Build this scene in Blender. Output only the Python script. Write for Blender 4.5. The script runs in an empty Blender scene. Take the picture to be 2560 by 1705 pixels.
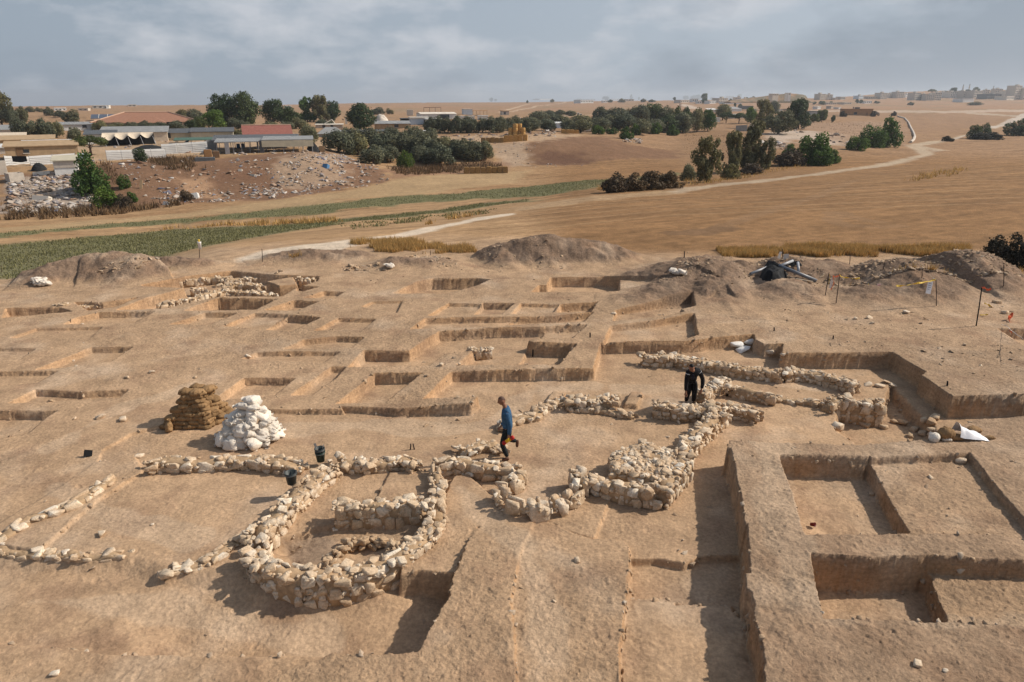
import bpy, math, random
import numpy as np
from mathutils import Vector, Matrix, Euler
R = math.radians
SC = bpy.context.scene
COL = SC.collection

# ------------------------------------------------------------------ camera
F, CX, CY, H, EYE = 1707.0, 1280.0, 852.5, 8.7, 250.0
TH = math.atan((CY - EYE) / F)
cT, sT = math.cos(TH), math.sin(TH)
TILE = {'A': (0, 580, 2.7035), 'B': (850, 580, 2.7035), 'C': (1700, 580, 2.7035), 'D': (0, 1120, 2.680), 'E': (850, 1120, 2.680),
        'F': (1700, 1120, 2.680), 'S': (0, 180, 2.738), 'T': (850, 180, 2.738), 'U': (1700, 180, 2.738), 'Z': (0, 0, .9195), 'P': (0, 0, 1.0),
        'h': (0, 280, 7.85), 'i': (220, 260, 7.85), 'j': (500, 260, 5.8875), 'k': (900, 240, 4.71), 'l': (1700, 210, 5.477), 'm': (2040, 200, 4.529),
        'n': (1300, 220, 5.12), 'o': (2100, 640, 5.12), 'p': (1860, 630, 9.058), 'q': (2290, 1020, 10.24), 'r': (380, 950, 6.729), 's': (680, 1090, 7.465)}
def px(t, x, y):
    ox, oy, s = TILE[t]
    return ox + x / s, oy + y / s
def ray(u, v):
    b = CY - v
    return np.array([u - CX, F * cT + b * sT, -F * sT + b * cT])
def on_plane(u, v, z):
    d = ray(u, v); t = (z - H) / d[2]
    return d[0] * t, d[1] * t
def zat(v, Y):                      # height of pixel row v at ground distance Y
    d = ray(CX, v)
    return H + Y * d[2] / d[1]
def mpp(x, y, z):                   # metres per photo pixel at a point
    return (y * cT + (H - z) * sT) / F

cam_d = bpy.data.cameras.new('camera'); cam = bpy.data.objects.new('camera', cam_d); COL.objects.link(cam)
cam.location = (0, 0, H); cam.rotation_euler = (math.pi / 2 - TH, 0, 0)
cam_d.sensor_width = 36; cam_d.lens = F / 2560 * 36; cam_d.clip_start = .5; cam_d.clip_end = 20000
SC.camera = cam

# ------------------------------------------------------------------ noise
_rs = np.random.RandomState(11)
_P = _rs.permutation(256); _P = np.concatenate([_P, _P, _P]).astype(np.int32)
_GA = _rs.rand(256) * 2 * np.pi
_GX, _GY = np.cos(_GA).astype(np.float32), np.sin(_GA).astype(np.float32)
def perlin(x, y):
    x = np.asarray(x, np.float32); y = np.asarray(y, np.float32)
    xi = np.floor(x).astype(np.int32); yi = np.floor(y).astype(np.int32)
    xf = x - xi; yf = y - yi; xi &= 255; yi &= 255
    u = xf * xf * xf * (xf * (xf * 6 - 15) + 10); v = yf * yf * yf * (yf * (yf * 6 - 15) + 10)
    def g(a, b, dx, dy):
        h = _P[_P[a] + b]
        return _GX[h] * dx + _GY[h] * dy
    xj = (xi + 1) & 255; yj = (yi + 1) & 255
    n0 = g(xi, yi, xf, yf); n1 = g(xj, yi, xf - 1, yf); n2 = g(xi, yj, xf, yf - 1); n3 = g(xj, yj, xf - 1, yf - 1)
    a = n0 + u * (n1 - n0); b = n2 + u * (n3 - n2)
    return (a + v * (b - a)) * 1.5
def fbm(x, y, oct=4, s=1.0, off=0.0):
    r = 0; a = 1.0; f = s
    for k in range(oct):
        r = r + a * perlin(x * f + off + 17.3 * k, y * f - off + 9.1 * k); a *= .5; f *= 2.03
    return r
def sstep(a, b, x):
    t = np.clip((x - a) / (b - a), 0, 1)
    return t * t * (3 - 2 * t)

# ------------------------------------------------------------------ far terrain: profiles (ground distance, height) under a few photo columns
def prof(*a):                       # ('v', row, Y) or (Y, z)
    o = []
    for e in a:
        o.append((math.log(e[2]), zat(e[1], e[2])) if len(e) == 3 else (math.log(e[0]), e[1]))
    return np.array(sorted(o))
v = 'v'
COLS = {
 -500: prof((4, .02), (16, .05), (24, .2), (31, .25), (35, -.3), (42, -1.1), (55, -2.4), (75, -4.6), (92, -6), (112, -2.5), (128, -1.3), (210, -.1), (450, .4), (900, -1), (2500, -24), (9000, -95)),
 0:    prof((4, .02), (16, .06), (23, .2), (30, .25), (32.5, .2), (35.5, -.35), (42, -1.1), (55, -2.4), (75, -4.6), (v, 541, 92), (v, 440, 112), (v, 400, 128), (v, 335, 210), (v, 290, 450), (v, 269, 900), (2500, -24), (9000, -95)),
 300:  prof((4, .02), (17, .08), (23, .24), (32, .3), (34.5, .2), (37.5, -.3), (43, -.95), (55, -2.4), (78, -4.9), (v, 521, 99), (v, 407, 122), (v, 400, 128), (v, 335, 205), (v, 292, 420), (v, 276, 700), (v, 265, 950), (2500, -24), (9000, -95)),
 560:  prof((4, .02), (18, .12), (23, .27), (34, .35), (38, .3), (43, -.1), (55, -1.9), (78, -4.4), (v, 499, 106), (v, 398, 126), (v, 393, 132), (v, 330, 215), (v, 292, 420), (v, 264, 1000), (2500, -24), (9000, -90)),
 760:  prof((4, .05), (18.5, .17), (23, .30), (36, .35), (40, .3), (45, -.1), (60, -2), (85, -4.4), (v, 479, 112), (v, 388, 130), (v, 380, 140), (v, 330, 220), (v, 292, 430), (v, 262, 1300), (3000, -22), (9000, -72)),
 900:  prof((4, .1), (18.5, .22), (23, .32), (36, .35), (40, .3), (46, 0), (60, -1.6), (85, -3.9), (v, 468, 116), (v, 415, 133), (v, 400, 150), (v, 330, 230), (v, 294, 450), (v, 259, 1500), (4000, -24), (9000, -56)),
 1100: prof((4, .3), (18.5, .34), (37, .35), (41, .3), (48, 0), (60, -1.2), (90, -3.8), (v, 450, 124), (v, 420, 146), (v, 360, 172), (v, 345, 190), (v, 315, 240), (v, 292, 430), (v, 275, 800), (v, 257, 1800), (9000, -46)),
 1300: prof((4, .4), (38, .4), (42, .4), (50, 0), (65, -1), (95, -3.3), (v, 445, 130), (v, 412, 154), (v, 355, 172), (v, 341, 186), (v, 322, 255), (v, 295, 420), (v, 275, 800), (v, 256, 2000), (9000, -42)),
 1500: prof((4, .5), (17, .40), (38, .42), (44, .38), (55, 0), (75, -1), (100, -2.6), (v, 440, 128), (v, 414, 152), (v, 366, 176), (v, 350, 192), (v, 322, 260), (v, 295, 430), (v, 275, 800), (v, 253, 2000), (9000, -36)),
 1720: prof((4, .75), (15.5, .75), (18.5, .46), (38, .46), (44, .42), (55, .2), (75, -.8), (100, -2.4), (v, 448, 120), (v, 400, 165), (v, 368, 200), (v, 335, 255), (v, 300, 400), (v, 275, 800), (v, 251, 1800), (9000, -30)),
 2000: prof((4, .75), (15.5, .75), (18.5, .56), (24, .5), (36, .5), (44, .46), (55, .3), (75, -.4), (100, -1.8), (v, 412, 138), (v, 380, 172), (v, 340, 240), (v, 304, 360), (v, 283, 600), (v, 266, 1000), (v, 246, 1500), (3000, 0), (9000, -10)),
 2280: prof((4, .75), (16, .75), (19, .64), (24, .56), (36, .55), (44, .5), (55, .4), (75, 0), (110, -1.6), (v, 405, 150), (v, 359, 222), (v, 305, 430), (v, 284, 600), (v, 266, 1000), (v, 249, 1450), (v, 228, 1750), (3000, 8), (9000, -10)),
 2560: prof((4, .75), (16, .75), (19, .66), (24, .6), (36, .58), (44, .52), (55, .5), (75, .2), (110, -.9), (v, 400, 160), (v, 345, 260), (v, 290, 560), (v, 266, 1000), (v, 250, 1400), (v, 225, 1750), (3000, 8), (9000, -10)),
 3100: prof((4, .75), (44, .7), (75, .3), (160, -2), (260, -4), (560, -2), (1000, 0), (1400, 8), (1750, 32), (3000, 8), (9000, -10)),
}
def pchip(xk, yk, x):
    h = np.diff(xk); d = np.diff(yk) / h; m = np.zeros_like(yk)
    for i in range(1, len(xk) - 1):
        if d[i - 1] * d[i] > 0:
            w1 = 2 * h[i] + h[i - 1]; w2 = h[i] + 2 * h[i - 1]
            m[i] = (w1 + w2) / (w1 / d[i - 1] + w2 / d[i])
    i = np.clip(np.searchsorted(xk, x) - 1, 0, len(xk) - 2)
    t = np.clip((x - xk[i]) / h[i], 0, 1); hi = h[i]
    return ((1 + 2 * t) * (1 - t) ** 2 * yk[i] + t * (1 - t) ** 2 * hi * m[i] + t * t * (3 - 2 * t) * yk[i + 1] + t * t * (t - 1) * hi * m[i + 1])
LY = np.linspace(math.log(4), math.log(9000), 500)
_ck = sorted(COLS)
_tab = np.array([pchip(COLS[c][:, 0], COLS[c][:, 1], LY) for c in _ck])
# photo column -> u = X/Y is row dependent; use the value near the horizon rows (far) which is where it matters
_cu = np.array([(c - CX) / (F * cT + (CY - 400) * sT) for c in _ck])
UU = np.linspace(-1.0, 1.0, 240)
TAB = np.zeros((240, 500))
for j in range(500):
    TAB[:, j] = pchip(_cu, _tab[:, j], np.clip(UU, _cu[0], _cu[-1]))
for _ in range(2):
    TAB[1:-1] = (TAB[:-2] + 2 * TAB[1:-1] + TAB[2:]) / 4
def far_z(x, y):
    yy = np.maximum(np.asarray(y, float), 4.01)
    u = np.clip(np.asarray(x, float) / yy, -1, 1)
    a = np.clip((u + 1) / 2 * 239, 0, 238.999); b = np.clip((np.log(yy) - LY[0]) / (LY[-1] - LY[0]) * 499, 0, 498.999)
    i = a.astype(int); j = b.astype(int); fa = a - i; fb = b - j
    return (TAB[i, j] * (1 - fa) + TAB[i + 1, j] * fa) * (1 - fb) + (TAB[i, j + 1] * (1 - fa) + TAB[i + 1, j + 1] * fa) * fb

# ------------------------------------------------------------------ polygons
def poly_sd(P, x, y):               # signed distance, negative inside
    P = np.asarray(P, float); d2 = np.full(x.shape, 1e18); ins = np.zeros(x.shape, bool)
    n = len(P)
    for i in range(n):
        ax, ay = P[i]; bx, by = P[(i + 1) % n]
        ex, ey = bx - ax, by - ay; L = ex * ex + ey * ey + 1e-12
        wx, wy = x - ax, y - ay
        t = np.clip((wx * ex + wy * ey) / L, 0, 1)
        d2 = np.minimum(d2, (wx - ex * t) ** 2 + (wy - ey * t) ** 2)
        if ay != by:
            c = (ay > y) != (by > y)
            ins ^= c & (x < (bx - ax) * (y - ay) / (by - ay) + ax)
    d = np.sqrt(d2)
    return np.where(ins, -d, d)
def line_d(P, x, y):                # distance to polyline and interpolated third value
    P = np.asarray(P, float); d2 = np.full(x.shape, 1e18); val = np.zeros(x.shape)
    for i in range(len(P) - 1):
        ax, ay = P[i][:2]; bx, by = P[i + 1][:2]
        ex, ey = bx - ax, by - ay; L = ex * ex + ey * ey + 1e-12
        wx, wy = x - ax, y - ay
        t = np.clip((wx * ex + wy * ey) / L, 0, 1)
        dd = (wx - ex * t) ** 2 + (wy - ey * t) ** 2
        m = dd < d2; d2 = np.where(m, dd, d2)
        if P.shape[1] > 2: val = np.where(m, P[i][2] + (P[i + 1][2] - P[i][2]) * t, val)
    return np.sqrt(d2), val
def PL(z, s):                       # "A 10,20 30,40 B 1,2" -> world polygon on plane z ; "@.5" switches the plane
    out = []; t = 'P'
    for w in s.split():
        if w[0] == '@': z = float(w[1:])
        elif w.isalpha(): t = w
        else:
            a, b = w.split(','); out.append(on_plane(*px(t, float(a), float(b)), z))
    return out
# ------------------------------------------------------------------ the dig: cuts and raised baulks, painted in order (kind, polygon, level, wall softness)
OPS = []
def cut(z, zr, s, w=.03, rough=.8):
    if zr == .36 or isinstance(zr, _Q): z = ('rel', (.36 - z) * 1.75)
    OPS.append((PL(zr, s), z, w, rough))
Tm, Tr = .36, .75
class _Q(float): pass
Tq = _Q(.18)
# squares in the far and middle field (rims at Tm)
cut(.30, Tm, 'A 240,630 680,625 600,690 60,690')
cut(.24, Tm, 'A 615,755 885,755 740,845 430,880 245,892')
cut(.30, Tm, 'A -200,755 230,762 120,830 -200,830')
cut(.27, Tq, 'A -200,938 382,938 250,1010 -200,1040')
cut(.24, Tq, 'A 240,1055 545,1072 855,1062 800,1105 60,1140')
cut(.20, Tq, 'A -200,1192 372,1190 310,1225 180,1330 -200,1400')
cut(.22, Tm, 'A 665,530 1040,525 900,595 430,600 520,560')
cut(.05, Tm, 'A 1476,442 1865,450 1725,518 1255,520 1290,505')
cut(.24, Tm, 'A 1385,537 1595,540 1420,612 1155,608')
cut(.27, Tm, 'A 1720,543 1945,550 1775,642 1510,625')
cut(.18, Tm, 'A 1940,553 2162,570 1975,660 1765,645')
cut(.18, Tm, 'A 1985,458 2148,465 2000,525 1800,520')
cut(.24, Tm, 'A 2190,398 2325,402 2250,445 2060,440')
cut(.27, Tm, 'A 1735,795 2300,797 2180,860 1640,835')
cut(.22, Tm, 'A 1648,957 1987,957 1840,1065 1430,1092')
cut(.24, Tm, 'A 2055,718 B -30,700 157,707 75,770 A 1930,775')
cut(.27, Tm, 'A 2290,578 B 237,584 150,655 A 2130,655')
cut(.05, Tm, 'A 1280,292 1560,262 1880,290 2150,300 2140,330 2005,370 1900,430 1480,430 1090,508 790,512 980,440 1250,375 960,352')
cut(.14, Tm, 'A 500,458 690,466 925,432 770,492 600,512')
cut(.16, Tm, 'A 40,500 230,495 400,495 480,520 330,530 10,560')
cut(.2, Tm, 'A 2010,360 2150,368 2050,395 2010,392')
cut(.02, Tm, 'A 1735,372 1800,330 1890,325 2005,330 2010,372 1880,385')
OPS.append((PL(.45, 'A 1795,332 1985,300 2010,352 1885,366'), .45, .04, 1))
cut(.30, Tm, 'B 220,470 420,462 380,540 150,500')
cut(.05, Tm, 'B 625,314 945,314 1008,324 925,358 720,412 365,410 520,335')
cut(.08, Tm, 'B 1430,312 1788,315 1885,332 1880,412 1300,410 1350,364 1402,364')
cut(.28, Tm, 'B 735,482 955,489 905,556 600,560')
cut(.20, Tm, 'B 968,480 1172,489 1085,560 895,556')
cut(.28, Tm, 'B 1225,490 1480,497 1440,548 1160,560')
cut(.16, Tm, 'B 1490,496 1738,483 1690,545 1470,550')
cut(.22, Tm, 'B 580,580 800,576 1205,578 1110,640 480,648')
cut(.20, Tm, 'B 1200,580 1450,575 1708,548 1645,612 1460,618 1140,632')
cut(.13, Tm, 'B 672,668 1000,655 1385,650 1320,725 1262,742 1262,795 1182,899 795,893 905,802 700,820 597,893 60,893 165,793 470,797')
cut(.20, Tm, 'B 1385,645 1665,634 1568,722 1325,724')
cut(.05, Tm, 'B 1262,742 1300,752 1590,762 1475,903 1185,899')
cut(.15, Tm, 'B 235,943 550,945 300,1122 -20,1118')
cut(.24, Tm, 'B -60,892 30,895 -30,960 -200,1060 -330,1060')
cut(.24, .46, 'B 1865,530 2080,498 2325,455 C 80,445 97,512 0,527 B 2330,540 2040,578 1850,592')
cut(.16, .45, 'B 1835,628 2100,600 2325,562 C 95,556 116,697 B 2330,722 1785,738')
# the long main floor with the stone building
cut(0.0, Tm + .001, 'A @.13 1490,1188 1850,1200 @.18 2325,1198 B 0,1180 @.24 400,1195 @.36 885,1163 942,1115 570,1108 757,942 1718,932 1765,757 @.44 2325,742 C 200,725 492,702 505,735 560,765 '
    '@.5 692,757 682,822 1000,828 1425,828 @.56 1650,958 1625,985 @.64 1835,1122 2560,1105 @.75 2560,1240 2325,1240 1985,1262 1720,1395 1200,1432 480,1410 330,1402 310,1460 '
    'F 335,0 400,300 445,580 425,760 435,1020 490,1250 545,1560 560,1900 @0 E 1960,1900 -400,1900 D -600,1700 @.15 -600,860 0,495 380,272 640,98 A 690,1450 880,1342 1100,1290 1300,1245')
# left front floor sinks a little, the trench left of the central block lies deeper
cut(-.17, 0, 'D -700,720 300,740 880,770 1060,840 1600,860 1700,960 2300,985 E 200,985 380,940 740,985 720,1040 520,1400 240,1415 0,1390 D 2000,1375 770,1372 400,1335 0,1305 -700,1270', .28)
cut(-.52, 0, 'E 300,930 520,640 960,500 1050,1000 720,1520 525,1500 -100,1480 D 2000,1480 1000,1420 1150,1150 1900,1040 2250,960', 1.5)
cut(-.12, 0, 'D 1760,640 2150,520 2305,520 E 380,520 600,520 400,620 200,790 D 2250,800 1900,800 1720,720', .08)
OPS.append((PL(-.03, 'D -800,1285 0,1305 400,1335 770,1372 1300,1380 2000,1378 E 0,1394 240,1414 525,1404 700,1500 700,1900 D -800,1900'), -.03, .07, 1))
# central block
OPS.append((PL(.16, 'E 690,330 760,180 860,165 1000,300 1300,420 1200,560 925,530 775,835 640,828 520,822 390,850 400,760 560,640 690,520'), .14, .05, 1))
OPS.append((PL(.12, 'E 900,545 1150,492 1300,432 1500,535 @.15 1690,604 1900,614 1940,662 @.24 1950,760 @.34 1925,1000 1880,1380 1880,1900 -300,1900 @.0 D 1500,1900 1900,1600 2305,1440 @.22 E 0,1400 240,1412 525,1402 @.36 600,1210 715,990 @.29 770,845 @.22 805,715 @.16 870,610'), ('ramp', .10, 12.8, .34, 10.5), .05, 1.3))
OPS.append((PL(.10, 'E 1290,425 1500,545 1690,606 1900,624 1938,662 @.2 1948,760 @.27 1922,1000 1878,1385 1860,1700 1200,1700 1150,1000 @.2 1195,800 @.15 1230,650 @.10 1285,560'), ('ramp', .06, 12.8, .27, 10.5), .05, 1))
OPS.insert(len(OPS) - 2, (PL(.08, 'E 1180,400 1400,372 1640,300 1812,340 1702,604 1500,548 1290,425'), .08, .05, 1))
OPS.append((PL(.09, 'E 325,152 620,140 615,348 238,345'), .07, .04, 1))
OPS.append((PL(.12, 'B 1432,1072 1530,1085 1480,1125 1395,1132'), .12, .04, 1))
OPS.append((PL(.14, 'B 1960,1072 2050,1080 2010,1168 1922,1162'), .14, .04, 1))
OPS.append((PL(.07, 'D 640,98 900,40 962,152 640,345 330,625 240,690 0,640 -100,560 0,500 380,272'), .07, .05, 1))
# trench beside the right-hand block
cut(-.15, .02, 'E 1945,742 2120,738 2305,775 F 130,725 420,715 432,1045 30,1032 E 2305,1010 1945,1000', .04)
OPS.append((PL(.12, 'F -20,1034 30,1032 350,1046 360,1100 430,1160 480,1400 520,1568 520,1900 E 1900,1900 1880,1380 1925,1010 2305,1012'), .10, .04, 1.6))
# pits in the right-hand block
cut(.56, Tr, 'F 668,44 1300,62 1935,34 1995,100 2150,300 2330,500 2480,640 2100,566 845,578 760,300')
cut(.18, Tr, 'F 670,46 1250,72 @.56 1262,100 1400,340 1532,564 @.75 850,576 760,300')
cut(.36, Tr, 'F 888,708 1300,735 1660,722 2000,745 2700,770 2700,1180 2305,1180 1780,1162 1200,1135 968,1140 920,900')
cut(-.05, Tr, 'F 890,712 1300,735 1655,722 @.36 1675,868 1720,1000 1782,1160 @.62 1200,1135 968,1140 @.75 920,900')
cut(.2, .6, 'C 2155,655 2325,655 2560,650 2560,800 2325,765 2240,715')
cut(-.38, 0, 'C 1075,1195 1380,1185 1430,1040 1590,1220 1700,1295 1720,1394 1560,1400 1200,1427 1060,1330', .12, 2)
cut(.25, .5, 'C 1980,1262 2560,1255 2560,1240 1985,1250', .05)
OPS.append((PL(.7, 'C 1985,1264 2325,1258 2600,1258 2600,1500 2325,1480 1700,1420 1720,1392 1850,1330'), .73, .06, 1.5))

# spoil heaps: crest lines (tile x,y and ground distance) -> cones at the angle of repose
HEAPS = []
def heap(s, slope, dz=0.0):
    pts = []; t = 'A'; Y = 35.0
    for w in s.split():
        if w[0] == 'Y': Y = float(w[1:])
        elif w.isalpha(): t = w
        else:
            a, b = map(float, w.split(',')); u, vv = px(t, a, b); d = ray(u, vv); k = Y / d[1]
            pts.append((d[0] * k, Y, H + d[2] * k + dz))
    HEAPS.append((pts, slope))
    return pts
heap('A Y33 -300,420 0,372 Y33.5 150,262 330,200 Y34.5 550,150 720,128 900,132 Y36 1020,158 1180,155 1400,185', .55)
heap('A Y36 1000,225 1100,205 1200,215', .5)
heap('A Y39 1480,165 1560,155 1640,175', .5)
heap('A Y37.5 1850,135 2050,122 2325,112 B 60,125 130,135 220,155 330,165', .5)
heap('B Y36 380,165 520,175 640,165 760,190', .45)
heap('B Y37.3 1085,95 1200,58 1300,45 1420,30 1500,44 1640,58 1780,68 1850,90', .8, .2)
heap('B Y38.5 1500,60 1750,85 1880,118 2000,165', .42)
heap('B Y37 860,190 960,150 1060,110', .5)
heap('B Y39 2060,195 2180,158 2325,190 C 60,190', .5)
heap('C Y41 0,118 90,112 170,140 230,175', .45)
heap('B Y28.8 2080,420 Y29.6 2200,362 Y30.5 2325,295 C Y31.4 60,215 Y31.8 200,188 Y31.5 300,205 Y31 380,230', .36, .08)
heap('C Y30.2 40,330 Y30 200,300 Y29.6 330,330 Y29 400,400', .38, .05)
heap('C Y28.2 250,440 300,430 350,440', .3)
heap('C Y33 520,205 640,195 760,182 900,205 1010,218', .42, .18)
heap('C Y29.6 560,355 700,335 850,345 950,390', .38, .12)
heap('C Y29 1020,420 1180,405 1300,400', .4, .05)
heap('C Y34 1010,205 1090,215 1200,250 1280,260', .4, .15)
heap('B Y37.5 1850,95 1950,135 2060,170 2180,175 2325,185 C Y36 80,180 200,165 330,178', .5, .1)
heap('B Y36.5 900,215 980,170 1085,110', .6, .05)
heap('C Y31 1180,300 1300,245 1470,205 1560,218 1650,255', .42, .22)
heap('C Y32 1690,250 1790,225 1850,168 1950,155 2100,178 2250,265 2325,345 2500,480', .42, .25)
heap('C Y29 1250,370 1500,380 1750,370 1950,400 2150,420 2500,430', .3)
TRACK = PL(.75, 'C 455,150 520,250 500,330 500,420 560,490')

NX0, NX1, NXS = -1.02, 1.02, .00165
U = np.arange(NX0, NX1, NXS)
ys = [6.0]
while ys[-1] < 8500:
    y = ys[-1]
    ys.append(y * (1.0017 if y < 46 else 1.0045 if y < 320 else 1.02))
YS = np.array(ys)
NU, NY = len(U), len(YS)
X = (YS[:, None] * U[None, :]); Yg = np.repeat(YS[:, None], NU, 1)
Z = far_z(X, Yg)
# gentle natural roll, rougher far away
Z += (fbm(X, Yg, 4, .02) * np.clip((Yg - 60) / 300, 0, 1.2) * .8).astype(float)
near = YS < 62
nr = int(near.sum())
x, y, z = X[:nr], Yg[:nr], Z[:nr]
warp = fbm(x, y, 3, 1.1) * .028 + perlin(x * 6, y * 6) * .016 + perlin(x * 15 + 3, y * 15) * .011
heapm = np.zeros_like(z)
zb = z.copy()
tr_d, _ = line_d(TRACK, x, y)
for pts, sl in HEAPS:
    d, c = line_d(pts, x, y)
    d = np.maximum(d + fbm(x, y, 3, .55, 5.0) * .28, 0)
    c = c + fbm(x, y, 3, .4, 2.0) * .10
    hz = c - sl * .85 * (np.sqrt(d * d + .2) - .3)
    hz = zb + np.log1p(np.exp(np.clip((hz - zb) * 7, -30, 30))) / 7 - math.log(2) / 7 * 0
    hz = np.where(hz - zb < .02, zb, hz)
    z[:] = np.maximum(z, hz)
z[:] = z - (z - zb) * .55 * np.exp(-(tr_d / .6) ** 2)
heapm = sstep(.05, .35, z - zb)
z += heapm * (fbm(x, y, 4, 1.7, 8.0) * .07)
for P, zl, w, rough in OPS:
    Pa = np.array(P); m = 1.0
    x0, x1, y0, y1 = Pa[:, 0].min() - m, Pa[:, 0].max() + m, Pa[:, 1].min() - m, Pa[:, 1].max() + m
    r0, r1 = np.searchsorted(YS[:nr], [y0, y1])
    if r1 <= r0: continue
    uu0 = min(x0 / YS[r0], x0 / YS[min(r1, nr - 1)]); uu1 = max(x1 / YS[r0], x1 / YS[min(r1, nr - 1)])
    c0, c1 = np.searchsorted(U, [uu0, uu1])
    sx, sy = x[r0:r1, c0:c1], y[r0:r1, c0:c1]
    if sx.size == 0: continue
    sd = poly_sd(Pa, sx, sy) + warp[r0:r1, c0:c1] * rough
    ww = np.maximum(w * .8, .0012 * sy)
    mk = sstep(ww, -ww, sd)
    mk = np.where(sd < 0, np.maximum(mk, .5 + .5 * sstep(0, -ww, sd)), mk)
    if isinstance(zl, tuple): zl = zb[r0:r1, c0:c1] - zl[1] if zl[0] == 'rel' else zl[1] + (zl[3] - zl[1]) * np.clip((zl[2] - sy) / (zl[2] - zl[4]), 0, 1)
    z[r0:r1, c0:c1] += (zl - z[r0:r1, c0:c1]) * mk
# local features: hearth hollow beside the ring, fire pit, edge rubble of the step
def bump(t, a, b, zr, r, h):
    cx_, cy_ = on_plane(*px(t, a, b), zr)
    z[:] += h * np.exp(-(((x - cx_) ** 2 + (y - cy_) ** 2) / (r * r)))
bump('D', 2000, 640, -.1, .45, -.10); bump('D', 1920, 660, -.1, .16, -.12); bump('D', 1960, 760, -.1, .14, -.10)
bump('E', 150, 690, -.1, .28, -.12)
bump('F', 970, 545, .2, .18, -.05)
bump('A', 640, 1540, .2, .2, .03)
for k in range(26):
    a = random.Random(k * 7 + 1)
    bump('F', a.uniform(480, 900), a.uniform(800, 1250), .75, a.uniform(.06, .13), -a.uniform(.015, .035))
zflat = z.copy()
# trodden, trowelled surface
rel = (fbm(x, y, 4, .55, 4.0) * .03 + fbm(x, y, 3, 2.6, 1.0) * .013 + fbm(x, y, 3, 8.0, 3.0) * .0075)
foot = np.abs(perlin(x * 4.3 + 40, y * 5.1)) ; rel -= np.clip(.12 - foot, 0, 1) * .05
clod = np.maximum(0, perlin(x * 7 + 9, y * 7) - .4) * .04 + np.maximum(0, perlin(x * 17 + 2, y * 17) - .45) * .05 * (y < 24)
rel *= np.clip(1.25 - y / 40, .45, 1)
ROUGH = np.clip(.42 + .6 * sstep(.10, .32, zflat) + .5 * heapm + .25 * sstep(.0, .5, fbm(x, y, 3, .35, 12)), 0, 1.3)
z += (rel + clod) * np.clip((60 - y) / 10, 0, 1) * ROUGH * (1 + .5 * heapm)
clodm = np.zeros_like(z); clodm[:] = clod
_pr = random.Random(5)
for k in range(1100):
    py_ = 8.6 + 17 * _pr.random() ** 1.4; px_ = _pr.uniform(-.8, .8) * py_; ang = _pr.uniform(0, 6.28)
    r0, r1 = np.searchsorted(YS[:nr], [py_ - .2, py_ + .2]); c0, c1 = np.searchsorted(U, [(px_ - .2) / py_, (px_ + .2) / py_])
    if r1 - r0 < 2 or c1 - c0 < 2: continue
    dx_, dy_ = x[r0:r1, c0:c1] - px_, y[r0:r1, c0:c1] - py_; a_ = dx_ * math.cos(ang) + dy_ * math.sin(ang); b_ = -dx_ * math.sin(ang) + dy_ * math.cos(ang)
    q_ = np.sqrt((a_ / _pr.uniform(.10, .15)) ** 2 + (b_ / _pr.uniform(.045, .075)) ** 2); z[r0:r1, c0:c1] += _pr.uniform(.003, .011) * (-np.exp(-q_ ** 4) + .45 * np.exp(-((q_ - 1.25) / .22) ** 2))
Z[:nr] = z
# far-field roughness: weedy clumps and plough texture
fy, fx = Yg[nr:], X[nr:]
Z[nr:] += fbm(fx, fy, 3, .35) * (.03 + .07 * np.clip((fy - 120) / 60, 0, 1)) * np.clip((fy - 60) / 10, .2, 1) + fbm(fx, fy, 2, 1.3) * .025 * (fy < 300)

def _uidx(x, y):
    a = np.clip((np.asarray(x) / y - NX0) / NXS, 0, NU - 1.001); return a
def gz(x, y):                       # ground height
    y = min(max(y, YS[0]), YS[-2]); a = float(np.clip((x / y - NX0) / NXS, 0, NU - 1.001)); i = int(a); fa = a - i
    j = int(np.searchsorted(YS, y)) - 1; j = max(0, min(j, NY - 2)); fb = (y - YS[j]) / (YS[j + 1] - YS[j])
    return float((Z[j, i] * (1 - fa) + Z[j, i + 1] * fa) * (1 - fb) + (Z[j + 1, i] * (1 - fa) + Z[j + 1, i + 1] * fa) * fb)
def gz_arr(x, y):
    x = np.asarray(x, float); y = np.clip(np.asarray(y, float), YS[0], YS[-2]); a = np.clip((x / y - NX0) / NXS, 0, NU - 1.001); i = a.astype(int); fa = a - i
    j = np.clip(np.searchsorted(YS, y) - 1, 0, NY - 2); fb = (y - YS[j]) / (YS[j + 1] - YS[j])
    return (Z[j, i] * (1 - fa) + Z[j, i + 1] * fa) * (1 - fb) + (Z[j + 1, i] * (1 - fa) + Z[j + 1, i + 1] * fa) * fb
def hit(u, vv, ymin=0):             # where the line of sight of a photo pixel meets the ground
    d = ray(u, vv); uu = d[0] / d[1]; k = d[2] / d[1]
    a = float(np.clip((uu - NX0) / NXS, 0, NU - 1.001)); i = int(a); fa = a - i
    g = Z[:, i] * (1 - fa) + Z[:, i + 1] * fa
    f = (H + YS * k) - g
    f[YS < ymin] = 1
    s = np.nonzero(f <= 0)[0]
    if len(s) == 0 or s[0] == 0: j = NY - 1; yy = YS[j]
    else:
        j = s[0]; yy = YS[j - 1] + (YS[j] - YS[j - 1]) * f[j - 1] / (f[j - 1] - f[j] + 1e-9)
    return Vector((uu * yy, yy, H + yy * k))
def at(t, a, b, ymin=0): return hit(*px(t, a, b), ymin)
def HP(s, ymin=45):                 # string of tile points -> world points on the ground
    out = []; t = 'P'
    for w in s.split():
        if w.isalpha(): t = w
        else:
            a, b = w.split(','); p = at(t, float(a), float(b), ymin); out.append((p.x, p.y))
    return out
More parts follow.
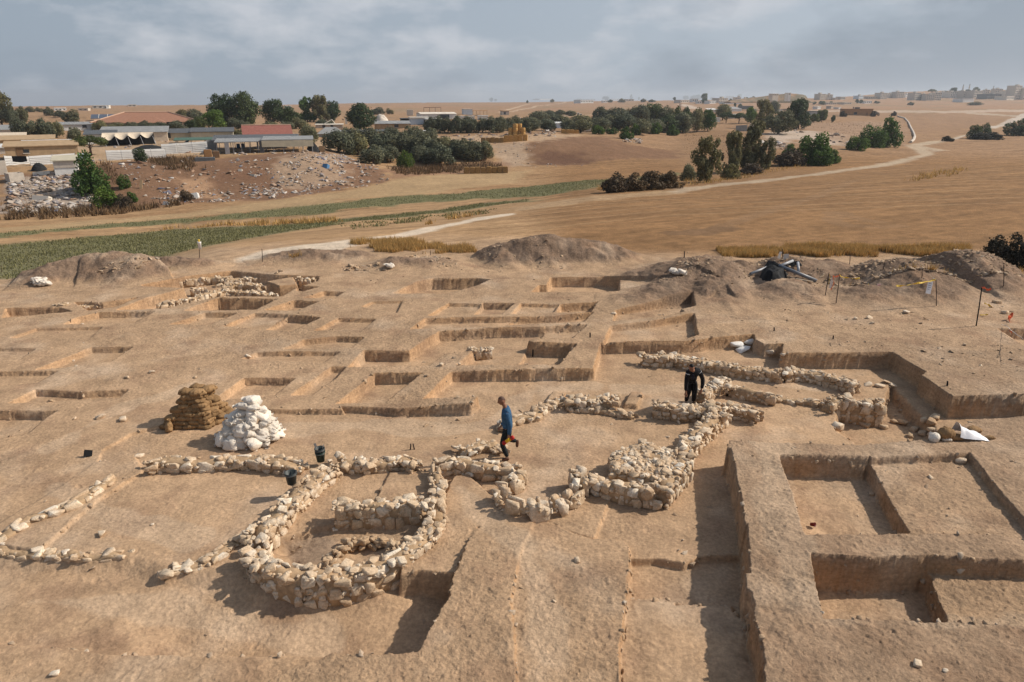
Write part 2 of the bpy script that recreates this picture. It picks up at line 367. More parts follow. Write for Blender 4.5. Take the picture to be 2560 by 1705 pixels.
# ------------------------------------------------------------------ soil colour zones (real colour of the ground, region by region)
def lerp(a, b, m): return a + (np.asarray(b, np.float32) - a) * m[..., None]
SOIL = np.zeros((NY, NU, 3), np.float32); SOIL[:] = (.435, .295, .183)
g1 = fbm(X, Yg, 4, .05); g2 = fbm(X, Yg, 3, .25, 7)
# beyond the dig
m = sstep(40, 47, Yg + g2 * 2)
SOIL = lerp(SOIL, (.37, .235, .125), m)
m = sstep(36.5, 40, Yg) * sstep(.0, .10, X / Yg + .0 * g1)
SOIL = lerp(SOIL, (.265, .15, .07), m * .97)
SOIL = lerp(SOIL, (.24, .135, .065), np.clip(sstep(.0, .5, g1) * sstep(46, 60, Yg) * .55, 0, 1))
m = sstep(140, 200, Yg); SOIL = lerp(SOIL, (.32, .20, .115), m * .8)
m = sstep(500, 900, Yg); SOIL = lerp(SOIL, (.34, .205, .12), m)
SOIL = lerp(SOIL, (.26, .19, .11), sstep(.05, .5, fbm(X, Yg, 4, .012, 3)) * sstep(400, 700, Yg) * .6)
_a = X * .90 + Yg * .44; _b = -X * .44 + Yg * .90
SOIL *= (1 + (.20 * fbm(_a * .035, _b * .55, 4) + .16 * fbm(_a * .5, _b * 1.4, 3, 1.0, 5)) * ((Yg > 38) & (Yg < 400)))[..., None]
def zone(pts, col, feather, k=1.0, noise=1.0, freq=.3):
    global SOIL
    P = np.array(pts); mg = feather * 3 + noise * 2
    r0, r1 = np.searchsorted(YS, [P[:, 1].min() - mg, P[:, 1].max() + mg])
    sx, sy = X[r0:r1], Yg[r0:r1]
    sd = poly_sd(P, sx, sy) + fbm(sx, sy, 3, freq, 2) * noise
    SOIL[r0:r1] = lerp(SOIL[r0:r1], col, sstep(feather, -feather, sd) * k)
def track(pts, wd, col, k=1.0, noise=.3):
    global SOIL
    P = np.array(pts); r0, r1 = np.searchsorted(YS, [P[:, 1].min() - 5, P[:, 1].max() + 5])
    sx, sy = X[r0:r1], Yg[r0:r1]
    d, _ = line_d(pts, sx, sy); d = d + fbm(sx, sy, 3, .5) * noise
    SOIL[r0:r1] = lerp(SOIL[r0:r1], col, sstep(wd, wd * .6, d) * k)
GREEN1 = HP('S -300,1215 0,1185 500,1140 850,1110 1200,1075 1600,1060 2000,1040 2355,1005 T 200,990 500,960 900,905 1200,880 1300,868 1300,886 1000,920 600,975 300,1010 0,1030 S 2355,1040 2000,1090 1700,1140 1400,1200 1200,1250 900,1280 600,1290 0,1420 -300,1450', 35)
GREEN2 = HP('S -300,1130 0,1100 400,1070 800,1030 1300,1000 1700,960 2000,920 2355,890 T 0,890 400,850 800,830 1200,790 1600,750 1820,735 2300,690 2300,715 1900,760 1700,800 1400,850 1200,860 1000,865 600,890 300,920 0,945 S 2355,950 2000,990 1700,1000 1400,1020 800,1060 400,1090 0,1140 -300,1165')
zone(GREEN1, (.165, .158, .085), 1.6, .97, 1.6)
zone(GREEN2, (.155, .15, .075), 1.0, .97, 1.6)
zone(HP('S 0,1070 400,1035 900,1000 1300,960 1700,900 2355,820 T 200,780 700,700 1000,690 1300,670 1200,760 600,830 0,870 S 2355,890 1700,955 800,1030 0,1100'), (.40, .28, .155), 1.5, .8)
ROADW = HP('Z 535,594 600,577 700,562 800,552 900,540 1000,519 1100,499 1185,489 1185,493 1100,507 1000,530 900,553 800,569 700,579 620,590 545,603', 36)
zone(ROADW, (.62, .51, .39), .35, 1, .4)
zone(HP('T 1200,925 1700,850 2000,830 2355,800 2355,830 1900,870 1500,915 1200,955'), (.42, .29, .17), 1.0, .85)
ROADR = HP('U -40,800 300,760 700,720 1000,680 1300,640 1550,590 1640,570 1600,530 1540,500 1600,490 1800,465 2000,410 2200,350 2340,290 2400,275 2400,300 2200,375 2000,430 1830,475 1660,505 1740,560 1640,590 1350,655 1000,700 650,745 300,780 -40,830')
zone(ROADR, (.46, .36, .255), .8, .9, .8)
zone(HP('U 1640,500 1700,515 1850,538 1740,545 1660,520'), (.46, .36, .26), .6, .8, .6)
zone(HP('U 1830,470 2000,415 2200,352 2345,285 2400,270 2400,305 2200,372 2000,428'), (.50, .43, .36), .5, .9, .5)
zone(HP('U 890,260 1300,260 1800,268 2400,254 2400,270 1800,281 1300,276 890,277'), (.48, .37, .28), 2, .8)
zone(HP('U 1960,276 2200,288 2335,300 2300,306 2150,296 1960,283'), (.46, .37, .28), 2, .8)
zone(HP('U 890,285 1300,285 1800,290 2250,310 2200,345 1900,405 1600,420 1560,340 1300,310'), (.30, .185, .11), 6, .6, 5, .1)
for s in ('T 1080,275 1200,245 1300,218', 'T 1165,272 1250,255 1350,232 1530,212 1585,200', 'n 900,345 700,355 560,365', 'T 1500,305 1640,295 1800,290'): track(HP(s), 3.5, (.50, .37, .25), .9, .5)
track(HP('n 2230,265 2150,230 2060,205'), 9, (.52, .42, .33), .9)
# stubble wheel marks and bands
for s in ('U 0,1145 200,1090 450,1000 700,920 1000,830 1200,740', 'U 1040,960 1060,1020 1150,1050 1350,1060 1500,1055', 'U 1100,960 1200,1000 1350,1025', 'U 1220,795 1500,800'):
    track(HP(s), .8, (.27, .165, .09), .55, .3)
track(HP('U 0,1150 150,1110 260,1070'), 1.4, (.20, .12, .065), .8, .6)
# rubbish tip on the left, brown mound and pale spill in the middle, field edge bank
DUMP = HP('S 0,700 200,690 520,690 760,620 1000,600 1400,600 1700,570 2000,550 2355,545 T 100,600 330,690 300,760 0,800 S 2355,800 1900,870 1500,890 1000,930 500,980 0,1000')
zone(DUMP, (.20, .115, .07), 1.2, .95, 1.5)
zone(HP('S 60,720 480,700 700,900 560,960 60,980'), (.40, .34, .28), 1.5, .8, 2)
zone(HP('S 1230,720 1420,720 1500,860 1300,860'), (.42, .26, .155), 1.0, .8, 1.5)
zone(HP('S 1900,600 2355,560 2355,760 2000,800 1850,720'), (.40, .29, .20), 1.5, .7, 2)
zone(HP('S 1400,660 1850,680 1850,780 1500,760'), (.19, .105, .065), 2.0, .8, 2)
MOUND = HP('T 1080,500 1270,478 1500,440 1800,445 2000,500 2355,540 2355,590 1900,600 1500,640 1300,640 1250,560')
zone(MOUND, (.20, .115, .068), 2.0, .95, 2.5)
zone(HP('T 1380,540 1650,560 1700,630 1350,635'), (.13, .07, .045), 2.0, .8, 2)
zone(HP('T 1040,500 1270,480 1290,580 1280,640 1180,650 1060,570'), (.40, .29, .20), 1.5, .9, 1.5)
zone(HP('T 300,640 800,630 1040,600 1170,640 1100,680 700,700 330,740'), (.28, .165, .10), 2, .85, 2)
zone(HP('U 560,420 900,400 1150,430 1180,500 900,520 800,460 640,520'), (.50, .41, .33), 3, .8, 4, .12)
zone(HP('U 760,360 1500,330 1560,420 1500,500 1100,500 900,400'), (.33, .22, .145), 4, .8, 4, .12)
zone(HP('U 0,420 330,400 560,430 600,560 200,700 0,600'), (.27, .165, .09), 3, .8, 4, .12)
zone(HP('S 0,640 520,640 760,600 1500,560 2300,540 2300,480 700,480 0,600'), (.40, .29, .19), 2, .8, 2)
zone(HP('T 580,440 1200,430 1700,430 1400,480 900,490 600,480'), (.44, .31, .20), 2, .8, 2)
for k in range(60):
    _a = random.Random(k); _y0 = 47 + k * 1.15; track([(-1 + .25 * k + _a.uniform(-2, 2), _y0), (12 + .3 * k, _y0 + 6 + _a.uniform(-1, 1)), (30 + .5 * k, _y0 + 10), (60 + .5 * k, _y0 + 14)], .35, (.19, .11, .055) if k % 3 else (.40, .27, .15), .30, .2)
NEARPATH = [PL(0, s_) for s_ in ('B -300,1330 200,1300 700,1330 1000,1290 1300,1080 1700,1040', 'D 200,980 900,1000 1500,1080 2200,1180', 'B 1900,1060 C 100,1050 300,960 600,1010 1100,1060', 'E 800,300 1000,480 1150,700 1350,1000 1400,1500', 'F 560,100 650,500 700,800 800,1200 1300,1300 2300,1350', 'A 300,1480 900,1180 1300,1090', 'D 400,300 900,500 1300,600')]
# near: crust, spoil, fresh sections
rowsl = slice(0, nr)
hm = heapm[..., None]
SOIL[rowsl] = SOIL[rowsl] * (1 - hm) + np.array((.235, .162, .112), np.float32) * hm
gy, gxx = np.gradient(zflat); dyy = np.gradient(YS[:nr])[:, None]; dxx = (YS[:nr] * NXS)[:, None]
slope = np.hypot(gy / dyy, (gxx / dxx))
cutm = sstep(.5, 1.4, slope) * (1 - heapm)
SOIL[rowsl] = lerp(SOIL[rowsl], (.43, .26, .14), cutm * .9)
# floors are a touch redder than the crusted baulk tops; pale trampled patches
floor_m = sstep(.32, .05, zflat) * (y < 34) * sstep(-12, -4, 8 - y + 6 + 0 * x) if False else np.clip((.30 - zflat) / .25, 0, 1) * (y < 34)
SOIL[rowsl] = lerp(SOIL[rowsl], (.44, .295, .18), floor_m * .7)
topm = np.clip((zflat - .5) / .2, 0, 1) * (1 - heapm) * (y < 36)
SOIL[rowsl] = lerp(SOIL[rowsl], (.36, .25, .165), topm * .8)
pale = fbm(x, y, 4, .45, 21)
SOIL[rowsl] = lerp(SOIL[rowsl], (.50, .375, .265), np.clip(pale - .1, 0, 1) * .75 * (y < 37))
dark = fbm(x, y, 5, .8, 31)
SOIL[rowsl] = lerp(SOIL[rowsl], (.30, .19, .12), np.clip(dark - .05, 0, 1) * .7 * (y < 37))
for _p in NEARPATH: track(_p, .42, (.53, .40, .28), .38, .35)
zone(PL(-.1, 'D 1900,620 2150,560 2280,600 2200,760 1950,790'), (.27, .20, .145), .12, .7, .1, 1.5)
for k in range(NY): pass

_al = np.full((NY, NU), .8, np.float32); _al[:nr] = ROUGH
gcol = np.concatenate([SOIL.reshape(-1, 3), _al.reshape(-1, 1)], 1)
def grid_faces(ny, nu, off=0):
    a = (np.arange(ny - 1)[:, None] * nu + np.arange(nu - 1)[None, :]).ravel() + off
    return np.stack([a, a + 1, a + nu + 1, a + nu], 1)
def np_mesh(name, verts, faces, smooth=True):
    verts = np.asarray(verts, np.float32); faces = np.asarray(faces, np.int32); k = faces.shape[1]
    me = bpy.data.meshes.new(name)
    me.vertices.add(len(verts)); me.vertices.foreach_set('co', verts.ravel())
    me.loops.add(faces.size); me.loops.foreach_set('vertex_index', faces.ravel())
    me.polygons.add(len(faces)); me.polygons.foreach_set('loop_start', np.arange(0, faces.size, k, dtype=np.int32))
    me.polygons.foreach_set('loop_total', np.full(len(faces), k, np.int32))
    if smooth: me.polygons.foreach_set('use_smooth', np.ones(len(faces), bool))
    me.update(calc_edges=True)
    return me
gv = np.stack([X, Yg, Z], -1).reshape(-1, 3)
gf = grid_faces(NY, NU)
# coarse apron to the sides and behind, so the sheet goes on past the frame
aa = np.concatenate([np.linspace(math.atan(NX1), math.pi * 1.0, 60)])
rr = np.geomspace(2.0, 8500, 90)
def apron(sign):
    ang = aa * sign; xx = rr[:, None] * np.sin(ang)[None, :]; yy = rr[:, None] * np.cos(ang)[None, :]
    zz = far_z(np.clip(xx / np.maximum(yy, 4), -1, 1) * np.maximum(yy, 4), np.maximum(np.hypot(xx, yy) * .7, 4.1)) * 1.0
    # meet the fan at its rim
    rim_y = rr * math.cos(aa[0]); rz = gz_arr(np.full_like(rr, sign * NX1 * .999) * rim_y, rim_y)
    t = np.clip(np.arange(60) / 8, 0, 1)[None, :]
    zz = rz[:, None] * (1 - t) + zz * t
    return np.stack([xx, yy, zz], -1).reshape(-1, 3)
v1, v2 = apron(1), apron(-1)
f1 = grid_faces(90, 60, len(gv))[:, ::-1]; f2 = grid_faces(90, 60, len(gv) + len(v1))
ALLV = np.concatenate([gv, v1, v2]); ALLF = np.concatenate([gf, f1, f2])
gme = np_mesh('ground', ALLV, ALLF)
cta = gme.attributes.new('cut', 'FLOAT', 'POINT'); _cm = np.zeros(len(ALLV), np.float32); _cm[:cutm.size] = cutm.ravel(); cta.data.foreach_set('value', _cm)
ca = gme.color_attributes.new('soil', 'FLOAT_COLOR', 'POINT')
colr = np.concatenate([gcol, np.tile(np.array([[.38, .25, .15, 1]], np.float32), (len(v1) + len(v2), 1))])
ca.data.foreach_set('color', colr.astype(np.float32).ravel())
ground = bpy.data.objects.new('ground', gme); COL.objects.link(ground); ground['kind'] = 'structure'

# ------------------------------------------------------------------ materials
def new_mat(name, rough=.9):
    m = bpy.data.materials.new(name); m.use_nodes = True
    b = m.node_tree.nodes['Principled BSDF']; b.inputs['Roughness'].default_value = rough
    b.inputs['Specular IOR Level'].default_value = .25
    return m, m.node_tree, b
def nd(nt, typ, **kw):
    n = nt.nodes.new(typ)
    for k, val in kw.items():
        if k in n.inputs: n.inputs[k].default_value = val
        else: setattr(n, k, val)
    return n
def mixc(nt, fac, a, b, mode='MIX'):
    n = nt.nodes.new('ShaderNodeMix'); n.data_type = 'RGBA'; n.blend_type = mode
    for s, val in ((0, fac), (6, a), (7, b)):
        if hasattr(val, 'is_linked') or isinstance(val, bpy.types.NodeSocket): nt.links.new(val, n.inputs[s])
        elif s == 0: n.inputs[0].default_value = val
        else: n.inputs[s].default_value = (*val, 1) if len(val) == 3 else val
    return n.outputs[2]
def noise(nt, scale, detail=4, rough=.55, vec=None):
    n = nd(nt, 'ShaderNodeTexNoise', Scale=scale, Detail=detail, Roughness=rough)
    if vec is None:
        tc = nt.nodes.get('TC') or nd(nt, 'ShaderNodeTexCoord', name='TC'); vec = tc.outputs['Object']
    nt.links.new(vec, n.inputs['Vector']); return n.outputs['Fac']
def ramp(nt, src, *stops):
    n = nt.nodes.new('ShaderNodeValToRGB'); nt.links.new(src, n.inputs[0])
    e = n.color_ramp.elements
    while len(e) < len(stops): e.new(.5)
    for el, (p, c) in zip(e, stops):
        el.position = p; el.color = (c, c, c, 1) if isinstance(c, (int, float)) else (*c, 1)
    return n.outputs[0]
def bumpn(nt, b, h, strength, dist):
    n = nd(nt, 'ShaderNodeBump', Strength=strength, Distance=dist); nt.links.new(h, n.inputs['Height'])
    if b.inputs['Normal'].is_linked: nt.links.new(b.inputs['Normal'].links[0].from_socket, n.inputs['Normal'])
    nt.links.new(n.outputs[0], b.inputs['Normal'])
gm, nt, b = new_mat('soil', .95)
b.inputs['Specular IOR Level'].default_value = .08
at_ = nd(nt, 'ShaderNodeVertexColor', layer_name='soil')
c = mixc(nt, 1.0, at_.outputs[0], ramp(nt, noise(nt, 14, 6, .7), (.3, .70), (.7, 1.26)), 'MULTIPLY')
c = mixc(nt, 1.0, c, ramp(nt, noise(nt, 1.6, 7, .68), (.3, .76), (.7, 1.2)), 'MULTIPLY')
c = mixc(nt, 1.0, c, ramp(nt, noise(nt, .18, 5, .6), (.3, .88), (.7, 1.12)), 'MULTIPLY')
c = mixc(nt, ramp(nt, noise(nt, 45, 3, .7), (.66, 0.), (.74, .5)), c, (.62, .52, .40))
c = mixc(nt, ramp(nt, noise(nt, 38, 3, .7), (.22, .55), (.32, 0.)), c, (.16, .10, .065))
_mp = nd(nt, 'ShaderNodeMapping'); _mp.inputs['Scale'].default_value = (2.2, 2.2, 13); nt.links.new(nt.nodes['TC'].outputs['Object'], _mp.inputs[0])
_ca = nd(nt, 'ShaderNodeAttribute', attribute_name='cut')
_st = mixc(nt, 1.0, c, ramp(nt, noise(nt, 1.0, 5, .6, _mp.outputs[0]), (.34, .86), (.64, 1.10)), 'MULTIPLY')
c = mixc(nt, _ca.outputs['Fac'], c, _st)
nt.links.new(c, b.inputs['Base Color'])
bumpn(nt, b, noise(nt, 9, 8, .72), .8, .05); nt.links.new(at_.outputs['Alpha'], b.inputs['Normal'].links[0].from_node.inputs['Strength'])
bumpn(nt, b, noise(nt, 42, 5, .7), .4, .014)
gme.materials.append(gm)
# ------------------------------------------------------------------ object helpers
import bmesh
def link(o, parent=None):
    COL.objects.link(o)
    if parent is not None: o.parent = parent
    return o
def tag(o, label, cat, group=None):
    o['label'] = label; o['category'] = cat
    if group: o['group'] = group
    return o
def thing(name, loc, label, cat, group=None, rz=0.0, sc=(1, 1, 1)):
    o = bpy.data.objects.new(name, None); o.empty_display_size = .2; link(o)
    o.location = loc; o.rotation_euler = (0, 0, rz); o.scale = sc
    return tag(o, label, cat, group)
def mobj(name, me, mat=None, parent=None):
    if mat is not None and not me.materials: me.materials.append(mat)
    return link(bpy.data.objects.new(name, me), parent)
def bmo(name, bm, mat, parent=None, smooth=False):
    me = bpy.data.meshes.new(name); bm.normal_update(); bm.to_mesh(me); bm.free()
    if smooth:
        for p in me.polygons: p.use_smooth = True
    return mobj(name, me, mat, parent)
def bx(bm, x0, x1, y0, y1, z0, z1):
    vs = [bm.verts.new(p) for p in ((x0, y0, z0), (x1, y0, z0), (x1, y1, z0), (x0, y1, z0), (x0, y0, z1), (x1, y0, z1), (x1, y1, z1), (x0, y1, z1))]
    for f in ((0, 3, 2, 1), (4, 5, 6, 7), (0, 1, 5, 4), (1, 2, 6, 5), (2, 3, 7, 6), (3, 0, 4, 7)): bm.faces.new([vs[i] for i in f])
def tube(bm, pts, rad, n=8, cap=True):
    pts = [Vector(p) for p in pts]; rings = []
    for i, p in enumerate(pts):
        t = (pts[min(i + 1, len(pts) - 1)] - pts[max(i - 1, 0)]).normalized()
        a = t.cross(Vector((0, 0, 1)));  a = t.cross(Vector((1, 0, 0))) if a.length < .05 else a
        a.normalize(); b_ = t.cross(a); r = rad[i] if isinstance(rad, (list, tuple)) else rad
        rings.append([bm.verts.new(p + (a * math.cos(2 * math.pi * k / n) + b_ * math.sin(2 * math.pi * k / n)) * r) for k in range(n)])
    for r0, r1 in zip(rings, rings[1:]):
        for k in range(n): bm.faces.new((r0[k], r0[(k + 1) % n], r1[(k + 1) % n], r1[k]))
    if cap: bm.faces.new(rings[0][::-1]); bm.faces.new(rings[-1])
def simple(name, col, rough=.8, nscale=0, amt=.2, bump=0, bscale=20, spec=.25, metal=0, transl=0):
    m, nt, b = new_mat(name, rough); b.inputs['Specular IOR Level'].default_value = spec; b.inputs['Metallic'].default_value = metal
    if nscale:
        c = mixc(nt, 1.0, (*col, 1), ramp(nt, noise(nt, nscale, 4, .6), (.3, 1 - amt), (.7, 1 + amt)), 'MULTIPLY'); nt.links.new(c, b.inputs['Base Color'])
    else: b.inputs['Base Color'].default_value = (*col, 1)
    if bump: bumpn(nt, b, noise(nt, bscale, 5, .6), bump, .02)
    return m
ORD = ('first', 'second', 'third', 'fourth', 'fifth', 'sixth', 'seventh', 'eighth', 'ninth', 'tenth', 'eleventh', 'twelfth', 'thirteenth', 'fourteenth', 'fifteenth',
       'sixteenth', 'seventeenth', 'eighteenth', 'nineteenth', 'twentieth')
def ordn(i): return ORD[i] if i < len(ORD) else 'twenty-' + ORD[i - 20] if i < 29 else 'thirtieth' if i == 29 else 'thirty-' + ORD[i - 30]

# ------------------------------------------------------------------ stones
def island_mat(name, cols, rough=.9, amt=.28, dirt=(.43, .295, .18), dirtk=.8):
    m, nt, b = new_mat(name, rough); b.inputs['Specular IOR Level'].default_value = .12
    geo = nt.nodes.new('ShaderNodeNewGeometry'); r = geo.outputs['Random Per Island']
    k = len(cols); n = nt.nodes.new('ShaderNodeValToRGB'); nt.links.new(r, n.inputs[0]); e = n.color_ramp.elements
    while len(e) < k: e.new(.5)
    for i, c in enumerate(cols): e[i].position = i / (k - 1); e[i].color = (*c, 1)
    c = n.outputs[0]
    c = mixc(nt, ramp(nt, noise(nt, 2.6, 6, .7), (.40, 0.), (.60, dirtk)), c, dirt)
    c = mixc(nt, 1.0, c, ramp(nt, noise(nt, 24, 5, .7), (.3, 1 - amt), (.7, 1 + amt)), 'MULTIPLY')
    c = mixc(nt, ramp(nt, noise(nt, 34, 3, .6), (.70, 0.), (.78, .5)), c, (.25, .18, .12))
    nt.links.new(c, b.inputs['Base Color'])
    bumpn(nt, b, noise(nt, 16, 7, .7), .6, .03)
    return m
M_STONE = island_mat('limestone', [(.70, .59, .45), (.56, .43, .29), (.76, .68, .56), (.62, .48, .335), (.52, .385, .255), (.73, .63, .49)])
M_EARTHY = island_mat('earthy_rubble', [(.46, .33, .21), (.40, .27, .165), (.56, .45, .32), (.43, .30, .18)], .95)
M_CORE = simple('packed_earth', (.40, .275, .165), .95, 9, .3, .8, 14, .08)
def make_rocks(n, seed, npt):
    rs = np.random.RandomState(seed); out = []
    for k in range(n):
        bm = bmesh.new(); P = rs.normal(size=(npt, 3)); P = np.sign(P) * np.abs(P) ** .55; P /= np.abs(P).max(1)[:, None] ** .8 + 1e-9; P *= rs.uniform(.80, 1.0, (npt, 1))
        for q in P: bm.verts.new(q)
        r = bmesh.ops.convex_hull(bm, input=list(bm.verts)); bmesh.ops.delete(bm, geom=[v for v in bm.verts if not v.link_faces], context='VERTS')
        bmesh.ops.bevel(bm, geom=list(bm.edges), offset=.07, segments=1, affect='EDGES', clamp_overlap=True); bmesh.ops.triangulate(bm, faces=list(bm.faces)); bm.verts.index_update()
        v = np.array([v.co[:] for v in bm.verts]); f = np.array([[w.index for w in fc.verts] for fc in bm.faces]); bm.free(); out.append((v / np.abs(v).max(0), f))
    return out
ROCKS = make_rocks(36, 5, 17); ROCKS1 = make_rocks(24, 9, 10)
def euler_m(a, b, c):
    ca, sa, cb, sb, cc, sc_ = math.cos(a), math.sin(a), math.cos(b), math.sin(b), math.cos(c), math.sin(c)
    return np.array([[cc * cb, cc * sb * sa - sc_ * ca, cc * sb * ca + sc_ * sa], [sc_ * cb, sc_ * sb * sa + cc * ca, sc_ * sb * ca - cc * sa], [-sb, cb * sa, cb * ca]])
def stones_mesh(name, lst, low=False, mat=None):
    rk = ROCKS1 if low else ROCKS; vs, fs, c = [], [], 0
    for i, (p, e, s, k) in enumerate(lst):
        v, f = rk[k % len(rk)]; vs.append((v * np.array(s)) @ euler_m(*e).T + np.array(p)); fs.append(f + c); c += len(v)
    me = np_mesh(name, np.concatenate(vs), np.concatenate(fs), smooth=False)
    me.materials.append(mat or M_STONE); return me
RW = random.Random(3)
def resample(P, step):
    out = [P[0]]; 
    for a, b in zip(P, P[1:]):
        L = math.dist(a, b); n = max(1, int(L / step))
        out += [(a[0] + (b[0] - a[0]) * k / n, a[1] + (b[1] - a[1]) * k / n) for k in range(1, n + 1)]
    return out
def wall(label, s, zt, w=.45, size=.26, rub=26, courses=None, top=True, core=True, dz=0.0, ends=True, big=1.0, sides=(-1, 1), group='stone wall remains of the excavated building'):
    w *= .86; zt -= .07; size *= .80
    P = PL(zt, s); P = resample(P, .1); n = len(P)
    T = []
    for i in range(n):
        a, b = P[max(i - 2, 0)], P[min(i + 2, n - 1)]; L = math.dist(a, b) + 1e-9; T.append(((b[0] - a[0]) / L, (b[1] - a[1]) / L))
    base = np.minimum.reduce([gz_arr([p[0] + k * w * .75 * -t[1] for p, t in zip(P, T)], [p[1] + k * w * .75 * t[0] for p, t in zip(P, T)]) for k in (-1, 0, 1)])
    kern = np.ones(9) / 9; base = np.convolve(np.pad(base, 4, mode='edge'), kern, 'valid')
    topz = np.maximum(zt + dz * np.linspace(0, 1, n) + np.array([perlin(p[0] * 1.7, p[1] * 1.7) * .06 for p in P]), base + .10)
    m = n // 2; ox, oy = P[m][0], P[m][1]; oz = float(base[m])
    root = thing('stone_wall', (ox, oy, oz), label, 'stone wall', group); root['kind'] = 'thing'
    if core:
        prof_ = [(-.47, -.1, -.12), (-.38, .4, 0), (-.36, .86, -.02), (-.2, .96, -.02), (.05, .97, .0), (.25, .96, -.02), (.36, .86, -.02), (.38, .4, 0), (.47, -.1, -.12)]
        cv = []
        for i in range(n):
            hgt = topz[i] - base[i] + .012
            endk = 1.0 if not ends else min(1, .35 + min(i, n - 1 - i) * .22)
            for (o, q, dzz) in prof_:
                jx, jy = P[i][0] - T[i][1] * o * w, P[i][1] + T[i][0] * o * w
                nn = float(perlin(jx * 5, jy * 5 + q * 3)) * .045
                cv.append((jx - T[i][1] * nn * (1 if o > 0 else -1) - ox, jy + T[i][0] * nn * (1 if o > 0 else -1) - oy, base[i] + hgt * q * endk + dzz + nn * .7 - oz))
        k = len(prof_); cf = grid_faces(n, k)
        me = np_mesh('rubble_core', np.array(cv), cf[:, ::-1]); bmc = bmesh.new(); bmc.from_mesh(me)
        bmesh.ops.holes_fill(bmc, edges=[e for e in bmc.edges if e.is_boundary]); bmc.to_mesh(me); bmc.free()
        mobj('rubble_core', me, M_CORE, root)
    st = []
    for sd in sides:
        h0 = float(np.mean(topz - base)); nc = courses or max(1, round(h0 / (size * .62)))
        for c in range(nc):
            q = RW.uniform(0, size * .4)
            while True:
                L = size * RW.uniform(.65, 1.5) * (1.15 if c == nc - 1 else .95)
                mid = q + L / 2; i = int(mid / .1)
                if i >= n: break
                hc = (topz[i] - base[i]) / nc; d = size * RW.uniform(.36, .6)
                o = sd * (w / 2 - d * .42 + RW.uniform(-.02, .025)); zc = base[i] + hc * (c + .5) + RW.uniform(-.035, .005)
                p = (P[i][0] - T[i][1] * o - ox, P[i][1] + T[i][0] * o - oy, zc - oz)
                rz = math.atan2(T[i][1], T[i][0])
                if RW.random() > .06 + (.05 if c else 0):
                    st.append((p, (RW.uniform(-.14, .14), RW.uniform(-.14, .14), rz + RW.uniform(-.16, .16) + math.pi * RW.randrange(2)), (L * .50, d * .55, max(hc * RW.uniform(.46, .58), L * .26) * big), RW.randrange(999)))
                q += L
    for sd in sides:
        for _ in range(int(n * .1 * float(np.mean(topz - base)) * 55)):
            i = RW.randrange(n); r = RW.uniform(.025, .06); o = sd * (w / 2 - .05 + RW.uniform(-.02, .03)); q = RW.random()
            st.append(((P[i][0] - T[i][1] * o - ox, P[i][1] + T[i][0] * o - oy, base[i] + (topz[i] - base[i]) * q - oz), (RW.uniform(-1, 1), RW.uniform(-1, 1), RW.uniform(0, 6)), (r * 1.25, r, r * .8), RW.randrange(999)))
    if top:
        for _ in range(int(rub * 1.5 * n * .1 * w)):
            i = RW.randrange(n); o = RW.uniform(-.5, .5) * w; r = RW.choice((.025, .03, .04, .05, .07, .10)) * RW.uniform(.8, 1.2)
            p = (P[i][0] - T[i][1] * o - ox + RW.uniform(-.05, .05), P[i][1] + T[i][0] * o - oy + RW.uniform(-.05, .05), topz[i] - oz - .018)
            st.append((p, (RW.uniform(-.35, .35), RW.uniform(-.35, .35), RW.uniform(0, 6)), (r * 1.35, r, r * .6), RW.randrange(999)))
    mobj('masonry', stones_mesh('masonry', st), None, root)
    return root
wall('low single row of pale stones running diagonally at the far left front', 'D -60,640 60,600 200,510 380,455 520,395 640,310 770,225', .08, .34, .34, 10, 1)
wall('short stone wall with dirt face below it, in the lower left corner', 'D -40,650 100,690 300,700 480,705 620,712 760,712 870,700', .10, .32, .24, 24)
wall('straight stone wall of big blocks behind the square room on the left', 'D 975,110 1100,78 1300,88 1500,72 1700,72 1880,92 2030,105', .30, .50, .32, 22, 2)
wall('long thick stone wall running diagonally from the stacked buckets to the curved wall', 'D 2230,110 2080,215 2000,290 1900,390 1790,500 1680,600', .40, .58, .30, 40)
wall('narrow loose stone spur branching left from the foot of the diagonal wall', 'D 1640,600 1560,640 1500,690 1420,745 1300,785 1180,800 1090,830', .10, .36, .24, 36)
wall('curved apse wall of large white blocks around the round basin', 'D 1740,590 1705,690 1760,760 1900,820 2080,830 2200,830 E 60,812 170,790 300,745 420,700 540,610 620,520 655,440', .42, .48, .30, 44, 3)
wall('narrow stone wall on the right side of the apse room', 'E 650,440 660,340 665,250 640,170 635,110', .40, .34, .30, 24, 2)
wall('thick cross wall with a tall front face of fitted stones inside the apse room', 'D 2232,378 E -30,372 150,370 330,368 500,356 610,362', .53, .40, .34, 60, 2)
wall('ragged earthy stone wall closing the back of the apse room', 'D 2240,62 E 0,85 150,92 300,82 420,62 500,105', .34, .40, .22, 40)
wall('row of large angular blocks beside the walking man', 'E 640,85 760,62 900,95 1000,108 1110,112 1170,120', .46, .42, .38, 22, 2)
wall('short bent pair of white blocks at the mouth of the small niche', 'E 1175,125 1212,155 1200,190 1150,208 1085,205', .42, .32, .30, 12, 1)
wall('small semicircular niche wall of rounded white blocks', 'E 1060,255 1085,300 1130,332 1200,352 1290,366 1370,362 1460,338 1550,300 1605,245 1612,195 1590,155', .53, .40, .44, 10, 1, big=1.15, core=False)
wall('front wall of fitted stones joining the niche and the rubble platform', 'E 1600,165 1700,185 1800,215 1900,235 2000,250 2130,268', .55, .42, .27, 40, 2)
wall('diagonal stone wall with sunlit right face beside the rubble platform', 'E 2150,270 2230,170 2300,90 C 30,1450 120,1340 210,1260 290,1195', .55, .52, .28, 40, 2)
wall('low stone wall in front of the bending man in black', 'B 2120,1150 2250,1165 C 0,1180 120,1172 260,1175 330,1180', .50, .50, .22, 60, 3)
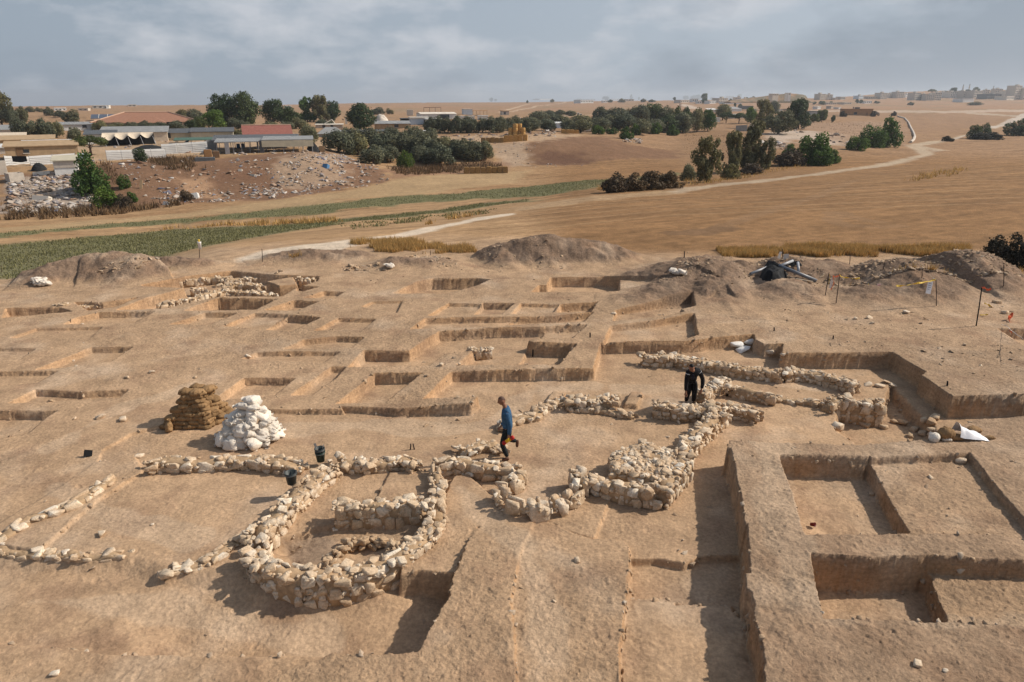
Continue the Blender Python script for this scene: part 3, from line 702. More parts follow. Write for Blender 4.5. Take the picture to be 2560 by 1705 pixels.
wall('short ragged end of stones right of the corner near the bending man', 'C 330,1172 430,1185 540,1215', .42, .42, .22, 50)
wall('irregular row of white stones behind the walking man', 'B 1080,1320 1140,1275 1220,1245 1310,1240 1370,1170 1460,1140 1530,1115', .22, .42, .30, 26, 1)
wall('thick double wall of rounded stones in the middle of the site', 'B 1530,1112 1640,1125 1740,1120 1870,1130', .40, .62, .26, 46, 2)
wall('thin tail of stones leading from the middle wall to the right', 'B 1540,1178 1680,1185 1800,1195 1900,1215 1990,1225', .22, .30, .24, 20, 1)
wall('rubble bank of stones left of the walking man', 'B 800,1470 880,1462 960,1425 1040,1430 1090,1460', .24, .46, .22, 40, 1)
wall('long rubble wall crossing the right part of the site behind the bending man', 'B 2040,838 2150,838 2325,832 C 0,850 150,865 300,890 440,915 560,925 700,945', .42, .50, .24, 40, 2)
wall('eastern end of the long rubble wall with two big white boulders', 'C 700,940 800,928 900,945 1000,965 1090,985 1190,1025', .42, .46, .32, 40, 2)
wall('stub of stones rising beside the arm of the bending man', 'C 140,1090 200,1040 260,1000 310,985', .48, .44, .22, 50, 2)
wall('row of large brown boulders right of the bending man', 'C 330,1030 400,1048 520,1072 620,1092', .42, .36, .46, 14, 1, big=1.0)
wall('broken low row of stones between the boulders and the deep trench', 'C 640,1105 720,1120 860,1135 980,1150', .22, .34, .30, 24, 1)
wall('thick stone stub standing on the edge of the deep trench', 'C 990,1150 1060,1120 1200,1135 1290,1150 1370,1150', .40, .50, .27, 40, 2)
G2 = 'stone remains in the far left squares'
wall('low curved row of stones along the far ruin floor', 'A 1060,492 1180,465 1290,445 1400,415 1480,390 1520,378', .26, .5, .3, 20, 1, group=G2)
wall('short far wall of piled stones above the dark square', 'A 1530,400 1620,398 1740,408 1850,422', .32, .55, .3, 30, 1, group=G2)
wall('far line of pale stones at the back of the ruin', 'A 1200,328 1290,318 1420,305 1560,300', .22, .5, .34, 16, 1, group=G2)
wall('scattered row of stones right behind the far ruin', 'A 1500,322 1640,310 1760,300 1890,302', .2, .6, .3, 16, 1, group=G2)
wall('thin line of stones in front of the earth block in the far ruin', 'A 1490,360 1600,345 1720,352 1770,366', .2, .5, .3, 14, 1, group=G2)
wall('small heap of stones on the far right square edge', 'A 2015,308 2060,312 2110,322', .45, .5, .3, 20, 1, group=G2)
wall('small cluster of stones at the left of the far ruin', 'A 1285,380 1340,378 1385,376', .25, .4, .3, 14, 1, group=G2)
wall('line of stones in the shallow pit at the far left', 'A 380,512 450,515 540,500 700,492 760,482', .2, .4, .26, 12, 1, group=G2)
wall('cluster of small stones on the ridge between two middle squares', 'B 845,778 900,785 960,790 1025,785', .42, .4, .2, 30, 1, group='stone wall remains of the excavated building')

# rubble platform and round basin, things of their own
def rubble_patch(name, label, cat, s, zt, dens, sizes, ring=None):
    P = PL(zt, s); c = np.mean(P, 0); root = thing(name, (c[0], c[1], zt - .3), label, cat)
    Pa = np.array(P); st = []; x0, y0 = Pa.min(0); x1, y1 = Pa.max(0)
    gx, gy_ = np.meshgrid(np.linspace(x0 - .1, x1 + .1, 40), np.linspace(y0 - .1, y1 + .1, 40)); sd = poly_sd(Pa, gx, gy_)
    hz = np.where(sd < 0, zt + fbm(gx, gy_, 3, 2.0) * .03, zt - np.minimum(sd * 6, .7)) - (zt - .3)
    v = np.stack([gx - c[0], gy_ - c[1], hz], -1).reshape(-1, 3)
    mobj('rubble_core', np_mesh('rubble_core', v, grid_faces(40, 40)), M_CORE, root)
    n = int(dens * (x1 - x0) * (y1 - y0))
    for _ in range(n):
        a, b_ = RW.uniform(x0, x1), RW.uniform(y0, y1)
        d = float(poly_sd(Pa, np.array([a]), np.array([b_]))[0])
        if d > .02: continue
        r = RW.choice(sizes) * RW.uniform(.7, 1.2); zz = zt + float(fbm(np.array([a]), np.array([b_]), 3, 2.0)[0]) * .03
        st.append(((a - c[0], b_ - c[1], zz - zt + .3 - r * .05), (RW.uniform(-.5, .5), RW.uniform(-.5, .5), RW.uniform(0, 6)), (r * 1.3, r, r * .55), RW.randrange(999)))
    for a, b_ in resample(P + [P[0]], .2):
        for q in (0, 1):
            r = RW.uniform(.07, .115)
            st.append(((a - c[0], b_ - c[1], .3 - .13 - q * .17), (RW.uniform(-.3, .3), RW.uniform(-.3, .3), RW.uniform(0, 6)), (r * 1.2, r, r * .9), RW.randrange(999)))
    mobj('masonry', stones_mesh('masonry', st), None, root)
rubble_patch('rubble_platform', 'raised rectangular platform of small rubble stones inside the right room', 'stone platform', 'E 1830,30 2040,-40 2200,10 2260,110 2150,220 1830,150', .44, 170, (.025, .035, .045, .06, .085))
rb = thing('stone_basin', (*on_plane(*px('E', 110, 700), .05), -.12), 'round stone ringed basin inside the curved apse wall', 'stone basin')
ring = PL(.10, 'D 2215,760 2235,690 2300,640 E 60,610 180,590 280,590 350,620 370,680 300,740 180,770 40,790 D 2260,800'); st = []
for a, b_ in resample(ring[:9], .10):
    for q in range(7):
        r = RW.uniform(.035, .08); st.append(((a - rb.location.x + RW.uniform(-.12, .12), b_ - rb.location.y + RW.uniform(-.1, .1), .0 + q * .025), (RW.uniform(-.4, .4), RW.uniform(-.4, .4), RW.uniform(0, 6)), (r * 1.3, r, r * .8), RW.randrange(999)))
mobj('masonry', stones_mesh('masonry', st, False, M_EARTHY), None, rb)
# loose stones lying about, each its own
def loose(t, a, b, r, label, flat=.65, elong=1.35, mat=None, name='loose_stone', cat='stone', group='loose stones lying on the site', rz=None):
    p = at(t, a, b); k = RW.randrange(999); r *= .62
    me = stones_mesh(name, [((0, 0, r * flat * .55), (RW.uniform(-.2, .2), RW.uniform(-.2, .2), RW.uniform(0, 6) if rz is None else rz), (r * elong, r, r * flat), k)], mat=mat)
    o = mobj(name, me); o.location = p; tag(o, label, cat, group); return o
for a in (('A', 1030, 948, .12, 'pale stone on bare ground high up behind the brown sandbags'), ('A', 860, 985, .12, 'pale stone left behind the brown sandbag pile'),
          ('A', 680, 1255, .17, 'long pale stone left of the shadow of the brown sandbags'), ('A', 830, 1273, .15, 'rounded pale stone just left of the brown sandbags'),
          ('A', 497, 1262, .12, 'brown clod like stone left of two pale stones'), ('A', 1678, 843, .13, 'grey stone at the corner of a shallow square'),
          ('A', 1318, 985, .09, 'small pale stone uphill of the brown sandbags'), ('B', 690, 902, .13, 'white stone on the corner of the middle baulk'),
          ('D', 680, 585, .13, 'low brown stone sitting alone in the left room'), ('D', 930, 62, .15, 'flat stone just left of the straight wall'),
          ('D', 1020, 517, .05, 'tiny white stone on the left room floor'), ('D', 365, 1520, .09, 'small brown stone at the bottom left edge'),
          ('E', 1585, 760, .10, 'white stone half buried in the central block'), ('E', 1435, 1030, .05, 'tiny white stone below the half buried one on the central block'),
          ('E', 1100, 420, .09, 'brown clod below the niche wall'), ('F', 1880, 92, .14, 'white stone in the back corner of the right square'),
          ('F', 1690, 200, .12, 'grey stone on the floor of the right square'), ('F', 1280, 315, .10, 'pale stone in the shadow of the deep pit'),
          ('F', 1590, 1455, .10, 'grey stone near the bottom right edge'), ('F', 1775, 1495, .06, 'dark small clod at the bottom right edge'),
          ('C', 1525, 548, .17, 'reddish stone beside a flat slab on the upper right ground'), ('C', 1280, 585, .16, 'pale upright stone in the cluster on the upper right ground'),
          ('C', 1190, 590, .14, 'brown stone left of the upright stone in the cluster'), ('C', 1300, 620, .12, 'white stone below the upright stone in the cluster'),
          ('C', 1925, 765, .10, 'pointed stone on the right plateau'), ('C', 1050, 1320, .24, 'big stone on the floor left of the deep trench'),
          ('C', 2140, 480, .2, 'pale block among rubble below the right spoil heap'), ('C', 2195, 550, .2, 'grey flat stone on the right plateau edge'),
          ('B', 1855, 555, .14, 'whitish stone on the baulk crossing'), ('E', 365, 745, .2, 'white tapered stone lying on the basin rim'),
          ('C', 620, 820, .24, 'tan stone leaning in the notch of the trench corner'), ('C', 700, 835, .14, 'white stone set in the trench face')):
    loose(*a)
M_WHITE = simple('white_plaster', (.74, .72, .68), .8, 12, .12, .4, 14)
for a, b, r, l in ((385, 772, .34, 'long white block at the front of the white block pile'), (430, 805, .3, 'squat white block nearest in the white block pile'), (465, 750, .27, 'white block at the back of the pile by the trench face')):
    loose('C', a, b, r, l, .6, 1.5, M_WHITE, 'white_block', 'block', 'white blocks by the trench corner', .3)
for a, b, r, l in ((1350, 1045, .25, 'white slab at the front of the stones in the deep corner'), (1400, 1020, .2, 'white slab behind others in the deep corner'), (1445, 1040, .17, 'small white slab on the right in the deep corner'), (1270, 1035, .2, 'grey slab left of the white slabs in the deep corner')):
    loose('C', a, b, r, l, .35, 1.3, None, 'loose_stone', 'stone', 'slabs in the deep corner')
for i, (a, b, r) in enumerate(((1250, 1310, .25), (1380, 1325, .22), (1500, 1300, .28), (1580, 1340, .24), (1640, 1370, .26), (1700, 1300, .3), (1650, 1280, .22), (1210, 1250, .35), (1290, 1260, .3), (1720, 1260, .3), (1560, 1385, .2), (1450, 1290, .22), (1700, 1345, .24))):
    loose('C', a, b, r, f'dusty tumbled stone in the deep trench, {ordn(i)} of the trench stones listed', .7) if False else loose('C', a, b, r * .72, 'dusty tumbled stone lying in the deep trench below the stone stub', .7, mat=M_EARTHY, group='tumbled stones in the deep trench')
# ------------------------------------------------------------------ sandbags
def cloth_mat(name, col, wscale=160, amt=.18, transl=0):
    m, nt, b = new_mat(name, .85); b.inputs['Specular IOR Level'].default_value = .15
    oi = nd(nt, 'ShaderNodeObjectInfo')
    c = mixc(nt, 1.0, (*col, 1), ramp(nt, oi.outputs['Random'], (0, .78), (1, 1.15)), 'MULTIPLY')
    c = mixc(nt, 1.0, c, ramp(nt, noise(nt, 9, 5, .65), (.3, 1 - amt), (.7, 1 + amt)), 'MULTIPLY'); nt.links.new(c, b.inputs['Base Color'])
    bumpn(nt, b, noise(nt, wscale, 3, .6), .3, .006); bumpn(nt, b, noise(nt, 5, 4, .6), .5, .035)
    return m
M_BURLAP = cloth_mat('burlap', (.27, .165, .08)); M_SACK = cloth_mat('woven_white_sack', (.68, .61, .52), 120, .12)
M_TWINE = simple('twine', (.42, .33, .22), .9)
def flat_bag(seed):
    rs = np.random.RandomState(seed); nu, nv = 26, 16; t = np.linspace(-1, 1, nu); a = np.linspace(0, 2 * np.pi, nv, endpoint=False)
    v = []
    for x in t:
        k = (1 - abs(x) ** 3.2) ** .5; k = max(k, .02); ear = 1 + .14 * math.exp(-((abs(x) - .93) / .07) ** 2)
        for q in a:
            c, s = math.cos(q), math.sin(q); c = math.copysign(abs(c) ** .75, c); s = math.copysign(abs(s) ** .85, s)
            v.append((x, c * (.3 + .7 * k) * .62 * ear, s * k * .40))
    v = np.array(v); v += fbm(v[:, 0] * 2.2 + seed * 3, v[:, 1] * 3 + v[:, 2] * 2, 3)[:, None] * .10
    v[:, 2] -= .10 * v[:, 0] ** 2
    f = []
    for i in range(nu - 1):
        for j in range(nv): f.append((i * nv + j, i * nv + (j + 1) % nv, (i + 1) * nv + (j + 1) % nv, (i + 1) * nv + j))
    return np_mesh('sandbag', v, np.array(f)[:, ::-1])
def sack(seed):
    nt_, nv = 30, 28; v = []
    T = np.linspace(0, 1, nt_)
    R_ = np.interp(T, [0, .03, .10, .22, .4, .6, .75, .85, .89, .93, 1], [.02, .72, .95, 1.0, .97, .82, .56, .24, .12, .20, .40])
    for i, t in enumerate(T):
        for j in range(nv):
            q = 2 * math.pi * j / nv
            fold = 1 + .16 * math.sin(7 * q + seed) * max(0, t - .5) * 1.6 + .05 * math.sin(3 * q + seed * 2) * (1 - t)
            sq = 1 - .38 * max(0, 1 - t * 2.2); cq_, sq_ = math.cos(q), math.sin(q); cq_ = math.copysign(abs(cq_) ** sq, cq_); sq_ = math.copysign(abs(sq_) ** sq, sq_)
            v.append(((t - .42) * 2.2, cq_ * R_[i] * fold * .82, sq_ * R_[i] * fold * .52 - .12 * (t - .4) ** 2))
    v = np.array(v); v += fbm(v[:, 0] * 2 + seed * 5, v[:, 1] * 2.5 + v[:, 2] * 3, 3)[:, None] * .10
    f = [(i * nv + j, i * nv + (j + 1) % nv, (i + 1) * nv + (j + 1) % nv, (i + 1) * nv + j) for i in range(nt_ - 1) for j in range(nv)]
    return np_mesh('sandbag', v, np.array(f)[:, ::-1])
BAGS = [flat_bag(k) for k in range(5)]; SACKS = [sack(k) for k in range(5)]
for m in BAGS: m.materials.append(M_BURLAP)
for m in SACKS: m.materials.append(M_SACK)
bm = bmesh.new(); tube(bm, [(.98 + .0 * k, .12 * math.cos(k * math.pi / 4), .10 * math.sin(k * math.pi / 4) - .03) for k in range(9)], .035, 5, False)
TIE = bpy.data.meshes.new('neck_tie'); bm.to_mesh(TIE); bm.free(); TIE.materials.append(M_TWINE)
bm = bmesh.new()
for sg in (-.06, .05): tube(bm, [(.99, sg, .16), (1.02, sg * 3, .30), (1.10, sg * 5, .36), (1.2, sg * 6, .22)], .022, 4)
EAR = bpy.data.meshes.new('tie_end'); bm.to_mesh(EAR); bm.free(); EAR.materials.append(M_BURLAP)
RB = random.Random(8)
def put_bag(me, loc, rot, sc, label, group, tie=None):
    o = mobj('sandbag', me); o.location = loc; o.rotation_euler = rot; o.scale = sc; tag(o, label, 'sandbag', group)
    if tie is not None: mobj(tie.name.split('.')[0], tie, None, o)
    return o
# brown burlap pile: truncated pyramid, courses laid along the front and the right side
A0, A1, A2 = at('r', 150, 850), at('r', 960, 835), at('r', 1255, 690)
zb0 = min(A0.z, A1.z, A2.z) + .01
ex = Vector((A1.x - A0.x, A1.y - A0.y, 0)); ey = Vector((A2.x - A1.x, A2.y - A1.y, 0)); 
ey = ey.normalized() * max(ey.length, 1.0)
NCO = 8; HC = .115
for c in range(NCO):
    k = c / NCO; i0, i1 = .36 * k, .30 * k; j0 = .33 * k
    P0 = Vector((A0.x, A0.y, 0)) + ex * i0 + ey * j0 * .8; P1 = Vector((A0.x, A0.y, 0)) + ex * (1 - i1) + ey * j0 * .8; P2 = P1 + ey * (1 - j0 * 1.7)
    for side, (a, b_) in (('front', (P0, P1)), ('right', (P1, P2))):
        L = (b_ - a).length; n = max(1, round(L / .31)); dr = (b_ - a).normalized(); nrm = Vector((-dr.y, dr.x, 0))
        for q in range(n):
            t = (q + .5 + (.18 if c % 2 else -.1)) / n
            p = a + dr * L * t + nrm * .15
            rz = math.atan2(dr.y, dr.x) + RB.uniform(-.3, .3) + (math.pi if RB.random() < .5 else 0)
            if side == 'right' and RB.random() < .4: rz += 1.2
            put_bag(RB.choice(BAGS), (p.x + RB.uniform(-.02, .02), p.y + RB.uniform(-.02, .02), zb0 + HC * (c + .5)), (RB.uniform(-.2, .2), RB.uniform(-.16, .16), rz), (.205 * RB.uniform(.85, 1.12), .24, .21 * RB.uniform(.85, 1.2)),
                    f'brown sandbag, {ordn(q)} from {"the left" if side == "front" else "near corner"}, {ordn(c)} course up, {"shaded front" if side == "front" else "sunlit right"} face',
                    'brown sandbags of the pyramid pile', EAR if RB.random() < .35 else None)
ctr = Vector((A0.x, A0.y, 0)) + ex * .52 + ey * .5
for dx, dy, rz, lb in ((-.22, -.05, .2, 'brown burlap sandbag on top of the pile at its left'), (.10, -.08, .5, 'plump brown burlap sandbag crowning the pile'), (.30, .18, 1.2, 'brown burlap sandbag at the right rear of the pile top'), (-.05, .25, .1, 'brown burlap sandbag at the back of the pile top')):
    put_bag(BAGS[2], ctr + Vector((dx, dy, zb0 + HC * NCO + .07)), (0, .1, rz), (.23, .25, .24), lb, 'brown sandbags of the pyramid pile', EAR)
pl = at('r', 300, 860)
put_bag(SACKS[1], (pl.x, pl.y, pl.z + .15), (0, -1.45, .3), (.16, .20, .2), 'upright brown burlap sack standing open at the front left of the pile', 'brown sandbags of the pyramid pile').active_material = None
COL.objects[-1].data = COL.objects[-1].data
_o = [o for o in COL.objects if o.get('label', '').startswith('upright brown burlap sack')][0]
_m = SACKS[1].copy(); _m.materials.clear(); _m.materials.append(M_BURLAP); _o.data = _m
if not SACKS[1].materials or SACKS[1].materials[0] is None: SACKS[1].materials.clear(); SACKS[1].materials.append(M_SACK)
# white sack heap
Wc = at('r', 1640, 1010); zw = Wc.z
GW = 'white sandbags of the round heap'
for c in range(7):
    k = c / 7; rad = .66 * (1 - k) ** .8 + .04; n = max(1, int(2 * math.pi * rad / .30))
    for q in range(n):
        a = 2 * math.pi * (q + .5 * (c % 2)) / n - math.pi * .95
        dx, dy = math.cos(a), math.sin(a)
        if dy > .75 and c < 6: continue
        where = 'shaded left' if dx < -.35 else 'sunlit right' if dx > .35 else 'front' if dy < 0 else 'rear'
        tang = RB.random() < .45
        rz = a + (math.pi / 2 * RB.choice((-1, 1)) if tang else 0) + RB.uniform(-.35, .35)
        put_bag(RB.choice(SACKS), (Wc.x + .12 * k + dx * rad * 1.02, Wc.y + .12 + dy * rad * .85, zw + .10 + c * .145 + RB.uniform(-.03, .03)), (RB.uniform(-.5, .5), RB.uniform(-.05, .6), rz), (.185 * RB.uniform(.85, 1.25), .21 * RB.uniform(.85, 1.2), .19 * RB.uniform(.8, 1.15)),
                f'white sandbag, {ordn(q)} going round the {ordn(c)} layer up, {where} side of the heap', GW, TIE)
for dx, dy, dz, rx, ry, rz, lb in ((-.62, -.42, .22, .1, -1.25, .4, 'tall white sandbag standing at the left foot of the white heap'), (-.28, -.62, .17, .1, -1.35, 1.3, 'squat white sandbag standing lowest in front of the white heap'),
                               (-.02, -.46, .48, .2, -1.2, 1.5, 'white sandbag with tied neck leaning upright on the front of the white heap'), (.30, -.58, .17, .3, -.5, 2.6, 'big smooth white sandbag lying at the right front foot of the white heap'),
                               (-.40, -.30, .40, .2, -.7, 2.2, 'white sandbag leaning above the tall one on the heap'), (.12, .10, 1.10, 0, -.1, 2.9, 'grey white sandbag crowning the white heap')):
    put_bag(RB.choice(SACKS), (Wc.x + dx, Wc.y + dy + .1, zw + dz), (rx, ry, rz), (.215, .245, .235), lb, GW, TIE)

# ------------------------------------------------------------------ buckets and small tools
M_BUCKET = simple('dark_green_plastic', (.022, .045, .036), .45, 6, .2, 0, 20, .5); M_BUCKD = simple('dark_grey_plastic', (.035, .045, .045), .5, 6, .2, 0, 20, .5)
M_METAL = simple('worn_steel', (.30, .28, .26), .5, 10, .2, 0, 20, .5, .6); M_BLACK = simple('black_plastic', (.010, .011, .013), .7, 8, .3, .3, 10, .12); M_WOOD = simple('weathered_wood', (.20, .12, .065), .85, 10, .3, .3, 30)
M_RUST = simple('rusty_iron', (.055, .035, .028), .8, 14, .3)
def bucket_mesh(r, h, wallt=.012):
    bm = bmesh.new(); prof_ = [(r * .74, 0), (r * .95, h * .82), (r * 1.03, h * .84), (r * 1.03, h * .90), (r * .97, h * .91), (r, h * .98), (r * 1.06, h), (r * .93, h), (r * .70, .015), (0.001, .015)]
    n = 24; rings = [[bm.verts.new((math.cos(2 * math.pi * k / n) * a, math.sin(2 * math.pi * k / n) * a, z_)) for k in range(n)] for a, z_ in prof_]
    for r0, r1 in zip(rings, rings[1:]):
        for k in range(n): bm.faces.new((r0[k], r0[(k + 1) % n], r1[(k + 1) % n], r1[k]))
    bm.faces.new(rings[0][::-1]); return bm
def bucket(t, a, b, r, h, label, mat, zoff=0.0, tools=False, tilt=(0, 0, 0)):
    p = at(t, a, b); root = thing('bucket', (p.x, p.y, p.z + zoff), label, 'bucket', 'plastic buckets'); root.rotation_euler = tilt
    bmo('body', bucket_mesh(r, h), mat, root, True)
    bm = bmesh.new(); tube(bm, [(r * 1.05 * math.cos(q), r * 1.05 * math.sin(q) * .35 - r * .75, h * .93 - abs(math.sin(q)) * .02) for q in np.linspace(0, -math.pi, 12)], .004, 6); bmo('handle', bm, M_METAL, root)
    return root
b1 = bucket('s', 920, 545, .125, .27, 'lower dark green plastic bucket of the two stacked behind the apse room', M_BUCKET, .12)
b2 = bucket('s', 920, 545, .125, .27, 'upper dark grey bucket nested in the green one behind the apse room', M_BUCKD, .215)
b3 = bucket('s', 400, 1120, .135, .29, 'single dark grey bucket standing on the diagonal stone wall', M_BUCKD, .34)
def trowel(loc, rot, label, blade=True):
    root = thing('hand_tool', loc, label, 'hand tool', 'excavation hand tools'); root.rotation_euler = rot
    bm = bmesh.new(); tube(bm, [(0, 0, 0), (0, 0, .13)], [.014, .011], 8); bmo('handle', bm, M_WOOD, root, True)
    bm = bmesh.new(); tube(bm, [(0, 0, .13), (0, .01, .19)], .006, 6); bx(bm, -.03, .03, .006, .010, .19, .30); bmo('blade', bm, M_METAL, root)
for loc, rot, lb in (((b2.location.x - .03, b2.location.y, b2.location.z + .10), (-.2, -.25, .4), 'long trowel sticking out of the stacked buckets, leaning left'), ((b2.location.x + .04, b2.location.y + .02, b2.location.z + .04), (.1, .25, 1.2), 'short steel trowel in the stacked buckets, leaning right'),
                     ((b3.location.x + .03, b3.location.y, b3.location.z + .03), (.2, .35, .5), 'small trowel inside the single bucket on the diagonal wall')): trowel(loc, rot, lb)
p = at('D', 590, 62); dp = thing('dustpan', p + Vector((0, 0, .02)), 'black dustpan propped up on the ledge at the left', 'dustpan', None, .6, (.7, .7, .8))
bm = bmesh.new()
for x0, x1, y0, y1, z0, z1 in ((-.13, .13, 0, .015, 0, .22), (-.13, -.115, .015, .10, 0, .2), (.115, .13, .015, .10, 0, .2), (-.115, .115, .015, .10, 0, .015)): bx(bm, x0, x1, y0, y1, z0, z1)
o = bmo('pan', bm, M_BLACK, dp); o.rotation_euler = (-.5, .35, 0)
bm = bmesh.new(); tube(bm, [(-.06, .02, -.0), (-.16, .03, -.05)], .014, 8); bmo('handle', bm, simple('grey_plastic', (.25, .25, .24), .6), dp)
M_RED = simple('red_plastic', (.42, .02, .015), .5); M_YEL = simple('yellow_plastic', (.75, .42, .02), .5)
p = at('F', 872, 525); cp_ = thing('plastic_cup', p, 'small dark red plastic cup lying on the pit floor', 'cup', None); cp_.rotation_euler = (1.2, .2, .8); cp_.location.z += .05
bmo('body', bucket_mesh(.045, .10), simple('dark_red_plastic', (.13, .012, .012), .5), cp_, True)

# ------------------------------------------------------------------ stakes, pegs, tape, signs
def p3(t, a, b, Y):
    d = ray(*px(t, a, b)); k = Y / d[1]; return Vector((d[0] * k, Y, H + d[2] * k))
def post(t, xb, yb, xt, yt, label, name='stake', r=.018, mat=None, group='stakes around the dig', cap=None):
    p = at(t, xb, yb); q = p3(t, xt, yt, p.y)
    bm = bmesh.new(); tube(bm, [(0, 0, -.1), tuple((q - p) * .5 + Vector((.004, 0, 0))), tuple(q - p)], [r, r, r * .9], 8)
    o = thing(name, p, label, name.replace('_', ' '), group); bmo('shaft', bm, mat or M_RUST, o)
    return o, p, q
M_TAPE = simple('yellow_tape', (.72, .47, .06), .6); M_ORANGE = simple('orange_ribbon', (.75, .17, .06), .6); M_PALE = simple('pale_sign', (.62, .56, .50), .7, 5, .1)
def ribbon(pts, wd, mat, label, name='barrier_tape', cat='barrier tape', group='barrier tapes', sag=0.0, twist=1.5):
    pts = [Vector(p) for p in pts]; fine = []
    for a, b_ in zip(pts, pts[1:]):
        for k in range(10):
            t = k / 10; fine.append(a.lerp(b_, t) - Vector((0, 0, sag * 4 * t * (1 - t))))
    fine.append(pts[-1]); bm = bmesh.new(); prev = None; c = fine[0]
    for i, q in enumerate(fine):
        ang = math.sin(i * .35) * twist; off = Vector((0, math.sin(ang), math.cos(ang))) * wd / 2; wob = Vector((0, 0, .01 * math.sin(i * 1.7)))
        e = (bm.verts.new(q + off - c + wob), bm.verts.new(q - off - c + wob))
        if prev: bm.faces.new((prev[0], prev[1], e[1], e[0]))
        prev = e
    o = bmo(name, bm, mat); o.location = c; sm = o.modifiers.new('solid', 'SOLIDIFY'); sm.thickness = .003
    return tag(o, label, cat, group)
s1, p1, q1 = post('o', -40 + 45, 0, 0, 0, 'x') if False else (None, None, None)
_, pa, qa = post('p', 1840, 980, 1925, 465, 'leaning rusty stake, left of the pair tied with yellow tape')
_, pb, qb = post('p', 2085, 1160, 2165, 530, 'rusty stake carrying the start of the yellow tape, right of the pair')
ribbon([qb, p3('C', 1130, 308, pb.y - .05), p3('C', 1215, 312, pb.y - .1)], .07, M_TAPE, 'yellow tape running right from the paired stakes', sag=.03)
ribbon([qb, qb + Vector((-.15, 0, -.06)), qb + Vector((-.28, -.03, -.02)), qb + Vector((-.2, -.04, -.35)), qb + Vector((-.28, -.03, -.62))], .07, M_ORANGE, 'bunched orange ribbon hanging left of the paired stakes', 'ribbon', 'ribbon')
ribbon([qa, qa + Vector((.06, -.03, -.2)), qa + Vector((.04, -.03, -.5))], .06, M_TAPE, 'short yellow tape end hanging from the left paired stake')
def board(pc, wdt, hgt, rot, label, mat=None, name='sign_board'):
    o = thing(name, pc, label, 'sign'); o.rotation_euler = rot
    bm = bmesh.new(); bx(bm, -wdt / 2, wdt / 2, -.006, .006, -hgt / 2, hgt / 2); bmo('panel', bm, mat or M_PALE, o); return o
def marks(o, rows, col, wd, hgt, name='lettering'):
    bm = bmesh.new()
    for z_, segs in rows:
        for a, b_ in segs: bx(bm, a * wd, b_ * wd, -.010, -.0065, z_ * hgt - .016, z_ * hgt + .016)
    bmo(name, bm, simple(name + '_ink', col, .7), o)
_, pc, qc = post('o', 1238, 640, 1228, 300, 'dark rusty stake with yellow tape tied at its top')
ribbon([qc, p3('o', 960, 352, pc.y - .2), p3('o', 720, 385, pc.y - .3)], .08, M_TAPE, 'long yellow tape stretched left from the dark stake', sag=.02)
ribbon([qc, qc + Vector((-.14, 0, .07)), qc + Vector((-.22, 0, .10))], .05, M_PALE, 'pale tape end fluttering on the dark stake', 'ribbon', 'ribbon')
ribbon([p3('o', 360, 362, 29.3), p3('o', 440, 455, 29.1), p3('o', 570, 505, 29.0)], .08, M_TAPE, 'slack yellow tape lying on the rubble left of the faded sign')
sg = board(p3('o', 1143, 402, pc.y - .1), .22, .52, (-.2, .18, .1), 'narrow white notice board leaning beside the dark stake', simple('white_sign', (.68, .69, .72), .6)); marks(sg, [(.3, [(-.3, .3)]), (.15, [(-.3, .25)]), (0, [(-.3, .3)]), (-.15, [(-.3, .1)])], (.35, .36, .40), .22, .52)
sf = board(p3('o', 575, 422, 29.4), .72, .46, (-.5, .06, .05), 'faded pinkish warning board lying on the rubble', simple('faded_pink_sign', (.46, .33, .29), .8, 4, .15)); marks(sf, [(.36, [(-.46, .46)]), (.16, [(-.32, -.10), (-.02, .14), (.2, .34)]), (-.06, [(-.34, -.16), (-.08, .12), (.18, .36)]), (-.36, [(-.46, .46)])], (.42, .16, .15), .72, .46)
board(p3('p', 1980, 700, pb.y), .11, .46, (0, .05, .2), 'narrow white tag hanging between the paired stakes', simple('white_tag', (.66, .62, .58), .6))
_, pd, qd = post('o', 1745, 895, 1815, 405, 'tall black and white banded stake with orange flag', r=.022, mat=M_BLACK)
ribbon([qd, qd + Vector((.10, 0, -.01)), qd + Vector((.26, 0, -.09)), qd + Vector((.36, 0, -.06))], .09, M_ORANGE, 'orange flag ribbon on the tall black stake', 'ribbon', 'ribbon')
ribbon([p3('o', 1850, 598, 27.2), p3('o', 1920, 640, 27.1), p3('o', 1985, 685, 27)], .10, M_TAPE, 'yellow tape scrap on the ground right of the tall black stake')
ribbon([at('o', 1790, 770) + Vector((0, 0, .05)), at('o', 1890, 768) + Vector((0, 0, .06))], .05, M_TAPE, 'small yellow tape scrap at the foot of the tall black stake')
ribbon([at('o', 2140, 830) + Vector((0, 0, .12)), at('o', 2190, 810) + Vector((0, 0, .22)), at('o', 2160, 850) + Vector((0, 0, .05))], .14, M_ORANGE, 'crumpled orange ribbon near the right edge', 'ribbon', 'ribbon')
ribbon([at('o', 2060, 905) + Vector((0, 0, .1)), at('o', 2110, 915) + Vector((0, 0, .1)), p3('o', 2330, 1050, 21.5), p3('o', 2420, 1090, 20.8)], .035, M_PALE, 'pale tape stretched over the dark pit at the right edge', sag=.02)
ribbon([p3('o', 2175, 955, 22.6), p3('o', 2195, 985, 22.5)], .10, M_ORANGE, 'orange knot on the tape over the dark pit', 'ribbon', 'ribbon')
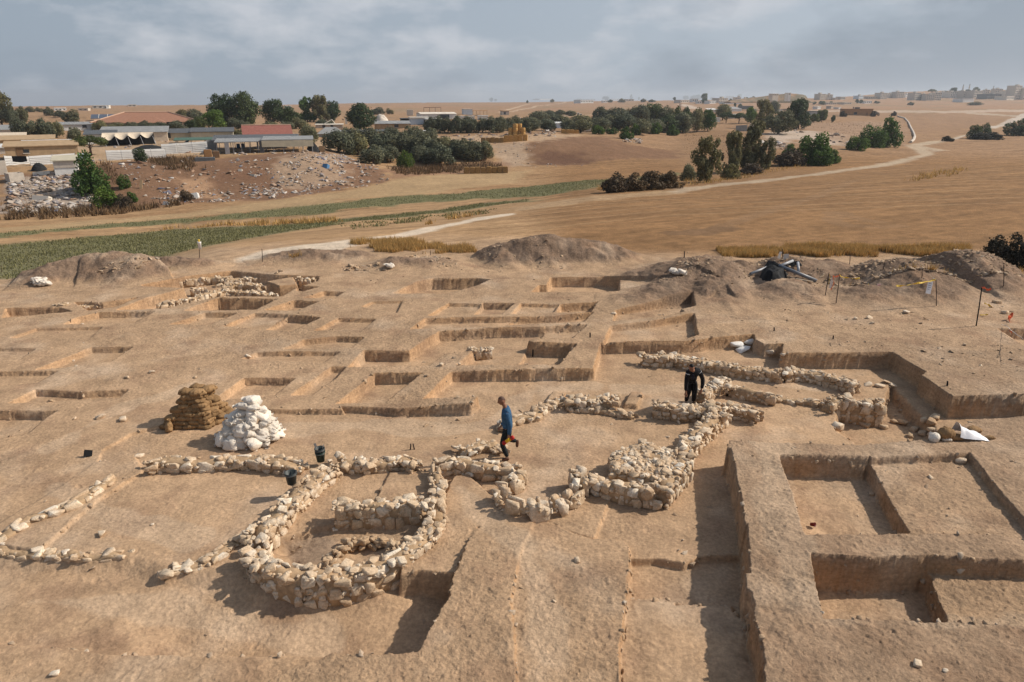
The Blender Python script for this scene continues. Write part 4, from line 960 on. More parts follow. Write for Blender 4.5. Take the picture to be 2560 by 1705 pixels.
for a in (('C', 692, 188, 692, 115, 'thin stake with two white cards behind the black pipes', .02), ('C', 1147, 218, 1150, 150, 'thin dark stake in front of the golden grass'), ('C', 1372, 252, 1388, 188, 'leaning stake on the left shoulder of the rubble heap'),
          ('C', 1636, 312, 1636, 262, 'short stake with yellow knot between two spoil heaps'), ('C', 2190, 365, 2188, 220, 'thin stake standing before the right spoil heap'),
          ('C', 28, 175, 30, 130, 'pale short stake on the light heap behind the site', .03), ('B', 612, 156, 612, 130, 'thin stake in the golden grass strip'), ('A', 1775, 200, 1770, 112, 'thin stake by the white road'),
          ('A', 12, 275, 6, 225, 'thin stake at the far left edge'), ('A', 920, 128, 920, 95, 'thin stake with yellow top behind the left spoil heap')):
    post(*a[:6], **({'r': a[6]} if len(a) > 6 else {}))
_, pw, qw = post('A', 1347, 172, 1347, 78, 'stake with a white bottle shaped marker on top beside the green field')
mk = thing('marker_cap', qw + Vector((0, 0, -.3)), 'white plastic bottle put upside down on the stake by the green field', 'bottle'); bmo('body', bucket_mesh(.10, .4), simple('white_plastic', (.75, .74, .72), .5), mk, True)
bm = bmesh.new(); tube(bm, [(0, 0, .4), (0, 0, .52)], .05, 8); bmo('cap', bm, M_TAPE, mk)
pcd = p3('C', 692, 170, at('C', 692, 188).y - .05)
board(pcd + Vector((-.14, 0, .1)), .14, .34, (0, .2, .3), 'left white card on the thin stake behind the pipes'); board(pcd + Vector((.18, 0, 0)), .26, .30, (0, .0, .1), 'right white card on the thin stake behind the pipes')
for a, lb in ((('C', 636, 670, 636, 645), 'short iron peg on the upper right plateau, nearest the trench notch'), (('C', 1035, 722, 1036, 700), 'short iron peg in the middle of the upper right plateau'), (('C', 1806, 1040, 1808, 1008), 'short iron peg near the edge of the tall right trench face'),
              (('B', 1690, 712, 1690, 680), 'short black peg standing on the long middle baulk'), (('B', 1302, 842, 1304, 795), 'thin peg on the floor of the sunken middle square'), (('C', 2110, 30, 2110, 10), 'x')):
    if lb != 'x': post(*a, lb, 'peg', .025, M_BLACK, 'iron survey pegs')
for dx, lb in ((0, 'short wooden peg standing upright on the open floor'), (.12, 'second wooden peg leaning beside the upright one')):
    p = at('B', 475, 1470); o = thing('peg', p + Vector((dx, 0, 0)), lb, 'peg', 'wooden survey pegs'); bm = bmesh.new(); tube(bm, [(0, 0, -.05), (.02 - dx * .5, 0, .17)], .018, 6); bmo('shaft', bm, M_RUST, o)
M_PEG = None

# ------------------------------------------------------------------ pipes and black sheeting on the spoil heap
M_PIPE = simple('grey_pipe', (.17, .18, .20), .45, 5, .15, 0, 20, .5); M_PIPEL = simple('light_grey_pipe', (.33, .34, .36), .45, 5, .12, 0, 20, .5)
def pipe(pa_, pb_, r, mat, label):
    o = thing('pipe', (pa_ + pb_) / 2, label, 'pipe', 'plastic pipes on the spoil heap'); c = o.location; d = (pb_ - pa_).normalized()
    a = d.cross(Vector((0, 0, 1))).normalized(); b_ = d.cross(a); bm = bmesh.new(); n = 14
    def ringv(p, rr): return [bm.verts.new(p - c + (a * math.cos(2 * math.pi * k / n) + b_ * math.sin(2 * math.pi * k / n)) * rr) for k in range(n)]
    rs_ = [ringv(pa_ + d * .12, r * .82), ringv(pa_, r * .82), ringv(pa_, r), ringv(pb_, r), ringv(pb_, r * .82), ringv(pb_ - d * .12, r * .82)]
    for r0, r1 in zip(rs_, rs_[1:]):
        for k in range(n): bm.faces.new((r0[k], r0[(k + 1) % n], r1[(k + 1) % n], r1[k]))
    bm.faces.new(rs_[0]); bm.faces.new(rs_[-1][::-1]); bmo('body', bm, mat, o, True); return o
def gp(a, b, dz): q = at('p', a, b); return q + Vector((0, 0, dz))
pipe(gp(140, 535, .09), gp(560, 430, .22), .065, M_PIPEL, 'light grey pipe sticking out left from under the black sheet')
pipe(gp(760, 470, .36), gp(1640, 690, .08), .08, M_PIPE, 'long dark grey pipe running right down the heap')
pipe(gp(760, 470, .30), gp(1090, 300, .22), .065, M_PIPEL, 'light grey pipe behind, under the second sheet')
pipe(gp(1235, 500, .09), gp(1205, 330, .20), .065, M_PIPEL, 'short light grey pipe pointing down at the viewer')
def sheet(pts, r, hgt, label, seed, mat=None, name='plastic_sheet'):
    c = sum(pts, Vector()) / len(pts); o = thing(name, c, label, 'plastic sheet'); P = [(q.x, q.y) for q in pts]; Pa = np.array(P)
    x0, y0 = Pa.min(0) - .1; x1, y1 = Pa.max(0) + .1; n = 46; gx_, gy_ = np.meshgrid(np.linspace(x0, x1, n), np.linspace(y0, y1, n)); sd = poly_sd(Pa, gx_, gy_)
    base_ = gz_arr(gx_, gy_); crease = np.abs(perlin(gx_ * 4 + seed, gy_ * 4)) * .28 + np.abs(perlin(gx_ * 9 + seed, gy_ * 7)) * .10
    zz = base_ - .05 + sstep(0, -r, sd) * (hgt - crease * hgt * .8) + .05 * sstep(.05, -.05, sd)
    v_ = np.stack([gx_ - c.x, gy_ - c.y, zz - c.z], -1).reshape(-1, 3); f_ = grid_faces(n, n); keep = (sd.reshape(-1)[f_] < .04).any(1)
    mobj('sheet', np_mesh('sheet', v_, f_[keep]), mat or M_BLACK, o); return o
sheet([gp(330, 575, 0), gp(400, 400, 0), gp(500, 330, 0), gp(700, 330, 0), gp(900, 430, 0), gp(1020, 490, 0), gp(860, 600, 0), gp(600, 660, 0), gp(400, 650, 0)], .28, .42, 'crumpled black plastic sheet draped over the pipes', 2)
sheet([gp(790, 390, 0), gp(950, 270, 0), gp(1150, 220, 0), gp(1310, 260, 0), gp(1330, 330, 0), gp(1150, 340, 0), gp(960, 350, 0)], .3, .34, 'second black sheet over the rear pipes', 5)
bm = bmesh.new(); cq = gp(900, 580, .02); tube(bm, [gp(620, 650, .03) - cq, gp(760, 590, .05) - cq, gp(900, 565, .05) - cq, gp(1040, 580, .05) - cq, gp(1180, 620, .03) - cq, gp(1560, 680, .03) - cq], .014, 6); o = bmo('rope', bm, simple('pale_rope', (.55, .46, .36), .9)); o.location = cq; tag(o, 'thin pale rope trailing in front of the pipes', 'rope')

# white sheet and sacks on the ledge at the right
def gq(a, b, dz=0.0): return at('q', a, b) + Vector((0, 0, dz))
pw0 = gq(1150, 790); ws = thing('plastic_sack', pw0, 'empty white plastic sack with one corner standing up on the right ledge', 'sack')
k_ = mpp(pw0.x, pw0.y, pw0.z) / 10.24
ctrl = [(-140, 0), (-120, 120), (-100, 250), (-140, 420), (0, 300), (160, 240), (320, 185), (460, 120), (580, 60), (620, 5)]
nU, nV = 40, 14; vv_ = []
tx = np.array([c[0] for c in ctrl[3:]]); tz = np.array([c[1] for c in ctrl[3:]])
for i in range(nU):
    xx = -140 + 760 * i / (nU - 1); top_ = float(np.interp(xx, tx, tz)) if xx > -140 else 420
    for j in range(nV):
        t = j / (nV - 1); yy = -.16 + .42 * t; zz = top_ * k_ * 1.05 * math.sin(math.pi * (.06 + .88 * t)) ** .8
        zz *= 1 + .18 * float(perlin(np.float32(xx * .0043 + 3.3), np.float32(t * 1.7 + .4)))
        vv_.append((xx * k_ + .02 * math.sin(t * 9), yy, max(zz, 0) + .01))
mobj('sheet', np_mesh('sheet', np.array(vv_), grid_faces(nU, nV)), simple('white_polythene', (.78, .78, .80), .4, 6, .06, .3, 10, .4), ws)
def lump(t, a, b, s, mat, label, rz=0, me=None):
    p = at(t, a, b); o = mobj('sack', me or BAGS[1].copy(), None); o.data.materials.clear(); o.data.materials.append(mat); o.location = p + Vector((0, 0, s[2] * .35)); o.scale = s; o.rotation_euler = (0, .05, rz); tag(o, label, 'sack', 'sacks on the right ledge')
lump('q', 740, 780, (.20, .26, .40), M_BURLAP, 'full round burlap sack left of the white sheet', .2); lump('q', 980, 800, (.20, .2, .2), M_BURLAP, 'flat burlap sack in front of the white sheet', .1)
lump('q', 450, 825, (.14, .2, .26), M_SACK, 'small white sack at the left end of the ledge', .9); lump('q', 760, 830, (.13, .16, .14), M_SACK, 'low white sack between the burlap sacks', .1); lump('q', 1480, 600, (.18, .2, .18), M_BURLAP, 'burlap sack lying behind the white sheet', .2); lump('q', 1880, 790, (.14, .1, .12), M_BURLAP, 'folded burlap scrap right of the white sheet', .1)
def bagheap(t, cx_, cy_, n, spread, mat, what, group):
    for k in range(n):
        p = at(t, cx_ + RB.uniform(-spread, spread), cy_ + RB.uniform(-.35, .35) * spread); o = mobj('sack', SACKS[k % 5].copy()); o.data.materials.clear(); o.data.materials.append(mat); o.location = p + Vector((0, 0, .12)); s = RB.uniform(.16, .26); o.scale = (s, s, s * .8); o.rotation_euler = (RB.uniform(-.4, .4), RB.uniform(-.4, .4), RB.uniform(0, 6)); tag(o, what, 'sack', group)
bagheap('A', 285, 345, 9, 45, M_SACK, 'pale sack among the pile at the foot of the left spoil heap', 'sacks at the foot of the left spoil heap')
bagheap('B', 335, 240, 4, 20, M_SACK, 'white sack in the small pile in front of the middle spoil bank', 'white sacks by the middle spoil bank')
bagheap('C', -25 + 10, 285, 6, 30, M_SACK, 'dirty white sack in the pile beside the big spoil heap', 'dirty sacks beside the big spoil heap')
# ------------------------------------------------------------------ people
def skin(name, V, E, mat, parent, sub=2, root=0):
    me = bpy.data.meshes.new(name); me.from_pydata([v[:3] for v in V], E, []); o = bpy.data.objects.new(name, me); COL.objects.link(o)
    md = o.modifiers.new('skin', 'SKIN'); md.use_smooth_shade = True
    for i, v_ in enumerate(V):
        r = v_[3] if len(v_) == 4 else v_[3:5]; sv = me.skin_vertices[0].data[i]; sv.radius = (r, r) if not isinstance(r, (tuple, list)) else r
        sv.use_root = (i == root)
    ss = o.modifiers.new('sub', 'SUBSURF'); ss.levels = sub; ss.render_levels = sub
    dg = bpy.context.evaluated_depsgraph_get(); ev = bpy.data.meshes.new_from_object(o.evaluated_get(dg)); bpy.data.objects.remove(o); ev.name = name
    for p in ev.polygons: p.use_smooth = True
    ev.materials.clear(); return mobj(name, ev, mat, parent)
M_SKIN = simple('skin', (.24, .115, .07), .6); M_HAIR = simple('dark_hair', (.012, .009, .008), .7)
def hand(parent_list, w, dirv_, side, r=.010):
    """five bent fingers and palm appended to a body skeleton: returns verts, edges"""
    d = Vector(dirv_).normalized(); a = Vector(side).normalized(); n = d.cross(a)
    V, E = [], []
    w = Vector(w); V.append((*w, .024)); V.append((*(w + d * .045), .030)); V.append((*(w + d * .08), .026)); E += [(0, 1), (1, 2)]
    for k, (off, ln) in enumerate(((-.030, .058), (-.010, .072), (.011, .068), (.030, .052))):
        i = len(V); b0 = w + d * .085 + a * off; V.append((*b0, r)); V.append((*(b0 + d * ln * .5 + n * .008), r * .9)); V.append((*(b0 + d * ln * .85 + n * ln * .45), r * .75)); E += [(2, i), (i, i + 1), (i + 1, i + 2)]
    i = len(V); t0 = w + d * .035 - a * .034; V.append((*t0, r * 1.15)); V.append((*(t0 + d * .035 - a * .016 + n * .012), r)); V.append((*(t0 + d * .06 - a * .012 + n * .026), r * .8)); E += [(1, i), (i, i + 1), (i + 1, i + 2)]
    return V, E
def add(V, E, V2, E2, joint):
    k = len(V); V += V2; E += [(a + k, b_ + k) for a, b_ in E2]; E.append((joint, k))
def head(parent, c, yaw, pitch, hairlen):
    """head with brow, nose, mouth, ears built on a deformed sphere, joined to the body through the neck"""
    bm = bmesh.new(); bmesh.ops.create_uvsphere(bm, u_segments=32, v_segments=24, radius=1)
    for v_ in bm.verts:
        x_, y_, z_ = v_.co; r = 1.0
        jaw = 1 - .28 * max(0, -z_) ** 1.5
        X_, Y_, Z_ = x_ * .074 * jaw, y_ * .094 * (1 - .12 * max(0, -z_)), z_ * .118
        if y_ < 0:
            f = max(0, 1 - (abs(x_) / .20) ** 2) * max(0, 1 - ((z_ + .12) / .22) ** 2) * (y_ < -.6); Y_ -= .024 * f
            f = math.exp(-((abs(x_) - .36) / .16) ** 2 - ((z_ - .08) / .11) ** 2); Y_ += .012 * f
            f = math.exp(-(x_ / .35) ** 2 - ((z_ + .46) / .07) ** 2); Y_ += .007 * f
            f = math.exp(-(x_ / .3) ** 2 - ((z_ + .8) / .14) ** 2); Y_ -= .012 * f
        e = math.exp(-((abs(x_) - 1) / .12) ** 2 - (z_ / .24) ** 2 - ((y_ - .1) / .22) ** 2); X_ += math.copysign(.016 * e, x_)
        v_.co = (X_, Y_, Z_)
    M = Matrix.Translation(c) @ Euler((pitch, 0, yaw)).to_matrix().to_4x4(); bmesh.ops.transform(bm, matrix=M, verts=bm.verts)
    o = bmo('head', bm, M_SKIN, parent, True)
    bm = bmesh.new(); bmesh.ops.create_uvsphere(bm, u_segments=24, v_segments=16, radius=1); kill = []
    for v_ in bm.verts:
        x_, y_, z_ = v_.co
        if z_ < (.42 - .55 * max(0, y_ + .15) if y_ > -.35 else .62): kill.append(v_)
        v_.co = (x_ * (.076 + hairlen), y_ * (.096 + hairlen), z_ * (.119 + hairlen))
    bmesh.ops.delete(bm, geom=kill, context='VERTS'); bmesh.ops.transform(bm, matrix=M, verts=bm.verts); bmo('hair', bm, M_HAIR if hairlen > .004 else simple('shaved_hair', (.10, .055, .038), .6), parent, True)
    bm = bmesh.new()
    for sx_ in (-1, 1): bmesh.ops.create_icosphere(bm, subdivisions=1, radius=.009, matrix=M @ Matrix.Translation((sx_ * .029, -.078, .010)))
    bmo('eyes', bm, M_HAIR, parent)
    bm = bmesh.new(); bmesh.ops.create_icosphere(bm, subdivisions=2, radius=1, matrix=M @ Matrix.Translation((0, -.083, -.052)) @ Matrix.Diagonal((.022, .008, .007, 1))); bmo('mouth', bm, simple('lips', (.16, .06, .045), .6), parent)
def shoe(parent, heel, toe, mat, name='shoe'):
    h, t_ = Vector(heel), Vector(toe); d = t_ - h
    return skin(name, [(*(h - d * .12), .042), (*(h + d * .25), .048), (*(h + d * .65), .044), (*(t_), .034)], [(0, 1), (1, 2), (2, 3)], mat, parent, 2)
M_BLUE = simple('blue_knit', (.034, .092, .175), .85, 14, .25, .6, 18); M_JEANS = simple('dark_jeans', (.012, .016, .018), .85, 12, .35, .4, 20); M_SHOE = simple('brown_leather', (.12, .058, .035), .7, 10, .25)
M_HOOD = simple('black_sweatshirt', (.008, .008, .010), .9, 10, .3, .5, 14); M_STRIPE = simple('white_stripe', (.72, .72, .72), .8); M_NAVY = simple('navy_shirt', (.012, .013, .026), .85); M_PANT = simple('black_trousers', (.007, .007, .008), .9)
def slim(V, n, keep): return [(*q[:3], q[3] * (.74 if i < n and i not in keep else 1)) for i, q in enumerate(V)]
# walking man
fp = hit(1230 + 305 / 7.84, 970 + 1385 / 7.84)
m1 = thing('person', fp, 'walking man in blue long sleeved top and dark jeans carrying a red and yellow tool', 'person')
Vb = [(0, 0, .90, .13), (0, 0, 1.02, .125), (-.02, 0, 1.18, .14), (-.03, 0, 1.34, .125), (-.05, 0, 1.44, .065), (-.095, -.01, 1.53, .052), (-.125, -.015, 1.60, .06)]
Eb = [(0, 1), (1, 2), (2, 3), (3, 4), (4, 5), (5, 6)]
def limb(V, E, j, pts):
    for p_ in pts: V.append(p_); E.append((j, len(V) - 1)); j = len(V) - 1
    return j
armN = [(-.015, -.15, 1.37, .066), (.02, -.205, 1.24, .054), (.065, -.235, 1.06, .048), (.055, -.235, .92, .042), (.030, -.225, .80, .030)]
armF = [(-.02, .15, 1.37, .066), (-.01, .20, 1.24, .054), (-.02, .225, 1.07, .048), (-.09, .20, .95, .040), (-.15, .17, .86, .030)]
legS = [(-.02, -.085, .83, .088), (-.08, -.09, .64, .076), (-.135, -.09, .46, .060), (-.07, -.09, .27, .052), (.0, -.09, .10, .040)]
legB = [(.03, .085, .83, .088), (.025, .10, .66, .074), (.01, .11, .50, .058), (.13, .12, .47, .050), (.235, .12, .44, .040)]
V, E = list(Vb), list(Eb); jn = limb(V, E, 3, armN); jf = limb(V, E, 3, armF); a1 = limb(V, E, 0, legS); a2 = limb(V, E, 0, legB)
hv, he = hand(None, (.022, -.222, .765), (-.12, -.05, -1), (-1, 0, .1)); add(V, E, hv, he, jn); hv, he = hand(None, (-.175, .16, .835), (-.6, -.1, -.8), (0, 1, 0)); add(V, E, hv, he, jf)
skin('body', slim(V, 27, (4, 5, 6, 11, 16)), E, M_SKIN, m1)
head(m1, (-.145, -.02, 1.64), -math.pi / 2 + .28, .22, .002)
def grow(pts, d): return [(*p_[:3], p_[3] + d) for p_ in pts]
V, E = grow([(0, 0, .86, .125), (0, 0, .92, .128)] + Vb[1:4] + [(-.052, 0, 1.435, .072), (-.07, 0, 1.47, .062)], .016), [(k, k + 1) for k in range(6)]
limb(V, E, 4, grow(armN, .015)); limb(V, E, 4, grow(armF, .015)); skin('sweater', V, E, M_BLUE, m1)
V, E = grow([(0, 0, .93, .122), (0, 0, .88, .125)], .012), [(0, 1)]; limb(V, E, 1, grow(legS, .014)); limb(V, E, 1, grow(legB, .014)); skin('jeans', V, E, M_JEANS, m1)
shoe(m1, (.03, -.09, .05), (-.15, -.11, .035), M_SHOE); shoe(m1, (.25, .12, .46), (.245, .12, .26), M_SHOE)
t1 = thing('hand_tool', fp + Vector((.02, -.25, .66)), 'rolled red and yellow tool held in the walking man\'s hand', 'hand tool', 'excavation hand tools'); t1.rotation_euler = (0, -.95 + math.pi / 2 - .62 - .0, 0)
t1.rotation_euler = (0, math.pi / 2 - .62, 0)
bm = bmesh.new(); tube(bm, [(0, 0, -.07), (0, 0, .07)], .045, 14); bmo('grip', bm, M_YEL, t1, True)
for sg in (-1, 1):
    bm = bmesh.new(); tube(bm, [(0, 0, sg * .07), (0, 0, sg * .12), (0, 0, sg * .16), (0, 0, sg * .175)], [.045, .055, .05, .025], 14); bmo('end_cap', bm, M_RED, t1, True)
# bending man in black
fp2 = hit(1640 + 905 / 10.45, 880 + 1395 / 10.45); pw_ = on_plane(1640 + 905 / 10.45, 880 + 1395 / 10.45, .02); fp2 = Vector((pw_[0], pw_[1], gz(pw_[0], pw_[1]) if gz(pw_[0], pw_[1]) < .2 else .02))
m2 = thing('person', fp2, 'man in black sweatshirt with white shoulder stripes bending forward behind a stone wall', 'person')
Vb = [(0, .12, .84, .125), (-.01, .06, .95, .125), (-.04, -.06, 1.08, .135), (-.07, -.17, 1.19, .125), (-.11, -.235, 1.25, .065), (-.15, -.29, 1.30, .052), (-.165, -.315, 1.33, .06)]
armR = [(-.225, -.20, 1.17, .062), (-.255, -.235, 1.04, .053), (-.262, -.255, .88, .047), (-.265, -.27, .74, .041), (-.262, -.285, .62, .030)]
armL = [(.095, -.13, 1.20, .062), (.185, -.11, 1.07, .053), (.255, -.09, .92, .047), (.262, -.12, .76, .041), (.235, -.16, .64, .030)]
lR = [(-.085, .12, .78, .086), (-.09, .08, .60, .088), (-.09, .06, .43, .075), (-.11, .10, .25, .052), (-.11, .13, .10, .042)]
lL = [(.085, .12, .78, .086), (.09, .07, .60, .088), (.09, .04, .43, .075), (.10, .08, .25, .052), (.10, .11, .10, .042)]
V, E = list(Vb), list(Eb); jr = limb(V, E, 3, armR); jl = limb(V, E, 3, armL); limb(V, E, 0, lR); limb(V, E, 0, lL)
hv, he = hand(None, (-.260, -.29, .585), (.12, -.1, -1), (1, 0, 0)); add(V, E, hv, he, jr); hv, he = hand(None, (.222, -.17, .605), (-.35, -.2, -1), (-1, 0, 0)); add(V, E, hv, he, jl)
skin('body', slim(V, 27, (4, 5, 6, 11, 16)), E, M_SKIN, m2); head(m2, (-.175, -.34, 1.375), -.15, .42, .012)
V, E = grow([(0, .12, .80, .125), (0, .10, .88, .128)] + Vb[1:4] + [(-.105, -.225, 1.245, .075)], .022), [(k, k + 1) for k in range(5)]
limb(V, E, 4, grow(armR, .02)); limb(V, E, 4, grow(armL, .02)); skin('sweatshirt', V, E, M_HOOD, m2)
V, E = grow([(0, .12, .88, .122), (0, .12, .82, .125)], .014), [(0, 1)]; limb(V, E, 1, grow(lR, .018)); limb(V, E, 1, grow(lL, .018)); skin('trousers', V, E, M_PANT, m2)
for pts in ([(.095, -.135, 1.20), (.150, -.120, 1.12)], [(-.222, -.205, 1.165), (-.243, -.225, 1.09)]):
    a, b_ = Vector(pts[0]), Vector(pts[1]); skin('shoulder_stripe', [(*a.lerp(b_, .25), .089), (*a.lerp(b_, .8), .083)], [(0, 1)], M_STRIPE, m2, 2)
skin('shirt_front', [(-.05, -.10, .92, .06), (-.08, -.20, 1.06, .07), (-.11, -.27, 1.17, .05)], [(0, 1), (1, 2)], M_NAVY, m2)
shoe(m2, (-.11, .15, .05), (-.12, -.06, .04), M_SHOE); shoe(m2, (.10, .13, .05), (.12, -.08, .04), M_SHOE)
# ------------------------------------------------------------------ trees and bushes
def leaf_mat(name, col, var=.5, tr=.32):
    m = bpy.data.materials.new(name); m.use_nodes = True; nt = m.node_tree; b = nt.nodes['Principled BSDF']
    b.inputs['Roughness'].default_value = .65; b.inputs['Specular IOR Level'].default_value = .15
    geo = nt.nodes.new('ShaderNodeNewGeometry'); oi = nt.nodes.new('ShaderNodeObjectInfo')
    c = mixc(nt, 1.0, (*col, 1), ramp(nt, geo.outputs['Random Per Island'], (0, 1 - var), (1, 1 + var)), 'MULTIPLY')
    c = mixc(nt, 1.0, c, ramp(nt, oi.outputs['Random'], (0, (.74, .80, .82)), (.5, (1, 1, 1)), (1, (1.35, 1.22, .95))), 'MULTIPLY')
    c = mixc(nt, 1.0, c, ramp(nt, noise(nt, 5, 3, .6), (.35, (.75, .82, .8)), (.65, (1.2, 1.12, .95))), 'MULTIPLY')
    nt.links.new(c, b.inputs['Base Color'])
    t = nt.nodes.new('ShaderNodeBsdfTranslucent'); nt.links.new(c, t.inputs[0]); mx = nt.nodes.new('ShaderNodeMixShader'); mx.inputs[0].default_value = tr
    nt.links.new(b.outputs[0], mx.inputs[1]); nt.links.new(t.outputs[0], mx.inputs[2]); nt.links.new(mx.outputs[0], nt.nodes['Material Output'].inputs[0])
    return m
ML = {'olive': leaf_mat('olive_leaf', (.165, .172, .120)), 'dark': leaf_mat('dark_leaf', (.080, .108, .050)), 'euca': leaf_mat('grey_green_leaf', (.150, .148, .088)), 'green': leaf_mat('green_leaf', (.085, .145, .040)),
      'bright': leaf_mat('bright_leaf', (.12, .17, .04)), 'dry': leaf_mat('dry_twig', (.115, .085, .060), .4, .1), 'black': leaf_mat('dark_scrub', (.050, .045, .035), .4, .1)}
M_BARK = simple('bark', (.12, .085, .06), .95, 8, .3, .5, 14)
def leaves(P, N, size, el, rs):
    n = len(P); r = rs.normal(size=(n, 3)); a = np.cross(N, r); a /= np.linalg.norm(a, axis=1)[:, None] + 1e-9; b_ = np.cross(N, a); b_ /= np.linalg.norm(b_, axis=1)[:, None] + 1e-9
    s = (size * rs.uniform(.6, 1.4, n))[:, None]; v = np.stack([P - a * s * el, P - b_ * s, P + a * s * el + N * s * .3, P + b_ * s], 1).reshape(-1, 3)
    return v, np.arange(4 * n).reshape(n, 4)
def crown_mesh(name, seed, n, size, kind, mat):
    rs = np.random.RandomState(seed); C_, Rr = [], []
    def addb(c, r): C_.append(c); Rr.append(r)
    if kind == 'round':
        for _ in range(26):
            d = rs.normal(size=3); d /= np.linalg.norm(d); q = rs.uniform(.45, .92); addb((d[0] * .40 * q, d[1] * .40 * q, .54 + d[2] * .40 * q * .95), np.array((1, 1, .9)) * rs.uniform(.11, .21))
    elif kind == 'wide':
        for _ in range(24):
            a = rs.uniform(0, 6.28); q = rs.uniform(0, 1) ** .6; addb((math.cos(a) * .38 * q, math.sin(a) * .38 * q, .50 + .30 * (1 - q * q) * rs.uniform(.2, 1) - .22 * rs.rand()), np.array((1, 1, .95)) * rs.uniform(.11, .20))
    elif kind == 'tall':
        for _ in range(34):
            z_ = rs.uniform(.14, .95); w_ = .40 * math.sin(math.pi * min(1, z_ * .80 + .10)) ** .7; a = rs.uniform(0, 6.28); q = rs.uniform(.1, 1); addb((math.cos(a) * w_ * q, math.sin(a) * w_ * q, z_), np.array((.8, .8, 1.1)) * rs.uniform(.07, .15))
    elif kind == 'flat':
        for _ in range(24):
            a = rs.uniform(0, 6.28); q = rs.uniform(0, 1) ** .5; addb((math.cos(a) * .40 * q, math.sin(a) * .40 * q, .70 + .14 * (1 - q * q)), np.array((1, 1, .8)) * rs.uniform(.10, .16))
    else:
        for _ in range(22):
            a = rs.uniform(0, 6.28); q = rs.uniform(0, 1) ** .6; addb((math.cos(a) * .38 * q, math.sin(a) * .38 * q, rs.uniform(.12, .12 + .62 * (1 - q * q * .8))), np.array((1, 1, 1.1)) * rs.uniform(.12, .2))
    C_ = np.array(C_); Rr = np.array(Rr); wt = Rr[:, 0] ** 2; k = rs.choice(len(C_), n, p=wt / wt.sum())
    d = rs.normal(size=(n, 3)); d /= np.linalg.norm(d, axis=1)[:, None]; rad = rs.uniform(.55, 1.08, n) + (rs.rand(n) < .08) * rs.uniform(0, .35, n)
    P = C_[k] + d * Rr[k] * rad[:, None]
    inside = np.zeros(n, bool)
    for c, r in zip(C_, Rr): inside |= (((P - c) / r) ** 2).sum(1) < .34
    P, d = P[~inside], d[~inside]; P = P[P[:, 2] > .01]; d = d[:len(P)]
    ext = np.percentile(np.hypot(P[:, 0], P[:, 1]), 98); P[:, :2] *= .5 / ext; zlo_ = 0.0 if kind in ('bush',) else np.percentile(P[:, 2], 1) * (.25 if kind == 'wide' else 1); zhi_ = np.percentile(P[:, 2], 99.3)
    z0_ = {'wide': .02, 'bush': .0, 'round': .10, 'tall': .04, 'flat': .52}[kind]; zl_ = np.percentile(P[:, 2], 1); P[:, 2] = z0_ + (P[:, 2] - zl_) / (zhi_ - zl_) * (1 - z0_)
    N = d + rs.normal(size=d.shape) * .55; N /= np.linalg.norm(N, axis=1)[:, None]
    v_, f_ = leaves(P, N, size, 1.5 if kind == 'tall' else 1.15, rs)
    me = np_mesh(name, v_, f_, False); me.materials.append(mat); return me
def trunk_mesh(seed, kind):
    rs = random.Random(seed); bm = bmesh.new(); hh = .72 if kind == 'flat' else .55
    tube(bm, [(0, 0, -.04), (.01, .0, hh * .35), (rs.uniform(-.03, .03), rs.uniform(-.03, .03), hh * .7), (rs.uniform(-.05, .05), 0, hh)], [.040, .030, .024, .014], 8)
    for k in range(6):
        a = k * 1.05 + rs.uniform(-.3, .3); z0 = hh * rs.uniform(.35, .75); tube(bm, [(0, 0, z0), (math.cos(a) * .12, math.sin(a) * .12, z0 + .12), (math.cos(a) * .27, math.sin(a) * .27, z0 + .24)], [.018, .012, .006], 6)
    me = bpy.data.meshes.new('trunk'); bm.to_mesh(me); bm.free(); me.materials.append(M_BARK)
    for p in me.polygons: p.use_smooth = True
    return me
PROTO = {}
def proto(kind, leaf, v_):
    key = (kind, leaf, v_)
    if key not in PROTO:
        n, s = {'round': (7500, .022), 'wide': (6500, .024), 'tall': (7500, .019), 'flat': (5000, .020), 'bush': (6000, .025)}[kind]
        PROTO[key] = (crown_mesh('crown', hash((kind, leaf)) % 1 + len(PROTO) * 7 + v_, n, s, kind, ML[leaf]), trunk_mesh(v_ + 3, kind))
    return PROTO[key]
RT = random.Random(21); NT = [0]
def tree(t, x0, x1, yt, yb, kind, leaf, label, cat='tree', group=None, name=None, ymin=45, deep=.9):
    u0, v0 = px(t, (x0 + x1) / 2, yb); p = hit(u0, v0, ymin); s = TILE[t][2]; k = mpp(p.x, p.y, p.z)
    wd = abs(x1 - x0) / s * k * 1.04; ht = (yb - yt) / s * k * 1.03
    NT[0] += 1; cm, tm = proto(kind, leaf, NT[0] % 3)
    nm = name or ('bush' if kind == 'bush' else 'tree')
    o = thing(nm, p + Vector((0, 0, -.05)), label, cat, group, RT.uniform(0, 6.28), (wd, wd, ht))
    mobj('crown', cm, None, o)
    if wd > .8: mobj('trunk', tm, None, o)
    return o
GO = 'grey green olive trees'
tree('S', -60, 92, 100, 370, 'round', 'euca', 'tall grey green tree cut by the left picture edge', group='trees of the settlement')
tree('S', 30, 130, 240, 370, 'round', 'olive', 'rounded tree directly right of the tall one at the left edge', group='trees of the settlement')
tree('S', 110, 205, 250, 360, 'round', 'euca', 'bushy olive coloured tree, third tree from the left edge', group='trees of the settlement')
